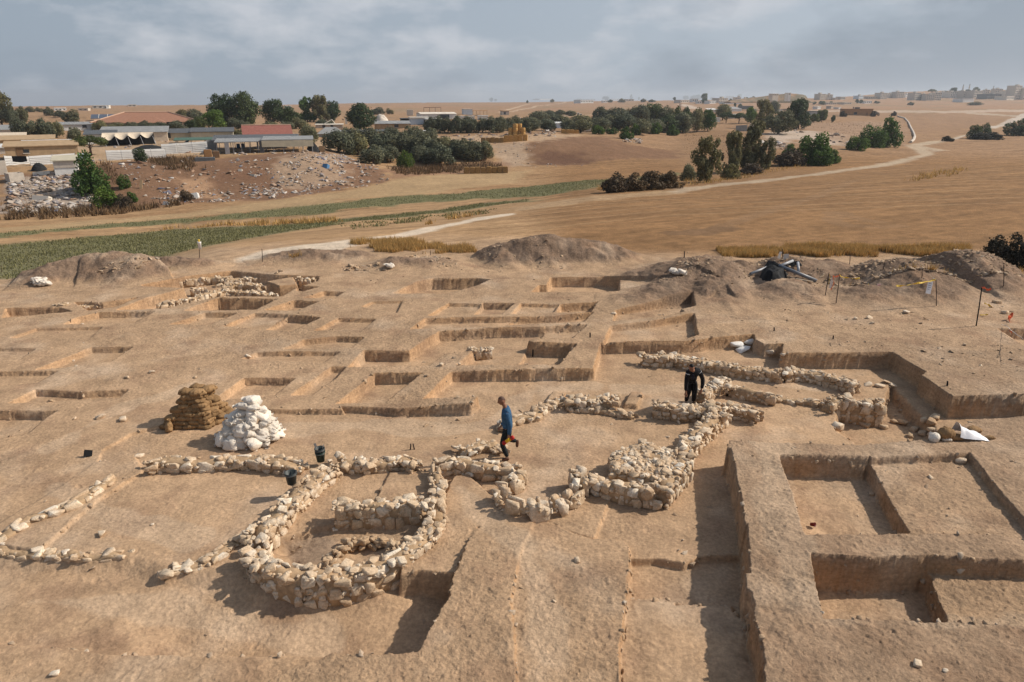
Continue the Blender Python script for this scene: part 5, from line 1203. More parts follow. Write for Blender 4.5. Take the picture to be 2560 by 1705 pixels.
for i, (a, b, c, d) in enumerate(((90, 200, 330, 445), (170, 300, 345, 450), (260, 380, 330, 450), (340, 440, 350, 450), (470, 560, 385, 470), (440, 560, 265, 345), (300, 370, 245, 300), (370, 450, 265, 310), (170, 245, 240, 275), (245, 300, 245, 275))):
    tree('S', a, b, c, d, 'wide', 'olive' if i < 5 else 'euca', ('dense olive behind the tan shack, ' if i < 5 else 'dark tree on the slope above the shacks, ') + ordn(i if i < 5 else i - 5) + ' in its cluster', group='trees behind the shacks')
tree('S', 512, 735, 445, 570, 'flat', 'dark', 'umbrella shaped dark tree with bare trunk beside the tan shack', group=None)
tree('S', 505, 730, 575, 835, 'bush', 'green', 'tall dark green conical tree on the rubbish slope'); tree('S', 640, 825, 800, 925, 'bush', 'green', 'low spreading green bush at the foot of the rubbish slope', 'bush'); tree('S', 805, 895, 710, 795, 'bush', 'green', 'small green bush in the middle of the rubbish slope', 'bush'); tree('S', 850, 945, 825, 890, 'bush', 'green', 'small dark bush above the dry scrub at the slope foot', 'bush')
tree('S', 925, 1010, 528, 618, 'round', 'dark', 'small dark tree standing in front of the white corrugated fence'); tree('S', 1220, 1320, 810, 880, 'bush', 'dry', 'dry brown thorn bush on the rubbish slope', 'bush'); tree('S', 790, 920, 840, 935, 'bush', 'dry', 'dry brown scrub clump next to the green bush', 'bush')
for i, (a, b) in enumerate(((750, 880), (850, 960), (950, 1060), (1050, 1160), (1150, 1280), (640, 740))):
    tree('S', a, b, 345 + RT.randint(-8, 8), 405, 'wide', 'olive', f'olive in the row between tiled roof and tent sheds, {ordn(i)} of that row', group=GO)
for i, (a, b, c, d, l) in enumerate(((1190, 1300, 265, 340, 'euca'), (1290, 1400, 262, 350, 'olive'), (1270, 1350, 330, 398, 'dark'), (1330, 1430, 310, 395, 'dark'), (1390, 1560, 270, 395, 'green'))):
    tree('S', a, b, c, d, 'round', l, f'bushy tree right of the tiled roof, {ordn(i)} from the left', group='trees of the settlement')
tree('S', 1450, 1640, 175, 370, 'round', 'dark', 'left half of the great dark spreading tree behind the sheds', group='trees of the settlement'); tree('S', 1590, 1810, 162, 375, 'round', 'dark', 'great dark spreading tree, tallest behind the sheds', group='trees of the settlement')
tree('S', 1800, 1960, 205, 370, 'round', 'dark', 'dark tree with a pointed top, right of the great tree', group='trees of the settlement'); tree('S', 1900, 2060, 250, 380, 'round', 'dark', 'lower dark tree filling the gap right of the pointed one', group='trees of the settlement')
tree('S', 2040, 2170, 190, 340, 'tall', 'green', 'tall light green tree, left one of the right hand group', group='trees of the settlement'); tree('S', 2130, 2270, 178, 345, 'tall', 'euca', 'tall grey green feathery tree, middle of the right hand group', group='trees of the settlement'); tree('S', 2220, 2345, 215, 350, 'round', 'dark', 'dark tree at the right end of the right hand group', group='trees of the settlement')
tree('T', 30, 240, 232, 400, 'round', 'dark', 'single round dark green tree beside the grey roofed sheds', group='trees of the settlement')
for i, (a, b, c, d) in enumerate(((1540, 1650, 320, 385), (1620, 1720, 335, 390), (1800, 1930, 345, 400), (1900, 2020, 345, 400), (1990, 2110, 320, 390), (2060, 2190, 375, 480), (1590, 1700, 395, 445), (2150, 2290, 330, 380))):
    tree('S', a, b, c, d, 'wide', 'olive', f'grey olive tree around the red roofed house, {ordn(i)} of those counted', group='olive trees around the red roofed house')
OL = [(-90, 70, 420, 545), (0, 140, 400, 500), (60, 190, 445, 560), (150, 290, 400, 520), (230, 350, 450, 570), (160, 300, 520, 625), (300, 430, 400, 520), (330, 470, 450, 560), (400, 520, 430, 560), (290, 400, 520, 610), (430, 560, 390, 500), (500, 640, 440, 560), (490, 600, 520, 610), (570, 700, 480, 590), (600, 760, 520, 630), (640, 760, 460, 560), (740, 850, 480, 575), (800, 920, 480, 590), (870, 980, 485, 590), (940, 1045, 490, 590), (560, 660, 400, 470)]
for i, (a, b, c, d) in enumerate(OL): tree('T', a - 24, b + 24, c - 8, d + 6, 'wide', 'olive', f'olive of the front grove above the field, {ordn(i)} from the left', group='olives of the front grove')
tree('T', 392, 512, 548, 655, 'bush', 'bright', 'bright green bush in front of the olive grove', 'bush')
for i in range(13):
    a = 575 + i * 58; tree('T', a, a + RT.randint(95, 120), 315 + RT.randint(-6, 12), 415 - (i > 8) * 12, 'wide', 'olive', f'olive in the orchard row behind the hay bales, {ordn(i)} from the left', group='olives of the orchard row')
OR = [(1310, 1420, 275, 350), (1390, 1500, 290, 350), (1450, 1560, 300, 350), (1240, 1350, 320, 405), (1380, 1470, 330, 395), (1510, 1620, 335, 400), (1590, 1700, 330, 410), (1600, 1720, 300, 350), (1720, 1850, 250, 340), (1820, 1960, 255, 345), (1700, 1830, 320, 400), (1800, 1920, 300, 390), (1880, 2010, 300, 395), (1960, 2080, 250, 340), (1990, 2120, 240, 350), (2060, 2190, 230, 350), (2150, 2280, 250, 350), (2000, 2110, 330, 420), (2080, 2200, 330, 410), (2180, 2310, 300, 410), (2260, 2370, 260, 400), (2290, 2400, 290, 410)]
for i, (a, b, c, d) in enumerate(OR): tree('T', a - 20, b + 20, c, d + 8, 'wide' if i % 3 else 'round', 'dark' if i in (15, 19, 20) else 'olive', f'bushy tree of the big right grove, {ordn(i)} counted from left to right', group='trees of the big right grove')
for i, (a, b, c, d) in enumerate(((1720, 1815, 370, 425), (1820, 1905, 385, 425), (1910, 2010, 385, 460), (1990, 2060, 360, 430), (2120, 2200, 355, 425), (2235, 2320, 370, 435))): tree('T', a, b, c, d, 'bush', 'green', f'green bush at the lower edge of the right grove, {ordn(i)} from the left', 'bush', 'green bushes below the right grove')
for i, (a, b, c, d) in enumerate(((1400, 1470, 265, 300), (1470, 1540, 262, 300), (1530, 1620, 268, 300))): tree('T', a, b, c, d, 'wide', 'olive', f'small tree on the slope above the grove, {ordn(i)} from the left', group='small trees above the grove')
GR = 'trees and bushes along the field edge'
for a, b, c, d, k, l, n_, lb in ((85, 280, 470, 755, 'tall', 'euca', 'tree', 'tall yellowish green shrub tree, first of the field edge group'), (265, 420, 430, 690, 'tall', 'euca', 'tree', 'loose grey green tree, second of the field edge group'), (390, 570, 365, 670, 'tall', 'euca', 'tree', 'tallest feathery tree of the field edge group'),
                                 (500, 640, 470, 670, 'tall', 'euca', 'tree', 'sloping right shoulder tree of the field edge group'), (5, 110, 640, 745, 'bush', 'olive', 'bush', 'low grey bush left of the field edge trees'), (270, 420, 640, 735, 'bush', 'euca', 'bush', 'low bush between the field edge trees'),
                                 (410, 560, 630, 700, 'bush', 'dry', 'bush', 'dry brown bush under the tallest field edge tree'), (640, 880, 540, 640, 'bush', 'dry', 'bush', 'wide dry bush right of the field edge trees'), (690, 800, 500, 580, 'bush', 'green', 'bush', 'small green bush on top of the dry one'),
                                 (790, 1010, 438, 630, 'bush', 'green', 'bush', 'large bright green bush, crown of the right clump'), (870, 1040, 520, 640, 'bush', 'green', 'bush', 'green bush at the front of the right clump'), (1000, 1100, 540, 625, 'bush', 'green', 'bush', 'small green bush at the right end of the clump'),
                                 (1140, 1292, 450, 535, 'bush', 'green', 'bush', 'round light green bush left of the big dark clump'), (1205, 1400, 380, 515, 'bush', 'green', 'bush', 'dark green clump left half beside the pale pipe'), (1320, 1500, 335, 515, 'bush', 'green', 'bush', 'dark green clump right half beside the pale pipe'),
                                 (1965, 2060, 372, 455, 'bush', 'dark', 'bush', 'dark bush beside the upper road, left one of two'), (2040, 2125, 360, 440, 'bush', 'dark', 'bush', 'dark bush beside the upper road, right one of two'), (2000, 2195, 415, 460, 'bush', 'black', 'bush', 'low dark scrub under the roadside bushes'), (1790, 1870, 440, 475, 'bush', 'black', 'bush', 'small low scrub on the road bend'),
                                 (2230, 2420, 335, 438, 'bush', 'dark', 'bush', 'dark bush cut by the right edge beside the road'), (495, 640, 210, 390, 'tall', 'euca', 'tree', 'tall rounded tree left of the dark pair on the right'), (560, 780, 280, 425, 'round', 'euca', 'tree', 'broad spreading tree in front of the dark pair'),
                                 (720, 895, 205, 390, 'tall', 'dark', 'tree', 'darkest tall tree of the right settlement'), (600, 680, 205, 290, 'round', 'olive', 'tree', 'pale small tree behind the broad one'), (880, 950, 290, 345, 'round', 'dark', 'tree', 'low dark tree left of the grey shed on the right'), (930, 1008, 265, 345, 'round', 'dark', 'tree', 'low dark tree covering the grey shed on the right'),
                                 (0, 80, 255, 400, 'round', 'dark', 'tree', 'dark tree at the left of the right settlement'), (60, 170, 265, 410, 'round', 'olive', 'tree', 'greyish tree, second from the left of the right settlement'), (140, 240, 270, 405, 'round', 'green', 'tree', 'light green tree, third from the left of the right settlement'),
                                 (235, 345, 230, 330, 'round', 'olive', 'tree', 'rounded tree above the sheds of the right settlement'), (270, 360, 280, 350, 'flat', 'dark', 'tree', 'dark flat crowned tree with thin stems beside the shelter'), (355, 450, 285, 355, 'flat', 'dark', 'tree', 'second dark flat crowned tree right of the shelter'), (440, 520, 250, 350, 'round', 'green', 'tree', 'yellowish green tree between the sheds on the right'),
                                 (1090, 1140, 270, 305, 'bush', 'black', 'bush', 'black looking bush left of the brown house'), (1300, 1360, 270, 305, 'bush', 'black', 'bush', 'dark bush right of the brown house'), (1030, 1062, 300, 345, 'round', 'dark', 'tree', 'small dark tree below the brown house'), (1445, 1482, 272, 300, 'bush', 'black', 'bush', 'dark box shaped bush at the end of the hedge'),
                                 (1500, 1990, 652, 745, 'bush', 'dry', 'bush', 'x')):
    if lb != 'x': tree('U', a, b, c, d, k, l, lb, n_, GR)
for i, (a, b, c, d) in enumerate(((1795, 1985, 702, 824), (1900, 2110, 698, 812), (2035, 2230, 686, 804), (2140, 2345, 688, 796))): tree('T', a, b, c, d, 'bush', 'dry', f'dry grey brown thorn hedge bush beside the track, {ordn(i)} from the left', 'bush', 'dry bushes by the track')
for i, (a, b, c, d) in enumerate(((2030, 2200, 30, 200), (2150, 2330, 25, 250), (2260, 2480, 40, 270))): tree('C', a, b, c, d, 'bush', 'black', f'big dark thorn bush behind the right spoil heap, {ordn(i)} from the left', 'bush', 'dark thorn bushes at the right edge', ymin=33)
# horizon trees
for t, a, b, c, d, k, lb in (('k', 1520, 1572, 25, 68, 'round', 'bigger lone round tree on the bare horizon'), ('k', 1578, 1612, 36, 62, 'round', 'smaller lone tree right of the bigger one on the horizon'), ('k', 1958, 1985, 52, 82, 'bush', 'tiny tree on the far slope left of the tracks'), ('k', 120, 300, 140, 215, 'wide', 'hazy tree behind the round dark tree'), ('k', 300, 395, 150, 215, 'wide', 'second hazy tree behind the round dark tree'),
                             ('n', 1045, 1140, 112, 160, 'round', 'large tree among the far farm houses'), ('n', 1400, 1440, 88, 150, 'tall', 'tall water tower like tree on the horizon'), ('n', 1505, 1535, 118, 155, 'round', 'small tree right of the tallest on the horizon'), ('n', 1110, 1190, 150, 185, 'wide', 'low dark tree in front of the far farm'), ('n', 1250, 1350, 140, 185, 'wide', 'wide low tree right of the far farm'), ('n', 1540, 1620, 140, 182, 'wide', 'low tree line clump on the horizon, left'), ('n', 1640, 1740, 150, 182, 'wide', 'low tree line clump on the horizon, right'), ('n', 680, 840, 140, 170, 'wide', 'dark hedge tree above the long far barn'), ('n', 380, 440, 145, 185, 'wide', 'dark clump on the far slope beside the track'), ('n', 160, 240, 138, 155, 'wide', 'low clump at the left of the white far roof'), ('n', 1955, 1995, 120, 160, 'round', 'bushy tree at the right of the horizon line'), ('n', 2085, 2160, 105, 145, 'round', 'spreading tree on the right horizon'), ('n', 460, 580, 290, 345, 'wide', 'grey trees below the far track, left'), ('n', 320, 460, 295, 340, 'wide', 'grey trees below the far track, far left'), ('n', 560, 740, 300, 345, 'wide', 'low grey trees beside the white truck'),
                             ('l', 45, 118, 165, 215, 'round', 'open crowned tree of the skyline village, left'), ('l', 140, 220, 160, 220, 'round', 'dark tree of the skyline village, second'), ('l', 210, 285, 152, 220, 'round', 'dark tree of the skyline village, third'), ('l', 285, 378, 137, 225, 'round', 'tallest tree of the skyline village'), ('l', 290, 385, 205, 265, 'round', 'dark round tree below the tallest in the village'), ('l', 785, 835, 142, 195, 'round', 'round tree above the village roofs'), ('l', 735, 768, 232, 312, 'tall', 'narrow dark cypress in front of the village'), ('l', 405, 490, 185, 215, 'wide', 'low hedge left of tan houses'), ('l', 945, 1045, 175, 230, 'wide', 'dark clump at the foot of the cliff hill'), ('l', 795, 855, 275, 320, 'bush', 'dark bush in front of the long village roof'), ('l', 660, 720, 205, 250, 'wide', 'dark trees between the tan village houses'), ('l', 865, 945, 185, 225, 'wide', 'grey trees left of the cliff hill'),
                             ('l', 1900, 1980, 235, 285, 'round', 'round tree on the plain below the town'), ('l', 1810, 1870, 245, 280, 'round', 'small tree left of the round one on the plain'), ('l', 2040, 2085, 240, 280, 'round', 'small tree right of the round one on the plain'), ('m', 440, 480, 222, 265, 'round', 'small trees left of the white shed on the plain'), ('m', 490, 530, 225, 265, 'round', 'small tree touching the white shed on the plain'), ('m', 655, 720, 238, 265, 'wide', 'dark bush right of the white shed on the plain'), ('m', 1035, 1105, 252, 285, 'bush', 'lone dark bush on the bank before the town'), ('m', 1720, 1890, 248, 285, 'wide', 'dark hedge before the town at the right'),
                             ('m', 1268, 1352, 108, 160, 'flat', 'dark round crown above the town, first from the left'), ('m', 1512, 1592, 92, 155, 'round', 'tallest dark crown above the town'), ('m', 1772, 1846, 87, 150, 'round', 'dark crown right of the two minarets'), ('m', 1420, 1482, 124, 155, 'flat', 'small crown between town roofs, left'), ('m', 1676, 1745, 110, 150, 'flat', 'small crown at the foot of the minarets'), ('m', 1600, 1650, 124, 150, 'flat', 'little crown left of the first minaret')):
    tree(t, a, b, c, d, k, 'dark' if k != 'wide' else 'euca', lb, group='far trees on the skyline', ymin=200)
# bare tree
p = at('n', 2040, 300, 200); k = mpp(p.x, p.y, p.z) / 5.12; bt = thing('bare_tree', p, 'leafless pale tree sticking up above the right grove', 'tree'); bm = bmesh.new(); rs = random.Random(4); hh = 115 * k
tube(bm, [(0, 0, 0), (.2, 0, hh * .4), (0, .1, hh)], [.35, .28, .1], 6)
for _ in range(26):
    a = rs.uniform(0, 6.28); z0 = hh * rs.uniform(.25, .8); L = hh * rs.uniform(.15, .35); tube(bm, [(0, 0, z0), (math.cos(a) * L * .5, math.sin(a) * L * .5, z0 + L * .5), (math.cos(a) * L * .8, math.sin(a) * L * .8, z0 + L)], [.12, .08, .04], 4)
bmo('trunk', bm, simple('pale_bark', (.30, .24, .20), .9), bt)
# ------------------------------------------------------------------ buildings
def sheetmat(name, col, axis='X', scale=9, amt=.18, rust=.0):
    m, nt, b = new_mat(name, .55); b.inputs['Specular IOR Level'].default_value = .3
    w_ = nd(nt, 'ShaderNodeTexWave', Scale=scale); w_.bands_direction = axis; tc_ = nd(nt, 'ShaderNodeTexCoord'); nt.links.new(tc_.outputs['Object'], w_.inputs['Vector'])
    c = mixc(nt, 1.0, (*col, 1), ramp(nt, noise(nt, .9, 5, .65), (.3, 1 - amt), (.7, 1 + amt * .6)), 'MULTIPLY')
    if rust: c = mixc(nt, ramp(nt, noise(nt, 1.7, 5, .7), (.58, 0.), (.72, rust)), c, (.22, .12, .07))
    nt.links.new(c, b.inputs['Base Color']); bumpn(nt, b, w_.outputs['Fac'], .7, .05); return m
BM = {'white': sheetmat('white_sheet', (.76, .76, .73), 'X', 6), 'whitez': sheetmat('white_sheet_flat', (.84, .83, .79), 'Z', 3, .06, .12), 'grey': sheetmat('grey_sheet', (.34, .34, .33), 'X', 6, .2, .2), 'dgrey': sheetmat('dark_grey_sheet', (.12, .125, .13), 'X', 6), 'cream': sheetmat('cream_sheet', (.60, .54, .40), 'X', 3, .15, .2),
      'tan': simple('tan_tarpaulin', (.40, .28, .165), .9, 1.2, .18, .5, 3), 'tile': simple('clay_tiles', (.30, .155, .10), .85, 2.0, .2, .6, 8), 'red': simple('red_tiles', (.27, .105, .08), .85, 2.0, .2, .6, 8), 'conc': simple('concrete', (.52, .46, .39), .95, 1.5, .2, .3, 10), 'plast': simple('plaster', (.56, .50, .42), .9, .5, .15, .2, 6),
      'pale': simple('pale_stone', (.68, .62, .53), .9, .4, .15, .2, 3), 'blue': simple('blue_paint', (.08, .19, .34), .6), 'bluew': simple('bluish_white', (.55, .62, .68), .7, .8, .1), 'brown': simple('ochre_wall', (.34, .19, .085), .9, 1.0, .2, .4, 5), 'black': simple('black_netting', (.02, .021, .022), .95, 2, .3, .4, 6), 'glass': simple('dark_window', (.03, .035, .04), .25, 0, 0, 0, 10, .5),
      'cloth': simple('cream_canvas', (.60, .50, .38), .9, 2, .15, .4, 4), 'green': simple('green_net', (.07, .13, .10), .9, 2, .2), 'solar': simple('solar_panel', (.05, .06, .085), .3, 0, 0, 0, 10, .5), 'steel': simple('galvanised_steel', (.32, .32, .33), .5, 3, .15), 'wood': M_WOOD, 'ridge': simple('pale_ridge_tile', (.48, .32, .23), .9)}
class Frame:
    """local frame of a building: x along its front, y away from the viewer, sizes read from the photo at the building's own distance"""
    def __init__(s, t, x0, x1, yb, ymin=100, Y=None):
        u0, v0 = px(t, (x0 + x1) / 2, yb)
        s.p = hit(u0, v0, ymin) if Y is None else Vector((0, 0, 0))
        if Y is not None:
            d = ray(u0, v0); k = Y / d[1]; s.p = Vector((d[0] * k, Y, H + d[2] * k))
        s.k = mpp(*s.p) / TILE[t][2]; s.w = (x1 - x0) * s.k; s.yb = yb
    def h(s, y): return (s.yb - y) * s.k
def roof_mesh(bm, kind, w, d, he, hr, ov=.4):
    x0, x1, y0, y1 = -w / 2 - ov, w / 2 + ov, -ov, d + ov
    def q(*vs): bm.faces.new([bm.verts.new(v_) for v_ in vs])
    if kind == 'flat': bx(bm, x0, x1, y0, y1, he, hr)
    elif kind == 'mono':
        V = [bm.verts.new(v_) for v_ in ((x0, y0, he), (x1, y0, he), (x1, y1, hr), (x0, y1, hr), (x0, y0, he + .15), (x1, y0, he + .15), (x1, y1, hr + .15), (x0, y1, hr + .15))]
        for f in ((0, 3, 2, 1), (4, 5, 6, 7), (0, 1, 5, 4), (1, 2, 6, 5), (2, 3, 7, 6), (3, 0, 4, 7)): bm.faces.new([V[i] for i in f])
    elif kind == 'gable':
        m = d / 2; V = [bm.verts.new(v_) for v_ in ((x0, y0, he), (x1, y0, he), (x1, m, hr), (x0, m, hr), (x1, y1, he), (x0, y1, he))]
        for f in ((0, 1, 2, 3), (3, 2, 4, 5), (0, 3, 5), (1, 4, 2), (0, 5, 4, 1)): bm.faces.new([V[i] for i in f])
    elif kind == 'hip':
        m = d / 2; r = min(w * .28, d * .6); V = [bm.verts.new(v_) for v_ in ((x0, y0, he), (x1, y0, he), (x1, y1, he), (x0, y1, he), (-w / 2 + r, m, hr), (w / 2 - r, m, hr))]
        for f in ((0, 1, 5, 4), (1, 2, 5), (2, 3, 4, 5), (3, 0, 4), (0, 3, 2, 1)): bm.faces.new([V[i] for i in f])
def bld(label, t, x0, x1, yr, ye, yb, depth, roof='flat', wall='white', rm='grey', yaw=0.0, wins=(), doors=(), name='house', cat='house', group=None, ov=.3, ymin=100, Y=None, parts=True, wm2=None):
    f = Frame(t, x0, x1, yb, ymin, Y); he, hr = f.h(ye), f.h(yr); o = thing(name, f.p, label, cat, group, yaw + max(.22, math.atan2(-f.p.x, f.p.y) * .9)); w = f.w
    bm = bmesh.new(); bx(bm, -w / 2, w / 2, 0, depth, -2.0, he); bmo('wall', bm, BM[wall], o)
    bm = bmesh.new(); roof_mesh(bm, roof, w, depth, he + .01, max(hr, he + .15), ov); bmo('roof', bm, BM[rm], o)
    for kind, lst in (('window', wins), ('door', doors)):
        for (fx, z0, ww, hh) in lst:
            bm = bmesh.new(); bx(bm, w * (fx - .5) - ww / 2, w * (fx - .5) + ww / 2, -.06, .05, he * z0, he * z0 + hh); p_ = bmo(kind, bm, BM['glass' if kind == 'window' else 'wood'], o)
            if kind == 'window': 
                bm = bmesh.new(); bx(bm, w * (fx - .5) - ww / 2 - .1, w * (fx - .5) + ww / 2 + .1, -.12, -.07, he * z0 - .15, he * z0 - .01); bmo('sill', bm, BM['conc'], p_)
    return o, f, he, hr
def canopy(label, t, x0, x1, yf, ybk, yb, depth, rm='grey', np_=5, name='canopy', cat='canopy', post='steel', group=None, ymin=100):
    f = Frame(t, x0, x1, yb, ymin); o = thing(name, f.p, label, cat, group, max(0, math.atan2(-f.p.x, f.p.y)) * .9); w = f.w; hf, hb_ = f.h(yf), f.h(ybk)
    bm = bmesh.new(); roof_mesh(bm, 'mono', w, depth, hf, max(hb_ - depth * .045, hf + .1), .2); bmo('roof', bm, BM[rm], o)
    for i in range(np_):
        for yy, hh in ((.1, hf), (depth - .1, hf)):
            bm = bmesh.new(); xx = -w / 2 + .15 + (w - .3) * i / (np_ - 1); tube(bm, [(xx, yy, -.5), (xx + .03, yy, hh)], .07, 6); bmo('post', bm, BM[post], o)
    return o, f, hf
GS = 'sheds and houses of the left settlement'
o, f, he, hr = bld('large low building with brown hipped tile roof and cream ridge lines', 'S', 700, 1325, 285, 345, 392, 18, 'hip', 'plast', 'tile', wins=[(q, .25, 1.6, 1.6) for q in (.42, .52, .62, .72, .82, .92)], doors=[(.47, 0, 1.2, 2.2)], ov=1.0, group=GS)
bm = bmesh.new(); roof_mesh(bm, 'hip', f.w * .42, 7, he - .1, he + (hr - he) * .62, .2); q_ = bmo('porch_roof', bm, BM['tile'], o); q_.location = (-.02 * f.w, -5.5, 0)
bm = bmesh.new(); w_ = f.w; r_ = min(w_ * .28, 18 * .6)
for a, b in (((-w_ / 2 - 1, -1, he + .1), (-w_ / 2 + r_, 9, hr + .1)), ((-w_ / 2 + r_, 9, hr + .1), (w_ / 2 - r_, 9, hr + .1)), ((w_ / 2 - r_, 9, hr + .1), (w_ / 2 + 1, -1, he + .1))): tube(bm, [a, b], .22, 6)
bmo('ridge', bm, BM['ridge'], o)
o, f, hf = canopy('tilted solar panel canopy on the slope left of the tiled roof', 'S', 640, 815, 320, 290, 335, 9, 'solar', 4, group=GS)
bm = bmesh.new()
for q in (.25, .55, .85): 
    xx = (q - .5) * f.w; tube(bm, [(xx, -.2, hf + .22), (xx, 9.2, max(f.h(290) - 9 * .045, hf + .1) + .22)], .10, 4)
bmo('rail', bm, BM['pale'], o)
bld('long low white shed behind the olives on the left', 'S', 418, 750, 350, 362, 398, 8, 'mono', 'white', 'grey', wins=[(.5, .4, 1.2, .9), (.7, .4, 1.2, .9)], name='shed', cat='shed', group=GS)
bld('cream walled shed with long grey roof behind the tent', 'S', 720, 1130, 388, 418, 478, 9, 'mono', 'cloth', 'grey', -.04, doors=[(.5, 0, 1.2, 2.2)], name='shed', cat='shed', group=GS)
bld('flat blue grey roofed shed at the left of the tent', 'S', 605, 792, 412, 432, 492, 7, 'mono', 'white', 'dgrey', name='shed', cat='shed', group=GS)
# tent with scalloped awning
f = Frame('S', 735, 1045, 500); tn = thing('tent', f.p, 'cream canvas tent with sagging scalloped front held by poles', 'tent', GS, max(0, math.atan2(-f.p.x, f.p.y)) * .9); nU, nV = 60, 8; vv_ = []
for i in range(nU):
    t = i / (nU - 1); sg = abs(math.sin(t * math.pi * 4))
    for j in range(nV):
        q = j / (nV - 1); vv_.append(((t - .5) * f.w, -2.6 + 3.2 * q, f.h(455) + (f.h(418) - f.h(455)) * q + (1 - q) * (.9 * (1 - sg) - .35 + .5 * t)))
mobj('canvas', np_mesh('canvas', np.array(vv_), grid_faces(nU, nV)), BM['cloth'], tn)
for i in range(5):
    bm = bmesh.new(); xx = (i / 4 - .5) * f.w * .96; tube(bm, [(xx + .5, -3.4, -.2), (xx, -2.5, f.h(440))], .06, 5); bmo('pole', bm, BM['steel'], tn)
bm = bmesh.new(); bx(bm, -f.w / 2, f.w / 2, .7, .8, -.3, f.h(425)); bmo('back_wall', bm, BM['black'], tn)
o, f, he, hr = bld('grey roofed building with striped cream corrugated wall and black netting corner', 'S', 1055, 1330, 394, 420, 468, 9, 'gable', 'cream', 'dgrey', name='shed', cat='shed', group=GS, ov=.5)
bm = bmesh.new(); bx(bm, -f.w * .25, -f.w * .06, -.9, -.8, .6, he + .1); bmo('netting', bm, BM['black'], o)
bld('long grey roofed cream shed left of the red roofed house', 'S', 1325, 1592, 394, 414, 462, 8, 'mono', 'cream', 'dgrey', name='shed', cat='shed', group=GS)
canopy('low green shade net in front of the cream sheds', 'S', 1215, 1590, 468, 452, 488, 5, 'green', 5, group=GS)
o, f, he, hr = bld('house with dull red gabled tile roof in the left settlement', 'S', 1690, 1985, 372, 432, 468, 9, 'gable', 'plast', 'red', .06, wins=[(.3, .3, 1.2, 1.1), (.7, .3, 1.2, 1.1)], group=GS, ov=.6)
bm = bmesh.new(); tube(bm, [(-f.w / 2 - .6, 4.5, hr + .05), (f.w / 2 + .6, 4.5, hr + .05)], .16, 6); bmo('ridge', bm, BM['ridge'], o)
canopy('thin metal awning under the red roof', 'S', 1775, 2025, 443, 430, 470, 4, 'grey', 4, group=GS)
canopy('dark roofed upper shelter behind the open metal canopy', 'S', 1485, 2040, 470, 436, 530, 7, 'dgrey', 7, group=GS)
o, f, hf = canopy('wide open metal canopy on posts at the edge of the rubbish slope', 'S', 1495, 1820, 484, 462, 556, 9, 'grey', 7, group=GS)
bm = bmesh.new(); bx(bm, -f.w * .32, -f.w * .24, -.5, .1, -1.2, hf - .05); bmo('pillar', bm, BM['steel'], o)
o, f, hf = canopy('canopy with hanging striped corrugated valance, right of the open one', 'S', 1812, 2140, 470, 447, 548, 9, 'grey', 6, group=GS)
bm = bmesh.new(); bx(bm, -f.w / 2 - .1, f.w / 2 + .1, -.30, -.22, hf - f.k * 42, hf - .05); bmo('valance', bm, BM['cream'], o)
bm = bmesh.new(); bx(bm, -f.w / 2 - .6, -f.w / 2 + .1, -.2, .5, -.6, hf); bmo('pillar', bm, BM['dgrey'], o)
def fence(label, t, x0, x1, yt0, yt1, yb0, yb1, mat='whitez', rows=6, group='white corrugated fences', ymin=100):
    a = at(t, x0, yb0, ymin); b_ = at(t, x1, yb1, ymin); kk = (mpp(*a) + mpp(*b_)) / 2 / TILE[t][2]; dy_ = .5 * (b_.x - a.x) * (a.x < 0); dd_ = ray(*px(t, x1, yb1)); b_ = Vector((dd_[0] / dd_[1] * (a.y + dy_), a.y + dy_, 0)); b_.z = H + dd_[2] / dd_[1] * (a.y + dy_)
    o = thing('fence', a, label, 'fence', group); d = b_ - a; h0, h1 = (yb0 - yt0) * kk, (yb1 - yt1) * kk
    ln = Vector((d.x, d.y, 0)); dirn = ln.normalized(); nrm = Vector((dirn.y, -dirn.x, 0)); npan = max(2, int(ln.length / 2.4))
    for k in range(npan):
        bm = bmesh.new(); ta, tb = k / npan, (k + 1) / npan - .004
        A_, B_ = ln * ta + Vector((0, 0, d.z * ta)), ln * tb + Vector((0, 0, d.z * tb)); ha, hb_ = h0 + (h1 - h0) * ta, h0 + (h1 - h0) * tb; jit = RB.uniform(-.05, .05)
        for r in range(rows):
            z0, z1 = (r / rows), ((r + .96) / rows)
            P = [A_ + nrm * (.10 + jit) + Vector((0, 0, ha * z0 - .1)), B_ + nrm * (.10 + jit) + Vector((0, 0, hb_ * z0 - .1)), B_ + nrm * (jit) + Vector((0, 0, hb_ * z1)), A_ + nrm * (jit) + Vector((0, 0, ha * z1))]
            vs = [bm.verts.new(v_) for v_ in P] + [bm.verts.new(v_ - nrm * .03) for v_ in P]
            for f_ in ((0, 1, 2, 3), (7, 6, 5, 4), (0, 4, 5, 1), (1, 5, 6, 2), (2, 6, 7, 3), (3, 7, 4, 0)): bm.faces.new([vs[i] for i in f_])
        bmo('panel', bm, BM[mat], o)
    for k in range(npan + 1):
        bm = bmesh.new(); A_ = ln * (k / npan) + Vector((0, 0, d.z * k / npan)) - nrm * .12; tube(bm, [A_ + Vector((0, 0, -.5)), A_ + Vector((0, 0, h0 + (h1 - h0) * k / npan + .1))], .05, 5); bmo('post', bm, BM['steel'], o)
    return o
fence('white corrugated fence in the front row with the small dark tree before it', 'S', 735, 1140, 540, 525, 606, 592); fence('white corrugated fence set back to the right, rising to the right', 'S', 1112, 1425, 498, 476, 562, 546)
fence('white corrugated fence in front of the tan shack, long sunlit part', 'S', 212, 525, 578, 556, 642, 632); fence('greyish corrugated fence with torn black cloth, left of the sunlit part', 'S', 42, 212, 575, 580, 642, 648)
bl = Frame('S', 108, 208, 640); q_ = thing('tarpaulin', bl.p + Vector((0, -.5, 0)), 'torn black cloth hanging over the greyish fence', 'tarpaulin'); vv_ = []
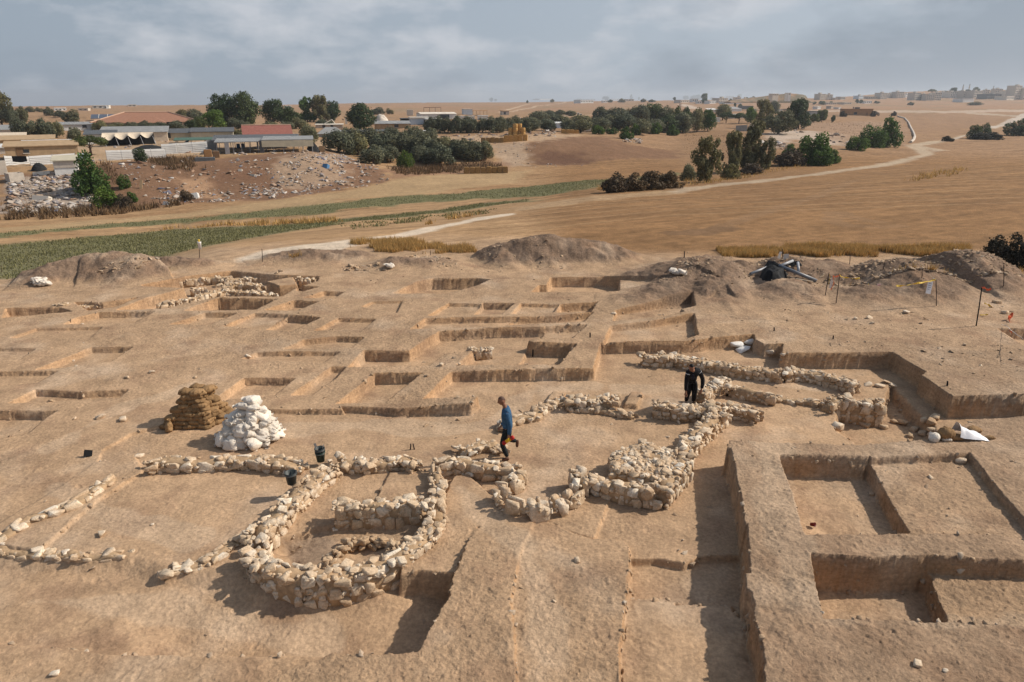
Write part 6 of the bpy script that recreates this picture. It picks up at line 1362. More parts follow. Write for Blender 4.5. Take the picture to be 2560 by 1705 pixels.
for i in range(16):
    for j in range(8):
        t, s_ = i / 15, j / 7; vv_.append(((t - .5) * bl.w, -.05 * math.sin(t * 9), bl.h(576) - (bl.h(576) - bl.h(618 - 14 * abs(t - .5))) * s_))
mobj('cloth', np_mesh('cloth', np.array(vv_), grid_faces(16, 8)), BM['black'], q_)
o, f, he, hr = bld('long tan tarpaulin covered shack behind the white fence', 'S', 95, 512, 490, 512, 600, 7, 'mono', 'tan', 'tan', .03, wins=[(.28, .55, .9, .6)], doors=[(.2, .1, 1.2, 2)], name='shack', cat='shack', group=GS)
bld('thin white sheet roof propped behind the tan shack', 'S', 190, 470, 480, 494, 560, 5, 'mono', 'cloth', 'white', name='shack', cat='shack', group=GS)
bld('second tan shack further back on the left', 'S', 38, 350, 448, 468, 520, 7, 'mono', 'tan', 'tan', wins=[(.75, .4, .9, .7)], name='shack', cat='shack', group=GS)
o, f, he, hr = bld('small white shed with beige sloping roof above the rubbish slope', 'S', 392, 526, 588, 612, 704, 3.2, 'mono', 'whitez', 'cream', -.05, name='shed', cat='shed', group=GS); bm = bmesh.new(); bx(bm, -f.w / 2 + .1, f.w / 2 - .1, -.08, -.02, he * .52, he - .05); bmo('upper_panel', bm, BM['conc'], o)
bld('grey sloping roof at the left edge under the tall tree', 'S', -60, 78, 372, 400, 430, 6, 'mono', 'conc', 'grey', name='shed', cat='shed', group=GS); bld('cluttered low white roofed lean to at the left edge', 'S', -20, 160, 425, 440, 470, 5, 'mono', 'conc', 'cloth', name='shed', cat='shed', group=GS)
bld('white roofed low hut at the left edge below the tan shacks', 'S', -40, 90, 505, 522, 560, 4, 'mono', 'conc', 'white', name='shed', cat='shed', group=GS)
def boxthing(name, label, t, x0, x1, yt, yb, depth, mat, cat, group=None, open_top=False, yaw=0, ymin=80):
    f = Frame(t, x0, x1, yb, ymin); o = thing(name, f.p, label, cat, group, yaw + max(0, math.atan2(-f.p.x, f.p.y)) * .9); w, hh = f.w, f.h(yt); bm = bmesh.new()
    if open_top:
        th = .15
        for a in ((-w / 2, w / 2, 0, th, -.5, hh), (-w / 2, w / 2, depth - th, depth, -.5, hh), (-w / 2, -w / 2 + th, th, depth - th, -.5, hh), (w / 2 - th, w / 2, th, depth - th, -.5, hh)): bx(bm, *a)
    else:
        bx(bm, -w / 2, w / 2, 0, depth, -.3, hh); bmesh.ops.bevel(bm, geom=list(bm.edges), offset=min(w, hh, depth) * .08, segments=2, affect='EDGES')
    bmo('body', bm, BM.get(mat) or mat, o); return o, f
boxthing('concrete_bin', 'open topped square concrete bin at the left of the rubbish slope', 'S', 80, 168, 695, 755, 2.4, 'conc', 'concrete bin', open_top=True, yaw=.3); boxthing('concrete_wall', 'pale plastered block wall end at the left edge', 'S', -50, 45, 612, 705, .5, 'plast', 'wall')[0]['kind'] = 'thing'
boxthing('metal_tank', 'bluish metal tank between the tan shack and umbrella tree', 'S', 540, 600, 562, 600, 1.6, 'bluew', 'tank'); boxthing('barrel', 'yellow plastic tank beside the fence end', 'S', 1400, 1450, 535, 582, 1.5, M_YEL if False else BM['brown'], 'barrel'); boxthing('crate', 'brown wooden crate right of the yellow tank', 'S', 1460, 1502, 545, 588, 1.4, 'wood', 'crate')
boxthing('metal_sheet', 'grey steel gate panel at the right end of the white fence', 'S', 1424, 1484, 466, 532, .12, 'grey', 'metal panel'); boxthing('metal_sheet', 'tan board leaning at the right end of the canopy', 'S', 2186, 2226, 508, 548, .12, 'tan', 'board'); boxthing('metal_sheet', 'dark grey rolled mat lying on the slope top', 'S', 1340, 1468, 588, 610, 1.6, 'dgrey', 'mat')
for i, (a, b) in enumerate(((1590, 1615), (1622, 1645))):
    f = Frame('S', a, b, 527); o = thing('barrel', f.p + Vector((0, 2.5, .0)), f'blue barrel under the open metal canopy, {("left", "right")[i]} one', 'barrel', 'blue barrels'); bm = bmesh.new(); r = f.w / 2; tube(bm, [(0, 0, -.3), (0, 0, .3), (0, 0, f.h(496))], [r * .9, r, r * .9], 14); bmo('body', bm, BM['blue'], o, True)
def hump(label, t, x0, x1, yt, yb, mat, name='tarpaulin', cat='tarpaulin'):
    f = Frame(t, x0, x1, yb, 60); o = thing(name, f.p, label, cat); n = 24; g = np.linspace(-1, 1, n); gx_, gy_ = np.meshgrid(g, g); r = np.sqrt(gx_ ** 2 + gy_ ** 2); hh = f.h(yt)
    zz = hh * np.clip(1.05 - r ** 2, -.2, 1) ** 1 * (1 - .35 * np.abs(perlin(gx_ * 3 + x0, gy_ * 3))); mobj('cover', np_mesh('cover', np.stack([gx_ * f.w / 2, gy_ * f.w / 2, zz], -1).reshape(-1, 3), grid_faces(n, n)), BM.get(mat) or mat, o)
hump('black tarpaulin hump below the greyish fence', 'S', 222, 318, 620, 672, 'black'); hump('dark tarpaulin covered heap under the canopy end', 'S', 2098, 2186, 482, 542, 'black'); hump('black net shelter in front of the tent yard', 'S', 915, 1130, 500, 530, 'black'); hump('pale dirt heap behind the round dark tree', 'T', 232, 335, 290, 342, BM['plast'], 'dirt_heap', 'dirt heap'); hump('black cloth draped on the thorn bush at the right edge', 'C', 1945, 2060, 40, 165, M_BLACK)
# middle farm
GM = 'farm buildings in the middle distance'
bld('grey hip roofed shed with slatted wall left of the round dark tree', 'S', 2185, 2345, 384, 424, 452, 9, 'hip', 'grey', 'grey', name='shed', cat='shed', group=GM, ov=.4)
o, f, he, hr = bld('flat concrete roof with solar frames left of the round dark tree', 'S', 2165, 2345, 360, 364, 385, 9, 'flat', 'conc', 'pale', group=GM, wins=[(.3, .2, 1, .9), (.6, .2, 1, .9)]); bm = bmesh.new(); tube(bm, [(-2, 2, hr), (1, 2, hr + 1.6)], .15, 5); tube(bm, [(1, 2, hr + 1.6), (2.2, 2, hr)], .15, 5); bx(bm, 5.5, 6.3, 1.8, 2.2, hr, hr + 2.2); bmo('solar_frame', bm, BM['pale'], o)
bld('low tan hut with wide grey roof behind the front grove', 'T', 245, 482, 343, 358, 390, 8, 'mono', 'tan', 'grey', wins=[(.6, .3, 1.4, 1.0)], name='hut', cat='hut', group=GM); bld('black walled pen left of the bluish farm house', 'T', 420, 486, 318, 323, 350, 5, 'flat', 'black', 'dgrey', name='shed', cat='shed', group=GM)
bld('bluish white farm house with a blue door', 'T', 486, 610, 312, 322, 358, 8, 'flat', 'bluew', 'pale', wins=[(.8, .3, 1.2, 1.1)], group=GM)[0]; bld('white annex right of the bluish farm house', 'T', 596, 700, 322, 330, 360, 6, 'flat', 'white', 'white', group=GM)
f = Frame('T', 530, 550, 355); q_ = thing('door_panel', f.p + Vector((0, -1.2, 0)), 'blue door leaf standing at the bluish farm house', 'door'); q_['kind'] = 'thing'; bm = bmesh.new(); bx(bm, -f.w / 2, f.w / 2, -.05, .05, 0, f.h(326)); bmo('leaf', bm, BM['blue'], q_)
o, f, he, hr = bld('white barn with open dark end in the middle farm', 'T', 555, 800, 278, 288, 322, 12, 'gable', 'white', 'pale', .1, name='barn', cat='barn', group=GM); bm = bmesh.new(); bx(bm, f.w * .02, f.w * .3, -.12, -.04, 0, he * .85); bmo('opening_shade', bm, BM['glass'], o)  # dark panel on the closed wall, coloured as the shade inside the open end
f = Frame('T', 575, 692, 290, 200); q_ = thing('steel_frame', f.p, 'bare steel frame of a roof above the white barn', 'steel frame', GM)
for i in range(4):
    bm = bmesh.new(); xx = (i / 3 - .5) * f.w; tube(bm, [(xx, 0, -.5), (xx, 0, f.h(246))], .14, 5); bmo('post', bm, M_RUST, q_)
bm = bmesh.new(); tube(bm, [(-f.w / 2, 0, f.h(246)), (f.w / 2, 0, f.h(244))], .16, 5); bmo('beam', bm, M_RUST, q_)
boxthing('water_tank', 'white upright water tank block left of the steel frame', 'T', 458, 502, 260, 299, 4, 'plast', 'tank'); bld('bluish grey flat block house in the middle farm', 'T', 845, 908, 254, 258, 292, 7, 'flat', 'bluew', 'pale', group=GM); canopy('rusty open roof on thin posts beside the block house', 'T', 908, 1008, 268, 262, 300, 8, 'brown', 5, group=GM, post='wood')
bld('low white wall like shed in front of the block house, left', 'T', 800, 922, 303, 306, 330, 4, 'flat', 'white', 'white', name='shed', cat='shed', group=GM); bld('low white wall like shed in front of the block house, right', 'T', 950, 1014, 299, 302, 328, 4, 'flat', 'white', 'white', name='shed', cat='shed', group=GM); bld('small brown stone ruin on the slope', 'T', 1108, 1158, 266, 270, 295, 6, 'flat', 'conc', 'brown', wins=[(.4, .2, 1.5, 1.6)], name='hut', cat='hut', group=GM)
o, f, he, hr = bld('white and green container box among the olives', 'T', 516, 592, 405, 410, 452, 4, 'flat', 'white', 'white', name='container', cat='container', group=GM); bm = bmesh.new(); bx(bm, -f.w / 2 - .03, f.w / 2 + .03, -.08, -.02, 0, he * .5); bmo('lower_panel', bm, BM['green'], o)
canopy('dark net roof over a pen left of the front grove', 'T', -20, 345, 412, 398, 432, 6, 'dgrey', 6, group=GM); bld('small white tent like hut among the right grove', 'T', 1480, 1532, 343, 352, 384, 4, 'gable', 'bluew', 'white', group=GM, name='hut', cat='hut'); bld('small blue and white hut at the edge of the right grove', 'T', 1675, 1718, 365, 370, 402, 4, 'flat', 'bluew', 'white', wins=[(.6, .3, 1, 1)], group=GM, name='hut', cat='hut'); bld('low dark roofed hut left among the right grove', 'T', 1378, 1432, 345, 350, 372, 4, 'flat', 'conc', 'grey', group=GM, name='hut', cat='hut')
bld('whitish low hut under the orchard row left end', 'T', 600, 690, 340, 345, 372, 5, 'flat', 'white', 'cloth', group=GM, name='hut', cat='hut')
# right settlement
GR2 = 'sheds of the right settlement'
for a in (('long blue grey roofed hall of the right settlement', 600, 855, 318, 345, 375, 14, 'mono', 'white', 'grey'), ('black roofed shed right of the long hall', 850, 1005, 302, 318, 345, 10, 'flat', 'dgrey', 'dgrey'), ('low white roofed hut in front of the long hall', 392, 525, 340, 356, 392, 8, 'mono', 'conc', 'white'), ('white tarpaulin roofed shelter under dark trees', 715, 900, 420, 436, 470, 7, 'mono', 'conc', 'white'), ('white open shelter under the flat crowned tree', 480, 552, 464, 474, 520, 4, 'flat', 'white', 'white'),
          ('grey shed half hidden by dark low trees', 1780, 1915, 372, 380, 432, 7, 'flat', 'grey', 'dgrey'), ('pale low shed between the dark trees', 1330, 1400, 355, 362, 392, 6, 'flat', 'pale', 'white'), ('low dark roof behind the tall trees', 1000, 1040, 345, 352, 385, 6, 'flat', 'grey', 'grey')):
    bld(a[0], 'l', *a[1:7], a[7], a[8], a[9], name='shed', cat='shed', group=GR2, ymin=150)
fence('sagging grey cloth fence beside the tan tent', 'l', 762, 915, 570, 560, 650, 645, 'grey', 1, None, 150)
f = Frame('l', 945, 1072, 640, 120); tn = thing('tent', f.p, 'peaked tan cloth tent behind the field edge trees', 'tent'); bm = bmesh.new(); Vt = [bm.verts.new(v_) for v_ in ((-f.w / 2, 0, 0), (f.w / 2, 0, 0), (f.w * .42, 3, 0), (-f.w * .42, 3, 0), (-f.w * .42, .8, f.h(540)), (f.w * .12, 1, f.h(548)))]
for f_ in ((0, 1, 5, 4), (1, 2, 5), (2, 3, 4, 5), (3, 0, 4)): bm.faces.new([Vt[i] for i in f_])
bmo('canvas', bm, BM['cloth'], tn); bm = bmesh.new(); tube(bm, [(-f.w * .42, .8, 0), (-f.w * .42, .8, f.h(536))], .08, 5); bmo('pole', bm, BM['wood'], tn)
o, f, he, hr = bld('ochre box house with pale window on the right plain', 'm', 325, 635, 330, 336, 402, 9, 'flat', 'brown', 'brown', -.25, wins=[(.38, .15, 2.4, 1.7)], doors=[(.8, 0, 1.2, 2.0)], ymin=150); bm = bmesh.new(); bx(bm, -1.5, 1.6, 3, 5, hr, hr + 1.1); bx(bm, -3.4, -2.9, 3, 3.5, hr, hr + 1.3); bmo('roof_tank', bm, BM['dgrey'], o)
# pale pipe curving down the slope
pts = [at('U', a, b, 150) + Vector((0, 0, .25)) for a, b in ((1490, 305), (1540, 320), (1565, 350), (1580, 385), (1598, 420), (1606, 445), (1598, 468), (1580, 485))]; bm = bmesh.new(); c = pts[0].copy(); tube(bm, [q - c for q in pts], .45, 6); o = bmo('pipe', bm, simple('pale_hose', (.55, .48, .40), .8)); o.location = c; tag(o, 'pale thick pipe curving down the slope to the road bend', 'pipe')
# hay bales
M_HAY = simple('straw', (.46, .27, .095), .95, 3, .3, .9, 18, .1); M_HAYD = simple('old_straw', (.30, .185, .075), .95, 3, .3, .9, 18, .1)
def rbale(p, r, h, label):
    bm = bmesh.new(); tube(bm, [(0, 0, 0), (0, 0, h * .08), (0, 0, h * .5), (0, 0, h * .92), (0, 0, h)], [r * .93, r, r * 1.02, r, r * .93], 18); o = bmo('round_hay_bale', bm, M_HAY, None, True); o.location = p; o.rotation_euler.z = RB.uniform(0, 6); tag(o, label, 'hay bale', 'round hay bales of the tall stack')
f = Frame('T', 1155, 1268, 437, 150); r_ = 16.5 * f.k; hb_ = 26.5 * f.k
for cx_, n_, dy, lb in ((1168, 2, .6, 'leftmost'), (1199, 3, 0, 'front left'), (1228, 3, .9, 'front right'), (1252, 2, .2, 'rightmost')):
    for q in range(n_): rbale(f.p + Vector(((cx_ - 1211) * f.k, dy, q * hb_)), r_, hb_ * .98, f'golden round hay bale, {("bottom", "second", "top")[q]} of the {lb} column of the tall stack')
def sbales(label, t, x0, x1, yt, yb0, yb1, n, mat, group):
    for i in range(n):
        xa = x0 + (x1 - x0) * i / n; xb = x0 + (x1 - x0) * (i + 1) / n; ybm = yb0 + (yb1 - yb0) * (i + .5) / n; f = Frame(t, xa, xb, ybm, 100); bm = bmesh.new(); w = f.w * .97; hh = (yb0 - yt) * f.k * RB.uniform(.93, 1.05); bx(bm, -w / 2, w / 2, 0, w * 1.1, -.15, hh); bmesh.ops.bevel(bm, geom=list(bm.edges), offset=.12, segments=2, affect='EDGES')
        o = bmo('square_hay_bale', bm, mat); o.location = f.p + Vector((0, 0, .02)); o.rotation_euler.z = RB.uniform(-.1, .1); tag(o, f'{label}, {ordn(i)} from the left', 'hay bale', group)
sbales('dark old square hay bale in the low row', 'T', 965, 1120, 452, 486, 484, 5, M_HAYD, 'square bales in the low dark row'); sbales('golden square hay bale below the tall stack', 'T', 1120, 1282, 440, 482, 470, 5, M_HAY, 'square bales below the tall stack')
sbales('brownish square hay bale in the field row', 'T', 848, 1150, 655, 697, 692, 8, M_HAYD, 'square bales in the field row'); sbales('ochre square hay bale beside the right grove', 'T', 1516, 1636, 396, 421, 422, 4, M_HAY, 'square bales beside the right grove')
# far houses
def winwall(o, w, he, n, fl, d=.12):
    for a in range(fl):
        for b_ in range(n):
            bm = bmesh.new(); xx = -w / 2 + w * (b_ + .5) / n; z0 = he * (a + .35) / fl; bx(bm, xx - w / n * .22, xx + w / n * .22, -d, .05, z0, z0 + he / fl * .42); bmo('window', bm, BM['glass'], o)
def far(label, t, x0, x1, yt, yb, mat='pale', n=4, fl=2, Y=None, name='house', cat='house', group='houses of the far town', roofm=None, ymin=300):
    f = Frame(t, x0, x1, yb, ymin, Y); o = thing(name, f.p, label, cat, group, RB.uniform(.12, .65)); w, hh = f.w, f.h(yt); dp_ = max(6, min(w * .8, 22)); bm = bmesh.new(); bx(bm, -w / 2, w / 2, 0, dp_, -6, hh)
    bmo('wall', bm, BM[mat], o); bm = bmesh.new(); bx(bm, -w / 2 - .3, w / 2 + .3, -.3, dp_ + .3, hh + .004, hh + .5); bmo('parapet', bm, BM[roofm or mat], o)
    if fl: winwall(o, w, hh, n, fl)
    if fl >= 2:
        bm = bmesh.new(); q = RB.uniform(-.3, .2) * w; bx(bm, q, q + w * .24, dp_ * .3, dp_ * .65, hh + .5, hh + 2.8); bmo('roof_hut', bm, BM[RB.choice(('pale', 'conc', 'plast'))], o)
    return o
TOWN = [(25, 125, 165, 226, 'plast', 5, 4, 'bulky stepped apartment block standing alone at the left of the town'), (118, 188, 170, 226, 'pale', 3, 4, 'sunlit white apartment block joined to the bulky one'), (200, 245, 204, 226, 'pale', 2, 1, 'small pale house right of the lone apartment blocks'), (262, 342, 194, 224, 'conc', 4, 1, 'low grey house, second right of the lone blocks'), (465, 552, 182, 216, 'bluew', 4, 2, 'bluish house standing alone on the town skyline'), (588, 700, 190, 218, 'conc', 5, 1, 'low brownish house right of the bluish one'),
        (712, 815, 152, 216, 'conc', 4, 4, 'grey apartment block with a roof hut, first of the dense town'), (812, 872, 160, 204, 'pale', 3, 3, 'cream block behind the first grey one'), (900, 1002, 140, 206, 'conc', 4, 4, 'tall grey brown block left of the bright white house'), (1000, 1066, 160, 198, 'white', 3, 2, 'bright white house in the left part of the town'), (1090, 1200, 152, 230, 'conc', 5, 4, 'grey block at the left of the long dark row'), (1198, 1242, 166, 230, 'dgrey', 2, 4, 'narrow dark block in the dark row'), (1240, 1338, 170, 232, 'conc', 4, 4, 'greyish block in the middle of the dark row'), (1330, 1422, 150, 230, 'conc', 4, 4, 'block with tall chimney like corner in the dark row'),
        (1420, 1504, 143, 192, 'white', 3, 2, 'white house behind the dark row'), (1505, 1645, 140, 205, 'pale', 6, 3, 'wide pale block left below the minarets'), (1640, 1762, 132, 204, 'conc', 5, 3, 'wide grey block between the minarets'), (1752, 1902, 130, 204, 'conc', 6, 3, 'wide block below the dark crown right of the minarets'), (1900, 2122, 164, 214, 'dgrey', 7, 2, 'long dark low block in the right part of the town'), (1908, 1962, 116, 168, 'conc', 2, 3, 'upper narrow house behind the long dark block'), (2022, 2112, 106, 164, 'conc', 4, 3, 'upper wide house with dark roof behind the long dark block'), (2120, 2222, 130, 192, 'pale', 4, 3, 'pale house left of the tallest right block'), (2112, 2282, 186, 228, 'pale', 6, 1, 'low pale house row at the right'), (2210, 2332, 76, 222, 'conc', 4, 6, 'tallest block at the right edge of the town'), (2330, 2440, 96, 222, 'pale', 4, 5, 'pale block cut by the right edge of the picture')]
for a in TOWN: far(a[7], 'm', *a[:4], a[4], a[5], a[6])
for a in ((1640, 1805, 216, 252, 'white', 0, 0, 'bright white low walls in front of the town'), (1580, 1640, 220, 242, 'pale', 3, 1, 'small pale hut left of the bright low walls'), (532, 650, 240, 268, 'white', 4, 1, 'long white shed on the plain before the town'), (0, 66, 306, 330, 'white', 0, 0, 'white hut on the plain left of the ochre house'), (245, 290, 314, 330, 'white', 0, 0, 'tiny white hut on the plain'), (160, 196, 300, 325, 'conc', 0, 0, 'dark small hut on the plain'), (300, 420, 258, 275, 'conc', 4, 1, 'grey huts on the plain, left of the white shed'), (100, 250, 260, 278, 'conc', 5, 1, 'dark row of huts on the plain'), (1200, 1260, 205, 232, 'conc', 0, 0, 'x')):
    if a[7] != 'x': far(a[7], 'm', *a[:4], a[4], a[5], a[6], group='huts on the plain', name='hut', cat='hut')
for a in ((510, 672, 200, 250, 'plast', 5, 2, 'wide tan village house on the skyline'), (630, 742, 166, 204, 'plast', 4, 2, 'tan village house with roof hut above the wide one'), (748, 832, 188, 245, 'pale', 3, 2, 'pale village house right of the tan ones'), (168, 248, 206, 248, 'white', 3, 1, 'white village house under the skyline trees'), (0, 140, 222, 248, 'plast', 4, 1, 'low tan house at the left of the village'), (958, 1032, 232, 258, 'white', 3, 1, 'white house at the foot of the cliff hill'), (612, 852, 250, 272, 'white', 0, 0, 'very long white roof across the village'), (388, 512, 235, 268, 'white', 4, 1, 'white house left of the long roof'), (230, 290, 244, 266, 'white', 2, 1, 'small white hut below the village trees'), (870, 960, 205, 245, 'pale', 3, 2, 'grey white house beside the dark clump'), (1480, 1520, 128, 152, 'white', 1, 1, 'tiny white house on top of the cliff hill'), (1260, 1360, 140, 156, 'pale', 3, 1, 'pale houses on the ridge of the cliff hill'), (1040, 1130, 225, 250, 'conc', 2, 1, 'x')):
    if a[7] != 'x': far(a[7], 'l', *a[:4], a[4], a[5], a[6], group='houses of the skyline village', Y=(760 if a[7].find('cliff hill') >= 0 and 'on ' in a[7] else None))
for a in ((755, 962, 160, 192, 'white', 8, 1, 'long white far barn with dark openings'), (838, 895, 143, 162, 'white', 2, 1, 'small white far house, left behind the barn'), (905, 962, 140, 162, 'white', 2, 1, 'small white far house, right behind the barn'), (1170, 1292, 140, 164, 'white', 4, 1, 'white far house right of the large farm tree'), (1350, 1462, 146, 166, 'pale', 3, 1, 'low far house under the tall skyline tree'), (2035, 2180, 158, 188, 'plast', 4, 1, 'low tan far house at the right of the farm skyline'), (2204, 2282, 142, 178, 'white', 3, 1, 'white two part far house under dark trees'), (2262, 2325, 172, 200, 'white', 2, 1, 'small white hut below the two part house'), (240, 422, 138, 149, 'white', 0, 0, 'thin white roof line on the far left ridge'), (1060, 1120, 165, 188, 'white', 2, 1, 'tiny white hut in front of the large farm tree')):
    far(a[7], 'n', *a[:4], a[4], a[5], a[6], group='far farm houses')
for a in ((640, 740, 232, 250, 'pale', 3, 1, 'far pale house on the left ridge'), (380, 450, 250, 264, 'white', 3, 1, 'far white roof on the left slope'), (730, 745, 238, 250, 'white', 0, 0, 'tiny white cube house on the left ridge'), (540, 600, 252, 264, 'plast', 2, 1, 'far tan house on the left slope'), (880, 930, 226, 236, 'plast', 2, 1, 'far tan hut on the left ridge'), (1950, 1990, 235, 250, 'white', 2, 1, 'tiny far house between the dark trees'), (2060, 2100, 232, 245, 'white', 2, 1, 'second tiny far house right of the dark trees')):
    far(a[7], 'S', *a[:4], a[4], a[5], a[6], group='far houses on the left ridge')
for x_, yt, yb, lb in ((1655, 52, 140, 'left slender minaret of the pair in the town'), (1725, 48, 140, 'right slender minaret of the pair in the town'), (1998, 68, 150, 'single slender minaret further right in the town')):
    f = Frame('m', x_ - 5, x_ + 5, yb, 300); o = thing('minaret', f.p, lb, 'minaret', 'minarets of the town'); hh = f.h(yt); bm = bmesh.new(); tube(bm, [(0, 0, -5), (0, 0, hh * .62)], [1.3, 1.1], 10); tube(bm, [(0, 0, hh * .66), (0, 0, hh * .84)], [.9, .8], 10); bmo('shaft', bm, BM['conc'], o)
    bm = bmesh.new(); tube(bm, [(0, 0, hh * .60), (0, 0, hh * .66)], [2.0, 2.0], 10); bmo('balcony', bm, BM['pale'], o); bm = bmesh.new(); tube(bm, [(0, 0, hh * .84), (0, 0, hh)], [1.1, .1], 10); bmo('spire', bm, BM['dgrey'], o)
# cliff hill
hp = hit(*px('l', 1400, 245), 300); Yh = 780.0; d = ray(*px('l', 1400, 245)); kk = Yh / d[1]; c = Vector((d[0] * kk, Yh, H + d[2] * kk)); k1 = mpp(*c) / 5.477; n = 90; gx_, gy_ = np.meshgrid(np.linspace(-720, 420, n), np.linspace(-60, 260, 40)); X_ = gx_ * k1; Y_ = gy_ * k1 * 1.0
topc = np.interp(gx_, [-720, -560, -300, -60, 120, 260, 330, 352, 366, 380, 420], [0, 30, 62, 92, 110, 102, 88, 84, 50, 8, 0]); pr = np.clip((gy_ + 60) / 150, 0, 1) ** .8 * np.clip((260 - gy_) / 80, 0, 1); zz = topc * pr * k1 + fbm(X_, Y_, 4, .12) * .5 * pr
me = np_mesh('hill', np.stack([X_, Y_, zz - 1.0 * (pr < .01)], -1).reshape(-1, 3), grid_faces(40, n)); hm2, nt, b = new_mat('dry_hill', .95); geo = nt.nodes.new('ShaderNodeNewGeometry'); cc_ = mixc(nt, ramp(nt, noise(nt, .10, 5, .7), (.42, 0.), (.56, 1.)), (.36, .235, .15), (.20, .17, .115)); nt.links.new(cc_, b.inputs['Base Color']); hl = mobj('hill', me, hm2); hl.location = c; hl['kind'] = 'structure'
# white truck on the far track
f = Frame('n', 735, 792, 352, 200); o = thing('truck', f.p, 'small white truck driving on the dusty track above the grove', 'truck'); w = f.w; hh = f.h(318)
bm = bmesh.new(); bx(bm, -w / 2, -w * .12, 0, 2.2, .6, hh); bmesh.ops.bevel(bm, geom=list(bm.edges), offset=.15, segments=2, affect='EDGES'); bmo('cab', bm, BM['white'], o); bm = bmesh.new(); bx(bm, -w * .10, w / 2, 0, 2.3, .8, hh * .62); bmo('cargo_bed', bm, BM['white'], o); bm = bmesh.new(); bx(bm, -w * .46, -w * .18, -.05, .02, hh * .6, hh * .85); bmo('window', bm, BM['glass'], o)
for xx in (-.33, .32):
    for yy in (.1, 2.1): bm = bmesh.new(); tube(bm, [(w * xx, yy - .15, .5), (w * xx, yy + .15, .5)], .5, 12); bmo('wheel', bm, M_BLACK, o)

# ------------------------------------------------------------------ ground cover and litter nobody could count
rng = np.random.RandomState(77)
def scatter(P, n):
    Pa = np.array(P); (x0, y0), (x1, y1) = Pa.min(0), Pa.max(0); a = rng.uniform(x0, x1, n); b_ = rng.uniform(y0, y1, n); m = poly_sd(Pa, a, b_) < 0; return a[m], b_[m]
def grass(name, regions, col, mat):
    V = []
    for (P, n, h0, w0, clump) in regions:
        a, b_ = scatter(P, n); keep = fbm(a, b_, 3, .5) + np.minimum(-poly_sd(np.array(P), a, b_) / (1.7 if h0 < .56 else 2.2) , 1) * .9 - .75 + rng.normal(0, .15, len(a)) > clump; a, b_ = a[keep], b_[keep]; z_ = gz_arr(a, b_); hh = h0 * rng.uniform(.5, 1.2, len(a)) * (1 + .5 * fbm(a, b_, 2, .4)); th = rng.uniform(0, 6.28, len(a)); le = rng.normal(0, .30, (len(a), 2)) * hh[:, None]
        c_, s_ = np.cos(th) * w0, np.sin(th) * w0; V.append(np.stack([np.stack([a - c_, b_ - s_, z_ - .03], 1), np.stack([a + c_, b_ + s_, z_ - .03], 1), np.stack([a + le[:, 0], b_ + le[:, 1], z_ + hh], 1)], 1).reshape(-1, 3))
    v_ = np.concatenate(V); o = mobj(name, np_mesh(name, v_, np.arange(len(v_)).reshape(-1, 3), False), mat); o['kind'] = 'stuff'; return o
M_GRASS = leaf_mat('dry_grass_blade', (.52, .325, .135), .4, .25); M_WEED = leaf_mat('field_weed', (.175, .175, .10), .3, .2); M_SCRUB = leaf_mat('dry_scrub', (.17, .105, .06), .45, .1)
BZ = lambda s: HP(s, 30)
grass('dry_grass', [(HP('B 70,70 300,55 500,62 700,85 900,110 930,140 800,150 500,150 250,135 60,110', 38), 24000, .34, .018, -.5), (HP('C 240,120 700,105 1200,112 1950,120 1960,160 1800,215 1500,220 1200,200 700,175 300,170', 37), 52000, .38, .02, -.6), (BZ('C 1040,455 1180,445 1260,480 1240,505 1060,498'), 2600, .35, .02, -.2), (BZ('C 1380,465 1550,430 1700,420 1820,470 1800,520 1500,525'), 7000, .42, .02, -.35), (BZ('C 2190,260 2330,250 2400,380 2230,380'), 2600, .5, .02, -.2), (BZ('A 1880,150 2080,120 2100,150 1960,195'), 1800, .35, .02, 0), (HP('U 0,740 170,745 330,720 620,660 900,625 900,645 640,690 350,745 150,780 0,790'), 8000, .55, .06, -.1), (HP('T 1750,805 2355,770 2355,790 1800,830'), 4000, .6, .06, -.2), (HP('U 1500,745 1650,700 1950,655 2000,680 1800,730 1540,765'), 6000, .6, .06, -.2), (HP('T 500,1040 800,990 960,970 950,985 700,1020 560,1060'), 3000, .4, .05, -.1), (HP('S 1000,1080 1500,1040 2000,1020 2355,1000 2355,1030 2000,1050 1500,1060 1000,1095'), 7000, .5, .06, -.1)], None, M_GRASS)
grass('field_weeds', [(GREEN1, 90000, .13, .045, -.6), (GREEN2, 70000, .15, .05, -.6), (HP('T 0,1040 300,1010 800,960 1100,930 1100,960 700,1010 300,1060 0,1100'), 5000, .2, .07, .1)], None, M_WEED)
grass('dry_scrub', [(HP('S 0,905 300,940 760,930 1250,880 1300,900 800,980 300,1010 0,1020'), 9000, .9, .08, -.1), (HP('T 300,660 600,640 1000,600 1170,640 1080,670 700,700 400,720'), 9000, .8, .08, -.15), (HP('U 850,350 1500,330 1520,420 1500,500 1100,450 950,400'), 9000, .45, .06, .0), (HP('S 560,640 760,620 900,700 800,900 700,780'), 3000, .8, .08, 0), (HP('U 0,420 500,430 560,520 400,600 0,560'), 5000, .3, .05, .1), (HP('S 1000,600 1350,590 1420,680 1200,700 980,640'), 5000, .8, .06, -.1)], None, M_SCRUB)
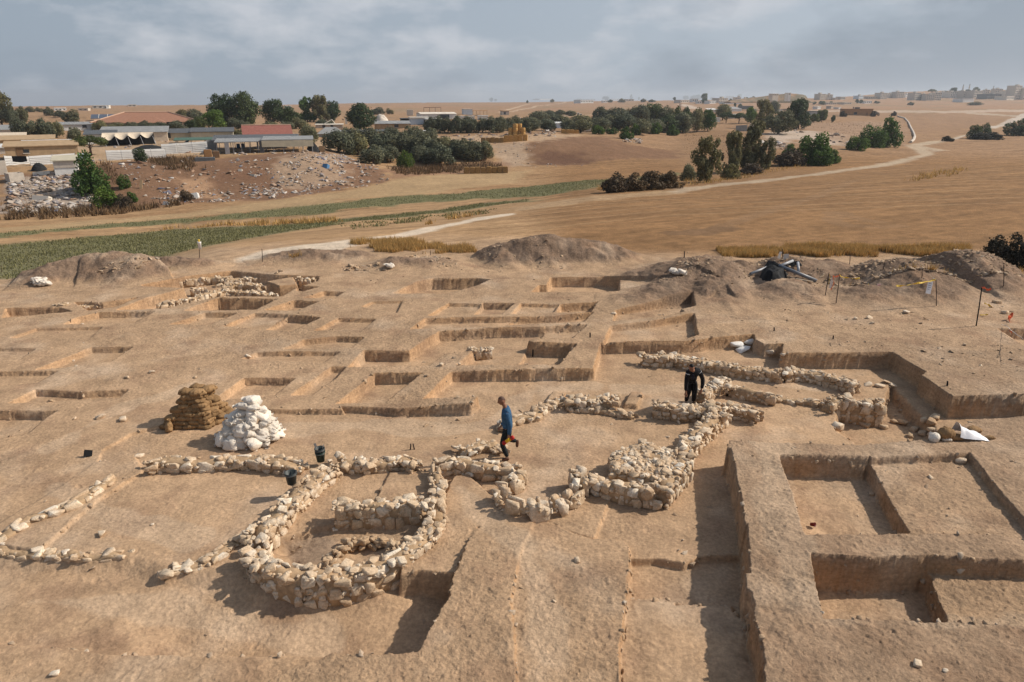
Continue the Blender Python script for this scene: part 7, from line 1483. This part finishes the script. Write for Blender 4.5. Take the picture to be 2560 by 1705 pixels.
def bits(name, regions, mat, low=True):
    st = []
    for (P, n, s0, s1, cl) in regions:
        a, b_ = scatter(P, n); k = fbm(a, b_, 3, .35, 4) > cl; a, b_ = a[k], b_[k]; z_ = gz_arr(a, b_); r = s0 * (s1 / s0) ** (rng.rand(len(a)) ** 2.2)
        for q in range(len(a)): st.append(((a[q], b_[q], z_[q] + r[q] * .12), (rng.uniform(-.5, .5), rng.uniform(-.5, .5), rng.uniform(0, 6)), (r[q] * rng.uniform(1, 1.9), r[q], r[q] * rng.uniform(.2, .6)), int(rng.randint(999))))
    o = mobj(name, stones_mesh(name, st, low, mat)); o['kind'] = 'stuff'; return o
M_TRASH = island_mat('mixed_rubbish', [(.60, .58, .55), (.26, .23, .20), (.40, .31, .23), (.62, .60, .57), (.16, .12, .09), (.40, .35, .30), (.10, .13, .22), (.56, .50, .43), (.30, .18, .12), (.35, .27, .2)], .8, .2, (.3, .2, .13), .4)
M_PEB = island_mat('pebble', [(.44, .34, .24), (.34, .24, .16), (.54, .45, .35), (.27, .19, .125), (.38, .28, .19)], .9, .2)
bits('rubbish', [(HP('S 60,720 330,690 520,700 640,800 700,900 560,960 200,975 60,960'), 5200, .06, .50, -.35), (HP('S 800,640 1300,640 2000,570 2355,560 T 150,640 340,700 280,770 S 2355,800 1900,870 1500,880 1100,900 850,760'), 5200, .05, .36, -.12), (HP('S 1650,700 2000,620 2355,600 2355,780 2000,830 1680,850'), 3200, .05, .36, -.1), (HP('S 1100,780 1500,830 1900,800 1900,870 1300,900 1100,870'), 900, .06, .45, 0), (HP('T 0,560 250,640 340,740 0,790'), 1200, .06, .4, -.1), (HP('S 250,690 900,640 1400,610 1400,560 700,600'), 250, .1, .5, 0)], M_TRASH)
bits('farm_litter', [(HP('S 730,480 1040,470 1400,470 1480,560 1150,560 1130,520 740,520'), 260, .12, .6, -.2), (HP('S 1500,540 2140,540 2140,560 1500,570'), 160, .1, .5, -.2), (HP('T 1260,395 1480,395 1480,450 1300,460'), 220, .15, .7, -.1), (HP('T 1920,450 2070,460 2060,490 1940,480'), 250, .15, .6, -.3), (HP('T 580,440 1100,425 1200,445 960,465 620,470'), 180, .15, .7, -.1), (HP('T 1040,480 1280,480 1350,490 1250,640 1100,560'), 200, .08, .3, 0), (HP('U 520,500 680,470 800,520 760,540'), 300, .2, .9, -.1), (HP('U 960,430 1180,430 1160,490 1010,490'), 200, .3, 1.2, 0), (HP('U 770,390 850,380 860,440 800,440'), 150, .2, .7, 0), (HP('T 1270,620 1800,625 1800,640 1290,655'), 60, .1, .3, 0), (HP('n 0,380 150,380 150,410 0,410'), 60, .3, .9, 0)], M_TRASH)
DIG = [(-16, 40), (-26, 34), (-14, 16), (-8, 9), (8, 9), (14, 17), (30, 38), (20, 42)]
bits('pebbles', [(DIG, 4200, .008, .06, .05), (BZ('C 0,190 500,190 480,470 300,470 0,440 B 2100,420'), 2400, .012, .07, -.2), (BZ('C 480,180 1000,200 2325,180 2400,500 1300,510 600,480'), 6000, .012, .09, -.2), (BZ('C 1000,380 2325,420 2400,510 1350,505'), 1200, .02, .12, -.1), (BZ('A 0,380 400,330 900,260 1200,200 1200,230 500,320'), 900, .02, .16, -.1), (BZ('B 0,190 700,160 800,230 300,260 0,260'), 900, .02, .14, 0), (BZ('B 900,150 1800,180 1900,250 1000,250'), 500, .015, .08, 0), (PL(.7, 'C 700,500 2325,520 2325,1080 1850,1100 1450,820 700,740'), 900, .012, .07, 0)], M_PEB)
_w = np.argwhere((cutm > .6) & (y < 31)); _w = _w[rng.choice(len(_w), 1500, replace=False)]; _st = []
for _r, _c in _w:
    q = .012 + .05 * rng.rand() ** 3; _st.append(((X[_r, _c], Yg[_r, _c], Z[_r, _c]), tuple(rng.uniform(-2, 2, 3)), (q * 1.3, q, q * .9), int(rng.randint(999))))
o = mobj('section_stones', stones_mesh('section_stones', _st, True, M_PEB)); o['kind'] = 'stuff'
for lb, t, x0, x1, yt, yb, dp_, mt in (('pale flat slab lying in the white rubble of the tip', 'S', 215, 330, 845, 880, .9, 'pale'), ('white torn sheet near the foot of the rubbish slope', 'S', 1300, 1358, 828, 868, 1.0, 'white'), ('white plastic chunk left of the torn sheet', 'S', 1110, 1150, 885, 910, .8, 'white'), ('white board low in the white rubble', 'S', 340, 400, 920, 940, .8, 'white'), ('pale plank standing in the rubbish slope', 'S', 955, 972, 740, 800, .15, 'tan'), ('pale sheet propped above the white rubble', 'S', 228, 340, 680, 706, 1.2, 'pale'), ('white bag on the upper rubbish slope', 'S', 1628, 1655, 662, 680, .5, 'plast'), ('white cloth pile on the right rubbish slope', 'S', 1705, 1745, 698, 712, .8, 'plast'), ('blue plastic sheet on the right rubbish slope', 'S', 2200, 2240, 625, 655, .8, 'blue')):
    o, f = boxthing('debris', lb, t, x0, x1, yt, yb, dp_, mt, 'debris', 'large pieces of debris on the tip', ymin=60); o.rotation_euler = (RB.uniform(-.5, -.2), RB.uniform(-.15, .15), RB.uniform(-.4, .4))
# ------------------------------------------------------------------ light, sky, haze
SUN_AZ, SUN_EL = R(12), R(38)        # azimuth measured from +X towards +Y
sd_ = bpy.data.lights.new('sun', 'SUN'); sd_.energy = 4.6; sd_.angle = R(.9); sd_.color = (1, .91, .79)
so = bpy.data.objects.new('sun', sd_); COL.objects.link(so)
dirv = Vector((math.cos(SUN_EL) * math.cos(SUN_AZ), math.cos(SUN_EL) * math.sin(SUN_AZ), math.sin(SUN_EL)))
so.rotation_euler = dirv.to_track_quat('Z', 'Y').to_euler(); so.location = (30, 10, 30)
w = bpy.data.worlds.new('World'); SC.world = w; w.use_nodes = True; nt = w.node_tree
bg = nt.nodes['Background']; bg.inputs['Strength'].default_value = 1.0
sky = nt.nodes.new('ShaderNodeTexSky'); sky.sky_type = 'NISHITA'; sky.sun_disc = False
sky.sun_elevation = SUN_EL; sky.sun_rotation = math.pi / 2 - SUN_AZ; sky.dust_density = 2.5
bg.inputs['Strength'].default_value = .1
tc = nt.nodes.new('ShaderNodeTexCoord'); sep = nt.nodes.new('ShaderNodeSeparateXYZ'); nt.links.new(tc.outputs['Generated'], sep.inputs[0])
def mth(op, a, bb=None):
    n = nt.nodes.new('ShaderNodeMath'); n.operation = op
    for i, vv in enumerate((a, bb)):
        if vv is None: continue
        if isinstance(vv, (int, float)): n.inputs[i].default_value = vv
        else: nt.links.new(vv, n.inputs[i])
    return n.outputs[0]
cmb = nt.nodes.new('ShaderNodeCombineXYZ')
nt.links.new(sep.outputs[0], cmb.inputs[0]); nt.links.new(sep.outputs[1], cmb.inputs[1]); nt.links.new(mth('MULTIPLY', sep.outputs[2], 2.6), cmb.inputs[2])
def wn(scale, det, rough, off):
    mp = nt.nodes.new('ShaderNodeMapping'); mp.inputs['Location'].default_value = off
    nt.links.new(cmb.outputs[0], mp.inputs[0])
    n = nd(nt, 'ShaderNodeTexNoise', Scale=scale, Detail=det, Roughness=rough); nt.links.new(mp.outputs[0], n.inputs['Vector']); return n.outputs['Fac']
dens = wn(2.6, 8, .55, (3.1, 1.2, 0)); light = wn(5.5, 9, .58, (7.4, 2.2, .6))
# cloud deck: broad grey-blue underside with paler, thinner parts, brighter towards the sun (right)
right = mth('MULTIPLY_ADD', sep.outputs[0], .5); right.node.inputs[2].default_value = .5
K = 10.0
base = mixc(nt, right, (.275 * K, .34 * K, .42 * K), (.52 * K, .585 * K, .66 * K))
cl = mixc(nt, ramp(nt, light, (.46, 0.), (.62, 1.)), base, (.58 * K, .61 * K, .665 * K))
cl2 = mixc(nt, ramp(nt, dens, (.47, 0.), (.60, .8)), cl, (.255 * K, .31 * K, .385 * K))
elev = nt.nodes.new('ShaderNodeMapRange'); nt.links.new(sep.outputs[2], elev.inputs[0]); elev.inputs[1].default_value = .16; elev.inputs[2].default_value = .5; elev.inputs[3].default_value = .92; elev.inputs[4].default_value = .33
fin = mixc(nt, elev.outputs[0], sky.outputs[0], cl2)
nt.links.new(fin, bg.inputs['Color'])
# haze
import bmesh
hb = bmesh.new(); bmesh.ops.create_cube(hb, size=1)
hm_ = bpy.data.meshes.new('haze'); hb.to_mesh(hm_); hb.free()
ho = bpy.data.objects.new('haze', hm_); COL.objects.link(ho); ho['kind'] = 'stuff'
zlo, zhi = float(ALLV[:, 2].min()) - 1, 75.0
ho.scale = (17400, 17400, zhi - zlo); ho.location = (0, 0, (zlo + zhi) / 2)
hmt = bpy.data.materials.new('haze'); hmt.use_nodes = True; nt = hmt.node_tree
for n in list(nt.nodes):
    if n.type != 'OUTPUT_MATERIAL': nt.nodes.remove(n)
pv = nd(nt, 'ShaderNodeVolumePrincipled', Density=.00015, Anisotropy=.3); pv.inputs['Color'].default_value = (.86, .92, 1, 1)
nt.links.new(pv.outputs[0], nt.nodes['Material Output'].inputs['Volume']); hm_.materials.append(hmt)
SC.view_settings.view_transform = 'Standard'; SC.view_settings.look = 'None'; SC.view_settings.exposure = 0; SC.view_settings.gamma = 1
SC.cycles.max_bounces = 6; SC.cycles.volume_bounces = 0; SC.cycles.use_denoising = True
try: SC.cycles.denoiser = 'OPENIMAGEDENOISE'
except Exception: pass
